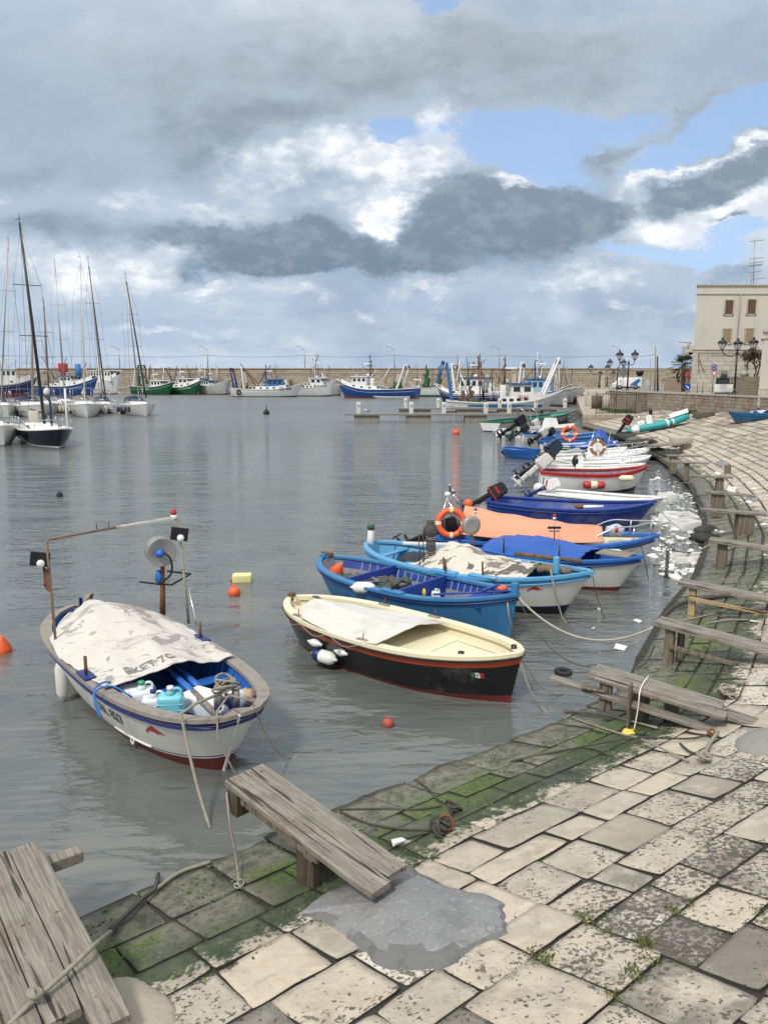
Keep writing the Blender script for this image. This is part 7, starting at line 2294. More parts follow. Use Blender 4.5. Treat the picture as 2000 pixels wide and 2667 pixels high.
    for (x0, z0, x1, z1, m) in booms:
        mb = MB()
        a_, b_ = Vector((x0 * L / 2, .3, z0)), Vector((x1 * L / 2, -.2, z1))
        mb.tube([a_, b_], [.11, .07], m, 6)
        mb.tube([b_, Vector(((x0 - .12) * L / 2, .2, z0 + .2))], .03, M_ropedark, 4)
        mb.tube([b_, Vector(((x1 + .2) * L / 2, .2, zt))], .03, M_ropedark, 4)
        mb.build('derrick', t)
    if drum:
        td, r, m = drum
        mb = MB(); mb.lathe([(0, -.9), (r, -.9), (r, -.8), (r * .5, -.8), (r * .5, .8), (r, .8), (r, .9), (0, .9)], m, 18, Matrix.Translation((td * L / 2, 0, h.sheer(td) + .5)) @ Matrix.Rotation(R(90), 4, 'X')); mb.build('net_drum', t)
    for (tn, z0, hh, r, m) in nets:
        mb = MB(); mb.tube([(tn * L / 2 + .25 * math.sin(j * 1.7), 0, z0 + hh * j / 9) for j in range(10)], [r * (.75 - .62 * j / 9) * (1 + .25 * math.sin(j * 2.9)) for j in range(10)], m, 9); mb.build('hanging_net', t)
    if txt:
        s_, size, xt, zt_, m = txt
        sgn = 1 if facing < 0 else -1
        text_mesh(s_, size, m, lambda x, y: h.at(xt * L / 2 + sgn * x, zt_ + y, facing, .03), 'registration_number', t, bold=size * .012)
    # rigging lines and thin poles every boat of the fleet carries
    r2_ = random.Random(int(xs) + 7)
    for k in range(3):
        x = r2_.uniform(-.7, .6) * L / 2; dz = r2_.uniform(3.6, 5.4)
        mb = MB(); mb.tube([(x, r2_.uniform(-1, 1), fb), (x + r2_.uniform(-.8, .8), 0, fb + dz)], [.09, .05], r2_.choice([M_rust, M_black, M_twhite, M_metal, M_tnavy]), 5)
        mb.tube([(x + .3, 0, fb + dz * .9), (x + r2_.choice([-3.2, 3.2]), 0, fb + 1.0)], .03, M_ropedark, 4); mb.build('deck_pole', t)
    # deck clutter: winch, crates
    mb = MB()
    r_ = random.Random(len(label))
    for k in range(5):
        x = (-.9 + .14 * k) * L / 2 * (1 if True else 1)
        mb.ball((x, r_.uniform(-.5, .5), h.sheer(-.5) + .05), r_.uniform(.25, .5), r_.choice([M_rust, M_ropedark, paint('net_heap_green', (.03, .10, .06), .9), M_woodbrown]), (1.2, 1, .8), 8, .6, k)
    mb.build('net_pile', t)
    t.scale = (1, 1, 1.2)
    return t, h


M_tblue = paint('trawler_blue', (.012, .07, .26), .4, .45, (.04, .08, .16), .8)
M_tnavy = paint('trawler_navy', (.01, .025, .12), .4, .4, (.04, .05, .09), .8)
M_tgreen = paint('trawler_green', (.01, .12, .055), .4, .4, (.03, .10, .06), .8)
M_twhite = paint('trawler_white', (.74, .75, .74), .45, .4, (.42, .37, .30), .7, streak=.3)
M_tgrey = paint('trawler_grey_white', (.45, .46, .46), .5, .5, (.28, .27, .25), .7)
M_troof = paint('trawler_roof_blue', (.03, .15, .38), .5, .3)
M_netgreen = paint('net_green', (.03, .10, .045), .9, .5, (.06, .07, .04), 3)
M_netbrown = paint('net_brown', (.13, .09, .06), .9, .5, (.06, .05, .04), 3)
WS = ((.5, M_white),)

trawler('large navy and white trawler with red waterline at the far left edge', -95, 178, 86, 186, 5.6, M_tnavy, fb=2.4, bow=1.7, stripe=((.2, M_white),), bottom=paint('dull_red', (.30, .06, .05), .5), zb=.75, house=(-.25, .45, 2.6, M_twhite, M_twhite), upper=(-.7, .8, .9, M_twhite), mast=(.2, 3.6, M_twhite))
trawler('blue and white trawler with a red tank on deck behind the sailboats', 84, 206, 214, 198, 5.4, M_tblue, fb=1.9, bow=1.9, house=(-.05, .3, 1.8, M_twhite, M_troof), upper=(-.5, .9, .8, M_twhite), mast=(-.2, 2.5, M_twhite), gantry=((-.9, 3.4, M_twhite, .6),), booms=((-.35, 2.5, -.75, 8.2, M_tnavy), (-.3, 2.5, .05, 8.0, M_tnavy), (.3, 2.5, .7, 7, M_black)), txt=('2BL  18', 1.1, -.32, 2.35, M_black))
mb = MB(); p_ = V(137, 792, 202); mb.bbox((p_.x, p_.y, p_.z - .3), (1.9, 1.8, 2.3), M_red, .1); mb.cyl((p_.x, p_.y, p_.z - 4), (p_.x, p_.y, p_.z - 1.2), .5, M_red, n=8); one('red_tank', mb, 'red tank raised above the deck of the blue and white trawler', 'tank')
mb = MB(); p_ = V(169, 795, 203); mb.cyl(p_ - Vector((0, 0, 3.2)), p_ + Vector((0, 0, 1.0)), .75, M_troof, n=12); one('blue_tank', mb, 'blue upright drum above the deck of the blue and white trawler', 'tank')
trawler('big white trawler with a row of dark bridge windows behind the sailboat masts', 172, 222, 264, 214, 5.4, M_twhite, fb=2.5, bow=2.0, house=(-.15, .75, 2.4, M_twhite, M_twhite), upper=(-.6, .9, .8, M_twhite), mast=(.0, 4.2, M_twhite), booms=((-.5, 3, -.7, 8.2, M_twhite),))
trawler('dark green trawler with a white wheelhouse, left one of the green pair', 292, 214, 378, 208, 4.8, M_tgreen, fb=1.7, bow=1.2, house=(.05, .5, 1.8, M_twhite, M_twhite), mast=(.0, 2.6, M_twhite), gantry=((-.85, 4.6, M_twhite, .9), (-.6, 5.0, M_green, .1)), booms=((-.3, 2.2, -.1, 6.4, M_tnavy), (-.3, 2.2, -.6, 5.6, M_black)), txt=('MT 1724', .7, -.2, .95, M_white), nets=((-.75, 1.6, 4.0, .8, M_netgreen),))
trawler('dark green trawler with a white bulwark, right one of the green pair', 356, 216, 437, 210, 4.8, M_tgreen, fb=1.6, bow=1.6, house=(.0, .45, 1.6, M_twhite, M_twhite), upper=(-.4, .96, .75, M_twhite), mast=(-.1, 2.8, M_twhite), booms=((-.5, 2.4, -.2, 6.6, M_tnavy), (-.5, 2.4, -.85, 6.0, M_black)), gantry=((-.85, 4.6, M_twhite, .4),), txt=('NUOVO S. LUCIA', .45, .35, 1.35, M_white))
trawler('white trawler with a bright blue wheelhouse roof right of the green pair', 405, 224, 462, 216, 4.8, M_twhite, fb=1.7, bow=1.6, house=(-.1, .6, 2.2, M_twhite, M_troof), mast=(.0, 3.6, M_twhite), booms=((-.6, 2.4, -.8, 6, M_black),))
trawler('grey white trawler bow with a drooping rope, nearer one of the plain pair', 438, 216, 498, 208, 4.6, M_tgrey, fb=1.9, bow=1.5, house=(-.7, -.2, 1.6, M_twhite, M_troof), mast=(-.5, 2.8, M_black))
trawler('plain grey trawler bow half hidden left of the rusty white one', 462, 224, 512, 216, 4.4, M_tgrey, fb=1.6, bow=1.3)
t9_, h9_ = trawler('white trawler 2BL 800 with rust streaks and blue wheelhouse, middle of the line', 503, 187, 657, 186, 5.0, M_twhite, fb=1.45, bow=1.35, stripe=((.1, M_twhite),), bottom=M_tnavy, zb=.12, house=(.02, .42, 1.75, M_troof, M_troof), upper=(-.42, .55, .62, M_twhite), mast=(-.05, 3.0, M_black), gantry=((-.9, 4.2, M_tnavy, -.9), (-.62, 4.4, M_twhite, -.6)), booms=((-.35, 2.2, -.75, 6.6, M_black), (-.3, 2.2, .1, 6.2, M_tnavy), (-.25, 2.2, -.6, 5.4, M_rust)), txt=('2BL 800', .85, .52, 1.35, M_tnavy), nets=((-.7, 1.3, 2.1, .7, M_netbrown), (-.58, 1.3, 1.6, .6, M_netbrown)))
mb = MB(); mb.torus(.42, .17, M_rubber, Matrix.Translation(h9_.at(-.76 * h9_.L / 2, .95, -1, .12)) @ Matrix.Rotation(R(90), 4, 'X'), 18, 8); mb.build('tyre_fender', t9_)
trawler('white trawler with a tall white radar mast, moored against the bow of the 2BL 800', 618, 196, 729, 190, 5.0, M_twhite, fb=1.7, bow=1.8, bottom=M_tnavy, house=(.1, .5, 1.8, M_twhite, M_twhite), upper=(-.2, .62, .5, M_twhite), mast=(.15, 5.6, M_twhite), booms=((.0, 2.2, .3, 8.5, M_black),), txt=('R. MATRULLI', .5, .52, 2.0, M_tnavy))
trawler('white trawler stern hidden between the radar mast trawler and the blue one', 690, 206, 742, 200, 4.4, M_tgrey, fb=1.4, bow=1.2, house=(-.9, -.3, 1.6, M_twhite, M_troof), mast=(-.7, 2.4, M_twhite))
trawler('bright blue trawler with white upper bulwark, bow pointing left', 902, 171, 728, 178, 5.4, M_tblue, fb=1.6, bow=1.9, bottom=paint('dull_red', (0, 0, 0)), zb=.25, house=(.18, .52, 1.9, M_twhite, M_twhite), upper=(-.25, .82, .75, M_twhite), mast=(.15, 4.2, M_black), gantry=((-.55, 4.6, M_twhite, -1.9),), booms=((-.1, 2.4, -.35, 6.0, M_twhite), (.3, 2.4, .0, 5.2, M_twhite)), drum=(-.52, .85, M_netgreen), txt=('2BL 821', .7, .84, 2.35, M_white))
sm3, _h = boat('rowing_boat', 'low white dinghy floating along the side of the bright blue trawler', 'boat', xy(884, 166), xy(806, 168), 1.8, fb=.45, bow=.15, stn=.1, draft=.2, bt=.7, rake=.8, srake=0)
_h.build(sm3, M_white, M_white, M_white, zb=.05, floor=.25, gun=M_white, N=16)
trawler('white and green trawler stern with hanging nets, right of the bright blue trawler', 952, 186, 884, 188, 4.6, M_twhite, fb=1.7, bow=1.2, gantry=((-.7, 5.4, M_troof, -1.6),), nets=((-.1, 1.8, 4.4, 1.3, M_netgreen), (-.88, 1.8, 4.3, .9, M_netbrown)), mast=(.3, 3, M_twhite), bottom=M_green, zb=.4)
trawler('dark navy trawler with white wheelhouse trimmed in blue, bow pointing left', 1085, 128, 940, 134, 5.0, M_tnavy, fb=1.5, bow=1.4, stripe=((.25, M_white),), house=(-.55, .12, 2.2, M_twhite, M_tblue), upper=(-.7, .7, .45, M_twhite), mast=(-.3, 3.2, M_rust), gantry=((.25, 4.3, M_twhite, 1.0),), booms=((-.1, 2.4, -.12, 6, M_rust),))
t15_, h15_ = trawler('white trawler with a broad light blue band and big leaning bow gantry, nearest the piers', 964, 104, 1212, 103, 4.6, M_twhite, fb=1.0, bow=1.35, bottom=M_navy, zb=.1, house=(.10, .46, 1.7, M_twhite, M_tblue), upper=(-.12, .62, .75, M_twhite), mast=(.0, 3.1, M_rust), gantry=((-.9, 4.4, M_troof, -.8), (.62, 4.6, M_twhite, 2.2)), booms=((-.2, 1.4, -.22, 4.8, M_rust), (-.35, 1.4, -.36, 3.4, M_black), (-.6, 1.6, -.75, 4.0, M_twhite)), nets=((-.72, .9, 1.5, .8, M_netbrown), (-.58, .9, 2.2, .6, M_netbrown)), txt=('2BL831', .52, .30, 1.52, M_red), rake=2.4)
mb = MB()
for k in range(20):
    xa, xb_ = -.64 + k * .064, -.64 + (k + 1) * .064
    mb.add([h15_.at(xa * h15_.L / 2, .42, -1, .02), h15_.at(xb_ * h15_.L / 2, .42, -1, .02), h15_.at(xb_ * h15_.L / 2, .85, -1, .02), h15_.at(xa * h15_.L / 2, .85, -1, .02)], [(0, 1, 2, 3)], paint('band_blue', (.05, .22, .40), .5, .4))
mb.build('blue_band', t15_)
trawler('white trawler with pale blue bridge behind the leaning gantry', 1110, 140, 1232, 136, 4.8, M_twhite, fb=1.6, bow=1.2, stripe=((.2, M_tblue),), house=(-.5, .3, 2.4, paint('pale_blue_bridge', (.25, .42, .58), .5), M_tblue), mast=(-.2, 4, M_twhite), gantry=((-.8, 4.4, M_twhite, .4),))
for (xs, Ys, xb, Yb, lb) in [(1150, 150, 1228, 118, 'grey hulled trawler bow tied to the quay behind the leaning gantry'), (1180, 165, 1240, 130, 'farther grey trawler bow tied to the quay corner'), (1205, 180, 1252, 142, 'farthest grey trawler bow by the quay under the lamps')]:
    trawler(lb, xs, Ys, xb, Yb, 4.4, M_tgrey, fb=1.2, bow=1.2)


# lamps on the breakwater, joined by a cable
heads = []
for (px, lb) in [(260, 'street lamp on the breakwater above the green trawlers, leftmost'), (450, 'street lamp on the breakwater above the plain grey trawlers'), (659, 'street lamp on the breakwater above the radar mast trawler'), (852, 'street lamp on the breakwater above the bright blue trawler'), (1078, 'street lamp on the breakwater above the navy trawler'), (1337, 'street lamp on the breakwater behind the two headed lamps')]:
    p = V(px, 800, 249)
    tp = V(px, 752, 249).z
    t = thing('street_lamp', lb, 'street lamp', (p.x, 249, 7.5), 0, 'street lamps along the breakwater')
    mb = MB(); mb.tube([(p.x, 249, 7.4), (p.x, 249, tp)], [.16, .1], M_metal, 6); mb.build('pole', t, True)
    mb = MB(); mb.tube([(p.x, 249, tp - .8), (p.x - 1.2, 249, tp + .4), (p.x - 1.9, 249, tp + .6)], .07, M_metal, 5); mb.build('arm', t, True)
    mb = MB(); mb.bbox((p.x - 2.3, 249, tp + .55), (1.0, .5, .22), M_metal, .08); mb.build('lamp_head', t, True)
    heads.append(Vector((p.x, 249, V(px, 768, 249).z)))
hd = [V(-30, 766, 249)] + heads + [V(1414, 766, 200)]
for k, (a, b) in enumerate(zip(hd, hd[1:])):
    rope(sag(a, b, .5, 12), 'overhead cable strung between the breakwater lamps', .05, M_ropedark, 'overhead_cable', 'overhead cables between the breakwater lamps', cat='cable')
# ================================================================ RIGHT HAND TOWN EDGE
def zb4(x, y, Y): return V((1480 + x * .31344) / S, (600 + y * .31344) / S, Y)


YB = 66.0
M_plaster = paint('old_plaster', (.52, .485, .42), .9, .4, (.27, .25, .21), .9, bump=.3, streak=.25)
M_ashlar = blocks('ashlar', (.52, .48, .40), (.42, .385, .32), (.2, .18, .15), 1.05, .36, 'XZ', msize=.014, dirt=.45)
M_shut_b = paint('brown_shutter', (.14, .075, .05), .7, .4, (.2, .15, .11), 6)
M_shut_t = paint('tan_shutter', (.33, .27, .16), .7, .3, (.24, .2, .13), 6)
tl_, bl_ = zb4(1060, 463, YB), zb4(1035, 1200, YB)
x0, x1 = zb4(1048, 800, YB).x, 62.0
ztop, zcor, zmid, zlow = zb4(1100, 460, YB).z, zb4(1100, 528, YB).z, zb4(1100, 990, YB).z, 2.6
def foot(mb, e, za, zb_, m, xa=None, xb=62.0, Y0=None, dp=16.0):
    'wall ring whose left side runs away from the quay at the angle of the lane'
    xa = x0 if xa is None else xa; Y0 = YB if Y0 is None else Y0
    k = xa / Y0 * 1.06
    P_ = [(xa - e, Y0 - e), (xb + e, Y0 - e), (xb + e, Y0 + dp + e), (xa - e + k * (dp + 2 * e), Y0 + dp + e)]
    vs = [(x, y, za) for x, y in P_] + [(x, y, zb_) for x, y in P_]
    mb.add(vs, [(0, 1, 5, 4), (1, 2, 6, 5), (2, 3, 7, 6), (3, 0, 4, 7), (0, 1, 2, 3), (4, 5, 6, 7)], m)


t = thing('building', 'tall cream plastered building with stone ground floor and brown shutters at the right edge', 'building', (x0, YB, 2.65))
mb = MB(); foot(mb, 0, zmid, zcor, M_plaster); mb.build('upper_wall', t, True)
mb = MB(); foot(mb, .05, zlow, zmid, M_ashlar); mb.build('stone_base', t, True)
mb = MB(); foot(mb, .01, zcor, ztop, M_plaster); foot(mb, .08, zcor - .035, zcor + .035, M_cope); foot(mb, .14, ztop, ztop + .1, M_cope); mb.build('roof_parapet', t, True)
mb = MB(); foot(mb, .11, zmid - .05, zmid + .05, M_cope); mb.build('string_course', t, True)


def window(xa, xb, ya, yb, m, bars=False):
    a, b = zb4(xa, ya, YB), zb4(xb, yb, YB)
    cx, cz, w, h_ = (a.x + b.x) / 2, (a.z + b.z) / 2, abs(b.x - a.x), abs(a.z - b.z)
    mb = MB()
    for (dx, dz, sx, sz) in ((-w / 2 - .05, 0, .09, h_ + .2), (w / 2 + .05, 0, .09, h_ + .2), (0, h_ / 2 + .05, w, .09), (0, -h_ / 2 - .06, w + .24, .10)):
        mb.box((cx + dx, YB - .02 - (.03 if bars else 0), cz + dz), (sx, .1, sz), M_cope)
    wo = mb.build('window_frame', t, True)
    mb = MB()
    if bars:
        mb.box((cx, YB - .06, cz), (w, .03, h_), M_glass)
        for k in range(7): mb.cyl((cx - w / 2 + w * (k + .5) / 7, YB - .12, cz - h_ / 2), (cx - w / 2 + w * (k + .5) / 7, YB - .12, cz + h_ / 2), .018, M_metal, n=5)
        mb.build('grille', wo, True)
    else:
        n = int(h_ / .07)
        for k in range(n): mb.box((cx, YB - .025, cz - h_ / 2 + h_ * (k + .5) / n), (w, .03, h_ / n * .86), m, rx=.15)
        mb.box((cx, YB - .008, cz), (w, .02, h_), m)
        mb.build('shutter', wo, True)


window(1303, 1358, 582, 697, M_shut_b); window(1490, 1546, 576, 694, M_shut_b)
window(1284, 1340, 822, 936, M_shut_t); window(1470, 1526, 818, 934, M_shut_t)
window(1262, 1312, 1168, 1230, M_glass, True)
pp = [zb4(1428, 530, YB - .1), zb4(1412, 760, YB - .1), zb4(1400, 880, YB - .1), zb4(1386, 1240, YB - .16)]
mb = MB(); mb.tube([(p.x, YB - .12, p.z) for p in pp], .05, paint('pinkish_pipe', (.33, .26, .23), .6), 6); mb.build('drainpipe', t, True)
for (xa, ya, xb, yb) in [(1070, 1020, 1590, 1020), (1072, 1020, 1075, 1180), (1080, 1060, 1120, 1180)]:
    a, b = zb4(xa, ya, YB), zb4(xb, yb, YB)
    mb = MB(); mb.tube(sag((a.x, YB - .15, a.z), (b.x, YB - .15, b.z), .05, 6), .022, M_black, 4); mb.build('cable', t, True)
a, b = zb4(980, 935, YB + .5), zb4(1040, 1028, YB + .5)
mb = MB(); mb.box(((a.x + x0) / 2 + .2, YB + 1.0, (b.z + .05)), (x0 - a.x + .4, 1.1, .18), M_cope); bo = mb.build('balcony', t, True)
mb = MB(); mb.box((a.x + .06, YB + 1.0, (a.z * .35 + b.z * .65) ), (.1, .98, (a.z - b.z) * .75), M_plaster); mb.box(((a.x + x0) / 2 + .2, YB + .5, (a.z * .35 + b.z * .65)), (x0 - a.x, .1, (a.z - b.z) * .75), M_plaster); mb.build('balustrade', bo, True)
mb = MB()
for k in range(7): mb.cyl((a.x + .1 + k * (x0 - a.x - .2) / 6, YB + .5, a.z - .5), (a.x + .1 + k * (x0 - a.x - .2) / 6, YB + .5, a.z), .03, M_cope, n=5)
mb.tube([(a.x - .7, YB + .5, a.z + .12), (x0, YB + .5, a.z - .02)], .05, M_cope, 5); mb.build('rail', bo, True)
# aerials on the roof
for (xa, yt, hs, lb) in [(1545, 75, (90, 235, 270, 290), 'tallest aerial mast on the roof of the cream building'), (1525, 285, (300, 350), 'shorter aerial with two crossbars just left of the tallest one'), (1562, 400, (405,), 'small bent aerial right of the tallest mast'), (1145, 408, (), 'thin bare rod standing near the left end of the roof'), (1478, 410, (), 'short stub on the roof left of the aerials')]:
    Y = YB + 3
    a, b = zb4(xa, yt, Y), zb4(xa - 8, 462, Y)
    mb = MB(); mb.tube([(b.x, Y, ztop), (a.x, Y, a.z)], .035, M_metal, 5)
    for hh in hs:
        p = zb4(xa - (hh - yt) * .03, hh, Y)
        mb.tube([(p.x - .35, Y, p.z - .03), (p.x + .85, Y + .1, p.z + .12)], .025, M_metal, 4)
        for k in range(6): mb.tube([(p.x - .3 + .2 * k, Y - .2, p.z + .02 * k), (p.x - .3 + .2 * k, Y + .2, p.z + .02 * k)], .015, M_metal, 4)
    one('aerial', mb, lb, 'aerial')
# nearer building corner at the frame edge
a = zb4(1618, 845, 53)
t2_ = thing('building_corner', 'beige stone building corner cut off by the right edge of the photo', 'building', (a.x, 53, 2.65))
zt_ = a.z
mb = MB(); foot(mb, 0, 3.7, zt_, M_plaster, a.x, a.x + 8, 53, 6); mb.build('wall', t2_, True)
mb = MB(); foot(mb, .06, 2.5, 3.82, M_ashlar, a.x, a.x + 8, 53, 6); mb.build('stone_base', t2_, True)
mb = MB(); foot(mb, .14, zt_, zt_ + .16, M_cope, a.x, a.x + 8, 53, 6); foot(mb, .06, zt_ - .46, zt_ - .38, M_cope, a.x, a.x + 8, 53, 6); mb.build('cornice', t2_, True)
mb = MB(); p = zb4(1605, 912, 52.8); mb.tube([(a.x + .05, 52.95, p.z), (p.x, 52.8, p.z)], .025, M_black, 5); mb.ball((p.x, 52.8, p.z), .06, M_black); mb.build('wall_lamp', t2_, True)
# brick planter with little tree
a, b = zb4(1437, 1215, 57.5), zb4(1588, 1340, 57.5)
t = thing('brick_planter', 'square planter wall of thin grey stones holding the small tree', 'planter', ((a.x + b.x) / 2, 58, 2.65))
mb = MB(); mb.box(((a.x + b.x) / 2, 58.5, (a.z + 2.6) / 2), (b.x - a.x, 2, a.z - 2.6), blocks('thin_stones', (.33, .29, .22), (.25, .22, .17), (.12, .1, .08), .42, .11, 'XZ')); mb.build('wall', t, True)
p = zb4(1470, 1205, 57.6)
mb = MB(); mb.ball((0, 0, .22), .30, M_cope, (1.1, 1, .85), 14, .2); one('round_stone', mb, 'round pale stone on the planter beside the small tree', 'stone', loc=(p.x, 57.9, a.z))


def small_tree():
    rnd = random.Random(3)
    base = zb4(1530, 1212, 58.3)
    t = thing('small_tree', 'small crooked tree with sparse brownish leaves growing from the planter', 'tree', (base.x, 58.3, a.z))
    mb = MB(); tips = []
    def br(p, d, l, r, k):
        q = p + d * l
        m = p.lerp(q, .5) + Vector((rnd.uniform(-.1, .1), rnd.uniform(-.1, .1), 0)) * l
        mb.tube([p, m, q], [r, r * .85, r * .65], M_ropedark if False else M_woodbrown, 6)
        tips.append(q)
        if k > 0:
            for _ in range(3 if k > 1 else 2):
                nd = (d + Vector((rnd.uniform(-.8, .8), rnd.uniform(-.6, .6), rnd.uniform(-.15, .6)))).normalized()
                br(q, nd, l * rnd.uniform(.6, .85), r * .6, k - 1)
    for dx in (-.35, .1, .3): br(Vector((base.x + dx, 58.3, a.z)), Vector((dx * .7, 0, 1)).normalized(), .7, .06, 3)
    mb.build('trunk', t, True)
    m = MB(); lm = leaf_mat('dull_leaf', (.05, .05, .02), (.13, .10, .05))
    for q in tips: leaves(m, q, (.22, .22, .18), 16, lm, .13, rnd)
    m.build('crown', t, True, weld=False)


small_tree()


# palm
def palm():
    Y = 105
    base, c = zb4(958, 1235, Y), zb4(958, 1125, Y)
    t = thing('palm_tree', 'dark palm tree with a shaggy skirt against the sky beside the building', 'palm', (base.x, Y, 2.65))
    rnd = random.Random(8)
    zb_ = base.z - .5
    mb = MB(); mb.tube([(base.x, Y, 2.6), (c.x, Y, zb_ + .6), (c.x, Y, c.z)], [.26, .26, .3], M_woodbrown, 9); mb.build('trunk', t, True)
    lm = leaf_mat('palm_leaf', (.018, .03, .014), (.05, .065, .03)); dm = leaf_mat('dead_palm', (.06, .05, .035), (.11, .09, .06))
    mb = MB()
    for k in range(150):
        a_ = rnd.uniform(0, 6.28); f = rnd.random()
        p = Vector((c.x + math.cos(a_) * (.45 + .35 * math.sin(f * 3)), Y + math.sin(a_) * .5, c.z - 1.9 * f))
        mb.add([p, p + Vector((math.cos(a_) * .15 + .05, 0, -.5)), p + Vector((math.cos(a_) * .15 - .06, 0, -.45))], [(0, 1, 2)], dm)
    mb.build('skirt', t, True, weld=False)
    for k in range(30):
        a_ = k * 2.4; el = -.5 + 1.75 * (k / 30)
        d = Vector((math.cos(a_) * math.cos(el), math.sin(a_) * math.cos(el), math.sin(el)))
        mb = MB()
        st = Vector((c.x, Y, c.z)); L = 1.25 * rnd.uniform(.8, 1.15)
        e = st + d * L + Vector((0, 0, -.15))
        mb.tube([st, st.lerp(e, .6) + Vector((0, 0, .1)), e], .03, lm, 4)
        side = d.cross(Vector((0, 0, 1))); side = side.normalized() if side.length > .1 else Vector((1, 0, 0))
        upv = side.cross(d).normalized()
        for j in range(15):
            an = -1.25 + 2.5 * j / 14
            fd = (d * math.cos(an) + side * math.sin(an) + Vector((0, 0, -.25))).normalized()
            l = .75 * rnd.uniform(.8, 1.2)
            w = fd.cross(upv).normalized() * .045
            mb.add([e - d * .3, e + fd * l * .5 + w, e + fd * l, e + fd * l * .5 - w], [(0, 1, 2, 3)], lm)
        mb.build('frond', t, True, weld=False)


palm()


# street lanterns
def lantern(t, c, s=1.0):
    M = Matrix.Translation(c) @ Matrix.Scale(s, 4)
    mb = MB(); mb.lathe([(.34, .42), (.36, .44), (.30, .56), (.16, .66), (.07, .70), (.07, .76), (.1, .80), (.03, .86), (0, .86)], M_black, 14, M); lo = mb.build('lantern_cap', t, True)
    mb = MB(); mb.lathe([(.10, 0), (.28, .42), (.0, .42)], GLS, 12, M); mb.build('lantern_glass', lo, True)
    mb = MB()
    for k in range(6):
        a_ = k * math.pi / 3; mb.tube([M @ Vector((.11 * math.cos(a_), .11 * math.sin(a_), -.0)), M @ Vector((.31 * math.cos(a_), .31 * math.sin(a_), .43))], .014 * s, M_black, 4)
    mb.lathe([(.0, -.08), (.07, -.06), (.12, 0), (.10, .02)], M_black, 10, M); mb.build('lantern_cage', lo, True)


m_, q_, b_ = base_mat('lantern_glass_mat')
q_.put(b_.inputs['Base Color'], (.75, .76, .76)); b_.inputs['Roughness'].default_value = .25; b_.inputs['Alpha'].default_value = .45
GLS = m_


def lamp(label, px, ytop, Y, heads, arm=1.0, rot=0.0, s=1.0):
    p = zb4(px, ytop, Y)
    t = thing('street_lamp', label, 'street lamp', (p.x, Y, 2.65), 0, 'black lantern street lamps')
    ht = p.z
    mb = MB(); mb.tube([(p.x, Y, 2.6), (p.x, Y, 3.5)], [.14 * s, .11 * s], M_black, 10); mb.tube([(p.x, Y, 3.5), (p.x, Y, ht - .9 * s)], [.075 * s, .055 * s], M_black, 8); mb.lathe([(.1, 0), (.13, .03), (.1, .06)], M_black, 10, Matrix.Translation((p.x, Y, ht - 1.1 * s))); mb.build('pole', t, True)
    for k, (dx, up) in enumerate(heads):
        dx *= s
        c = Vector((p.x + dx * math.cos(rot), Y + dx * math.sin(rot), ht - .86 * s + up * s))
        if abs(dx) > .05:
            mb = MB(); base = Vector((p.x, Y, ht - .95 * s)); d = c - base; d.z = 0
            pts = []
            for j in range(9):
                f = j / 8; pts.append(base + d * (1 - math.cos(f * math.pi)) / 2 + Vector((0, 0, -.40 * s * math.sin(f * math.pi) + (c.z - base.z) * f * f)))
            mb.tube(pts, .032 * s, M_black, 6); mb.build('arm', t, True)
        lantern(t, c, s)


lamp('black lamp post with three lanterns in front of the cream building', 1410, 895, 57, ((-1.15, .05), (0, .0), (1.15, .08)), s=.98)
lamp('nearest black lamp post with two lanterns, on the parapet by the white van', 505, 995, 80, ((-.95, .0), (.6, .03)), s=1.15, rot=.3)
lamp('second black two lantern lamp post, left of the nearest one', 413, 1065, 104, ((-1.05, .0), (.7, .0)), s=1.2, rot=.3)
lamp('third black two lantern lamp post towards the breakwater', 265, 1110, 150, ((-1.2, .0), (.9, .0)), s=1.5)
lamp('farthest black two lantern lamp post, in front of the breakwater', 325, 1165, 170, ((-1.1, .0), (.9, .0)), s=1.4)


def sign(name, label, px, py, Y, r, kind, ph=None):
    p = zb4(px, py, Y)
    t = thing(name, label, 'road sign', (p.x, Y, 2.65))
    mb = MB(); mb.cyl((p.x, Y + .05, 2.6), (p.x, Y + .05, p.z + r), .035, M_metal, n=7); mb.build('pole', t, True)
    return t, p


def disc(t, c, r, m, dy, n=28, nm='sign_plate', k=.012):
    mb = MB(); mb.cyl((c.x, c.y - dy, c.z), (c.x, c.y - dy - k, c.z), r, m, n=n, smooth=False); return mb.build(nm, t, True)


M_sblue = paint('sign_blue', (.01, .06, .32), .35, .1); M_sred = paint('sign_red', (.55, .02, .02), .35, .1); M_sgrey = paint('sign_back', (.16, .16, .165), .6, .3); M_swhite = paint('sign_white', (.75, .75, .75), .35, .1)
t, p = sign('road_sign', 'blue roundabout sign above a red and white yield triangle by the building', 1208, 1137, 62, .25, 0)
disc(t, p, .26, M_swhite, 0); so = disc(t, p, .245, M_sblue, .014, nm='blue_disc')
for k in range(3):
    a0 = k * 2 * math.pi / 3 + .3
    mb = MB(); MM = Matrix.Translation((p.x, 62 - .034, p.z)) @ Matrix.Rotation(R(90), 4, 'X')
    mb.torus(.125, .022, M_swhite, MM, 8, 5, a0, a0 + 1.35)
    e = a0 + 1.35; c_ = (.125 * math.cos(e), .125 * math.sin(e)); d_ = (-math.sin(e), math.cos(e))
    mb.add([(c_[0] + math.cos(e) * .055, c_[1] + math.sin(e) * .055, .005), (c_[0] - math.cos(e) * .055, c_[1] - math.sin(e) * .055, .005), (c_[0] + d_[0] * .09, c_[1] + d_[1] * .09, .005)], [(0, 1, 2)], M_swhite, False, MM)
    mb.build('white_arrow', t, True)
q0 = zb4(1208, 1190, 62)
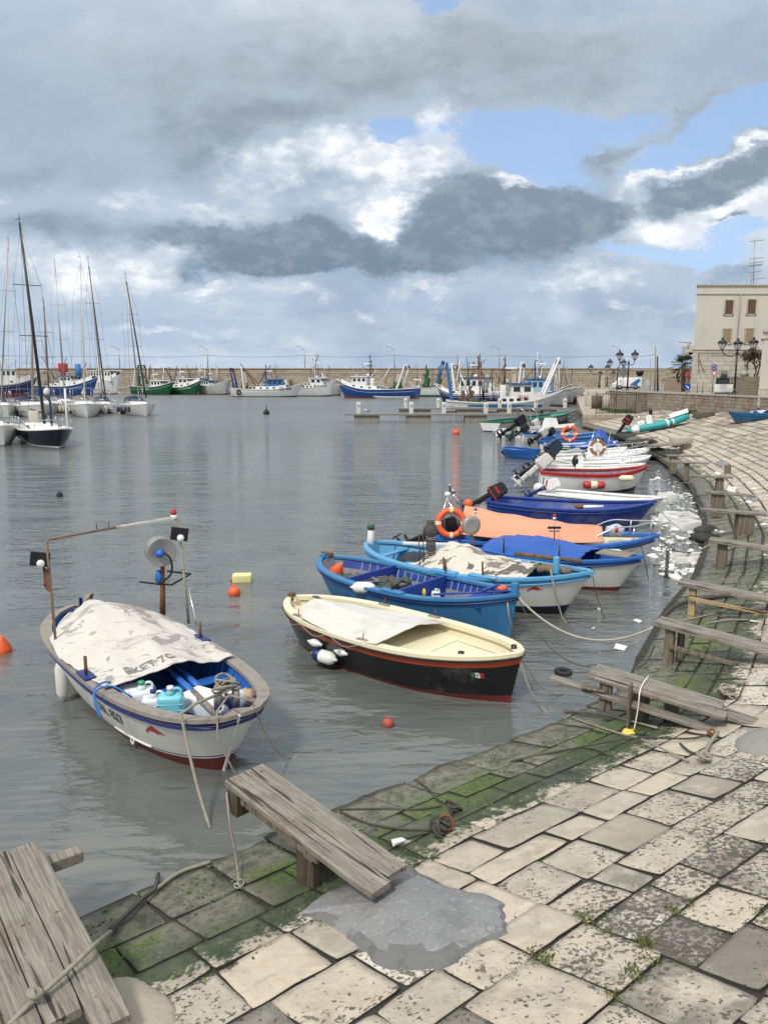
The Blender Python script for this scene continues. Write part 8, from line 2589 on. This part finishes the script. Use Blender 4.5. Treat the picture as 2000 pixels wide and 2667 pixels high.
for r_, m, dy in ((.34, M_sred, 0), (.22, M_swhite, .016)):
    mb = MB(); pts = [(q0.x + r_ * math.sin(a_), q0.z + .03 - r_ * math.cos(a_)) for a_ in (0, 2 * math.pi / 3, 4 * math.pi / 3)]
    mb.prism(pts, 62 - dy - .012, 62 - dy, m); mb.build('triangle_plate', t, True)
t, p = sign('road_sign', 'round red and violet no stopping sign by the left corner of the building', 988, 1198, 70, .25, 0)
disc(t, p, .27, M_sred, 0); disc(t, p, .2, paint('faded_violet', (.25, .15, .38), .5), .014)
mb = MB()
for s_ in (-1, 1): mb.box((p.x, 70 - .035, p.z), (.06, .012 + .003 * s_, .5), M_sred, ry=s_ * R(45))
mb.build('red_cross', t, True)
t, p = sign('road_sign', 'blue keep right sign with a white arrow low by the parapet', 985, 1300, 62, .25, 0)
disc(t, p, .27, M_sblue, 0)
mb = MB(); MM = Matrix.Translation((p.x, 62 - .02, p.z)) @ Matrix.Rotation(R(45), 4, 'Y')
mb.add([(-.16, 0, .025), (-.16, 0, -.025), (.04, 0, -.025), (.04, 0, .025)], [(0, 1, 2, 3)], M_swhite, False, MM); mb.add([(.03, -.002, .11), (.03, -.002, -.11), (.17, -.002, 0)], [(0, 1, 2)], M_swhite, False, MM); mb.build('white_arrow', t, True)
t, p = sign('road_sign', 'backs of a round and a triangular sign beyond the two lantern lamps', 457, 1160, 96, .3, 0)
disc(t, p, .38, M_sgrey, 0)
q0 = zb4(457, 1195, 96); mb = MB(); mb.prism([(q0.x + .5 * math.sin(a_), q0.z - .5 * math.cos(a_)) for a_ in (0, 2 * math.pi / 3, 4 * math.pi / 3)], 95.9, 95.98, M_sgrey); mb.build('triangle_plate', t, True)
for (xa, ya, Y, r_, lb) in [(722, 965, 110, .1, 'tall thin pole right of the white van, tallest of three'), (737, 1045, 108, .14, 'thick dark leaning pole right of the tallest one'), (682, 1060, 112, .05, 'thin grey pole left of the tallest one')]:
    a_ = zb4(xa, ya, Y); b_ = zb4(xa - 6 if r_ < .12 else xa + 4, 1320, Y)
    mb = MB(); mb.tube([(b_.x, Y, 2.6), (a_.x, Y, a_.z)], [r_, r_ * .8], M_rope if r_ < .12 else M_ropedark, 6); one('pole', mb, lb, 'pole')
for (xa, ya, lb) in [(1078, 1185, 'thin dark post standing against the stone base of the building, left one'), (1122, 1180, 'thin grey post standing against the stone base of the building, right one')]:
    a_ = zb4(xa, ya, 64); mb = MB(); mb.cyl((a_.x, 64, 2.6), (a_.x, 64, a_.z), .04, M_metal, n=6); one('post', mb, lb, 'post')


# white van box with blue chaise mark
def van():
    Y = 126
    a_, b_ = zb4(440, 1222, Y), zb4(604, 1312, Y)
    z1 = a_.z; z0 = 3.1
    t = thing('box_truck', 'white box truck with a stepped blue mark on its side, behind the lamp posts', 'truck', ((a_.x + b_.x) / 2, Y, 2.65))
    mb = MB(); mb.bbox(((a_.x + b_.x) / 2, Y + 1.0, (z0 + z1) / 2), (b_.x - a_.x, 2.0, z1 - z0), M_white, .04); mb.build('cargo_box', t, True)
    c = zb4(385, 1300, Y).x
    mb = MB(); mb.prism([(c, 2.95), (c, 3.5), (c + .5, 3.75), (c + .9, z1 - .25), (a_.x, z1 - .1), (a_.x, 2.95)], Y + .05, Y + 1.95, M_white); cabo = mb.build('cab', t, True)
    mb = MB(); mb.prism([(c + .75, 3.7), (c + 1.0, z1 - .42), (a_.x - .15, z1 - .42), (a_.x - .15, 3.7)], Y + .02, Y + .06, M_glass); mb.build('window', cabo, True)
    mb = MB(); mb.box(((c + b_.x) / 2, Y + 1, 2.98), (b_.x - c - .3, 1.6, .2), M_black); mb.build('chassis', t, True)
    for wx in (c + .8, b_.x - .9):
        mb = MB(); mb.cyl((wx, Y - .02, 3.0), (wx, Y + .25, 3.0), .36, M_rubber, n=16); wo = mb.build('wheel', t, True)
        mb = MB(); mb.cyl((wx, Y - .04, 3.0), (wx, Y - .01, 3.0), .18, M_metal, n=12); mb.build('rim', wo, True)
    mp = lambda x, y: (zb4(x, y, Y - .02).x, zb4(x, y, Y - .02).z)
    for k, (off, m) in enumerate(((0, paint('mark_blue', (.02, .12, .40), .4)), (9, paint('mark_light', (.10, .35, .62), .4)), (18, paint('mark_blue', (0, 0, 0))))):
        poly = [(510, 1290 - off * .4), (548, 1268 - off * .8), (568, 1238 + off * .1), (592, 1230 + off), (598, 1240 + off), (578, 1262 + off * .2), (572, 1285 - off * .3), (545, 1290 - off * .3)]
        mb = MB(); mb.prism([mp(x, y) for x, y in poly], Y - .012 - .012 * k, Y - .002 - .012 * k, m); mb.build('blue_mark', t, True)


van()


def pickup():
    Y = 59.0
    a_, b_ = zb4(1224, 1268, Y), zb4(1403, 1330, Y)
    x0_, x1_ = a_.x, b_.x; cx = (x0_ + x1_) / 2; w = x1_ - x0_
    zt = zb4(1300, 1228, Y).z; zg = zb4(1300, 1270, Y).z
    t = thing('pickup_truck', 'dark flatbed truck with a white tailgate seen from behind over the parapet', 'truck', (cx, Y, 2.65))
    mb = MB(); mb.box((cx, Y + 1.1, 3.28), (w, 2.2, .1), M_black); mb.build('flatbed', t, True)
    mb = MB(); mb.bbox((cx, Y, (zg + 3.35) / 2), (w, .05, zg - 3.35), M_white, .015); go = mb.build('tailgate', t, True)
    mb = MB(); mb.box((cx, Y - .03, zg - .02), (w, .03, .05), M_black); mb.box((cx, Y - .03, 3.42), (w, .03, .04), M_black); mb.build('trim', go, True)
    for sd in (-1, 1):
        mb = MB(); mb.bbox((cx + sd * w / 2, Y + 1.1, (zg + 3.35) / 2), (.04, 2.15, zg - 3.35), M_white, .01); mb.build('side_board', t, True)
        mb = MB(); mb.box((cx + sd * w * .36, Y - .04, 3.18), (.3, .05, .12), M_red); mb.build('tail_light', t, True)
        mb = MB(); mb.cyl((cx + sd * w * .36 - .1, Y + .9, 2.98), (cx + sd * w * .36 + .1, Y + .9, 2.98), .33, M_rubber, n=16); mb.build('wheel', t, True)
    mb = MB(); mb.prism([(Y + 2.3, 3.0), (Y + 2.3, zt), (Y + 3.3, zt), (Y + 4.1, 3.7), (Y + 4.4, 3.6), (Y + 4.4, 3.0)], -w * .46, w * .46, M_black, Matrix.Translation((cx, 0, 0)) @ Matrix(((0, 1, 0, 0), (1, 0, 0, 0), (0, 0, 1, 0), (0, 0, 0, 1)))); co = mb.build('cab', t, True)
    mb = MB(); mb.box((cx, Y + 2.28, zt - .32), (w * .75, .03, .38), M_glass); mb.build('rear_window', co, True)
    mb = MB(); mb.tube([(cx - w * .45, Y + 2.2, 3.3), (cx - w * .45, Y + 2.2, zt + .06), (cx + w * .45, Y + 2.2, zt + .06), (cx + w * .45, Y + 2.2, 3.3)], .03, M_black, 5)
    for k in range(9): mb.box((cx - w * .4 + w * .1 * k, Y + 2.2, zt + .1), (.04, .04, .07), M_rust)
    mb.build('rack', t, True)
    t.rotation_euler = (0, 0, -.40)


pickup()


# iron fence on the quay platform
def fence():
    z0, z1 = 1.2, 3.15
    pts = [(19.4, 71.0), (23.0, 71.0), (26.4, 70.6)]
    t = thing('iron_fence', 'black iron railing of thin upright bars standing on the pale quay blocks', 'fence', (19.4, 71, 1.2))
    P = [Vector((x, y, 0)) for x, y in pts]
    for a_, b_ in zip(P, P[1:]):
        L = (b_ - a_).length; n = int(L / .15)
        mb = MB()
        for zz_ in (z0 + .15, z1 - .15): mb.tube([a_ + Vector((0, 0, zz_)), b_ + Vector((0, 0, zz_))], .022, M_rubber, 5)
        for k in range(n + 1):
            p = a_.lerp(b_, k / n); mb.cyl(p + Vector((0, 0, z0 + .05)), p + Vector((0, 0, z1)), .018, M_rubber, n=4)
        mb.build('bar_panel', t, True)
        for f in (0, .5):
            p = a_.lerp(b_, f); mb = MB(); mb.box((p.x, p.y, (z0 + z1) / 2), (.06, .06, z1 - z0 + .05), M_rubber); mb.build('fence_post', t, True)


fence()
mb = MB(); mb.bbox((0, 0, .35), (.75, .04, .7), M_white, .01); one('white_board', mb, 'small white board leaning on the iron railing', 'board', loc=zb4(885, 1500, 71.2) * Vector((1, 1, 0)) + Vector((0, 0, 1.22)) if False else (zb4(885, 1500, 70.4).x, 70.7, 1.21))
# stone drums and blocks on the quay, stacked blocks farther on
M_palestone = paint('pale_concrete', (.48, .44, .37), .85, .5, (.25, .22, .18), 2, bump=.4)
for (px, Y, w_, h_, lb) in [(322, 82, 1.0, 1.5, 'pale concrete drum on the quay behind the railing, nearer one'), (288, 86, .95, 1.4, 'pale concrete drum on the quay behind the railing, farther one')]:
    p = zb4(px, 1400, Y); mb = MB(); mb.lathe([(w_ / 2, 0), (w_ / 2, h_), (w_ / 2 - .08, h_ + .05), (0, h_ + .05)], M_palestone, 18); one('concrete_drum', mb, lb, 'concrete drum', loc=(p.x, Y, 1.2))
p = zb4(200, 1340, 92); mb = MB(); mb.bbox((0, 0, .6), (1.4, 1.2, 1.2), M_palestone, .06); mb.bbox((-.1, 0, 1.5), (.9, .8, .6), M_palestone, .06); one('stone_pile', mb, 'two pale stone blocks stacked at the quay edge below the third lamp', 'stone', loc=(p.x, 92, 1.2))
mb = MB(); mb.cyl((0, 0, 0), (0, 0, 1.4), .6, paint('brown_barrel', (.12, .085, .07), .8, .4)); p = zb4(240, 1360, 84); one('brown_barrel', mb, 'brown barrel behind the left end of the iron railing', 'barrel', loc=(p.x, 84, 1.2))
# weeds at the foot of the parapet and on the quay
rnd = random.Random(12)
for (px, py, Y, r, n, lb) in [(310, 1420, 79, (.6, .8, .12), 350, 'low green weeds beside the pale concrete drums'), (440, 1470, 74.5, (1.5, 1.2, .13), 900, 'largest patch of green weeds behind the iron railing'), (860, 1525, 69.3, (.9, .4, .25), 600, 'green weed patch at the right foot of the railing'), (960, 1500, 66.5, (.5, 1.2, .3), 700, 'weeds growing along the foot of the parapet wall'),
                              (405, 1400, 80, (.3, .4, .5), 400, 'leafy plant hanging on the parapet stones'), (1010, 1530, 62, (.5, .8, .18), 300, 'last small weed tuft near the dark slab by the parapet')]:
    p = zb4(px, py, Y)
    z = 1.25 if Y > 70 else on_ramp((1480 + px * .31344) / S, (600 + py * .31344) / S).z
    if px in (405,): z = 1.9
    mb = MB(); leaves(mb, (p.x, Y, z + r[2] * .6), r, n, M_leaf, .16, rnd)
    one('weed_patch', mb, lb, 'weeds', weld=False)
p = on_ramp((1480 + 1120 * .31344) / S, (600 + 1558 * .31344) / S)
mb = MB(); mb.bbox((0, 0, .2), (1.5, .5, .45), paint('dark_slab', (.12, .10, .08), .9, .5, bump=.6), .04); one('dark_slab', mb, 'dark flat slab lying at the foot of the parapet wall', 'slab', loc=p, rz=.1)
rope(sag(zb4(1380, 1318, 55.5), on_ramp((1480 + 1060 * .31344) / S, (600 + 1560 * .31344) / S) + Vector((0, 0, .1)), .3, 12), 'pale rope running from the parapet down to the dark slab', .03, M_rope)
# distant shrubs over the low brown wall
mb = MB(); p = zb4(850, 1232, 125); leaves(mb, (p.x + 2, 125, p.z - .4), (3.5, 1, .7), 700, leaf_mat('dark_leaf', (.02, .035, .015), (.04, .06, .025)), .3, rnd); one('shrub', mb, 'dark low shrubs showing over the brown wall', 'shrubs', weld=False)
# person-high bollards and a seagull
for (px, py, lb) in [(243, 470, 'seagull')]:
    pass
t = thing('seagull', 'small grey and white gull standing on the nearer finger pier', 'gull', (PX(793, 79.6), 79.6, .87))
p0 = t.location
mb = MB(); mb.ball(p0 + Vector((0, 0, .28)), .14, paint('gull_grey', (.25, .26, .27), .7), (1.6, .8, .9), 12); mb.ball(p0 + Vector((-.2, 0, .42)), .075, M_white, (1, 1, 1), 10); mb.tube([p0 + Vector((-.12, 0, .32)), p0 + Vector((-.2, 0, .42))], [.07, .06], M_white, 8); mb.tube([p0 + Vector((-.26, 0, .41)), p0 + Vector((-.33, 0, .40))], [.02, .005], M_yellow, 5)
mb.tube([p0 + Vector((.15, 0, .27)), p0 + Vector((.36, 0, .24))], [.07, .02], M_rubber, 6)
for sd in (-.04, .04): mb.tube([p0 + Vector((0, sd, .2)), p0 + Vector((0, sd, 0))], .012, M_yellow, 4)
mb.build('body', t, True)
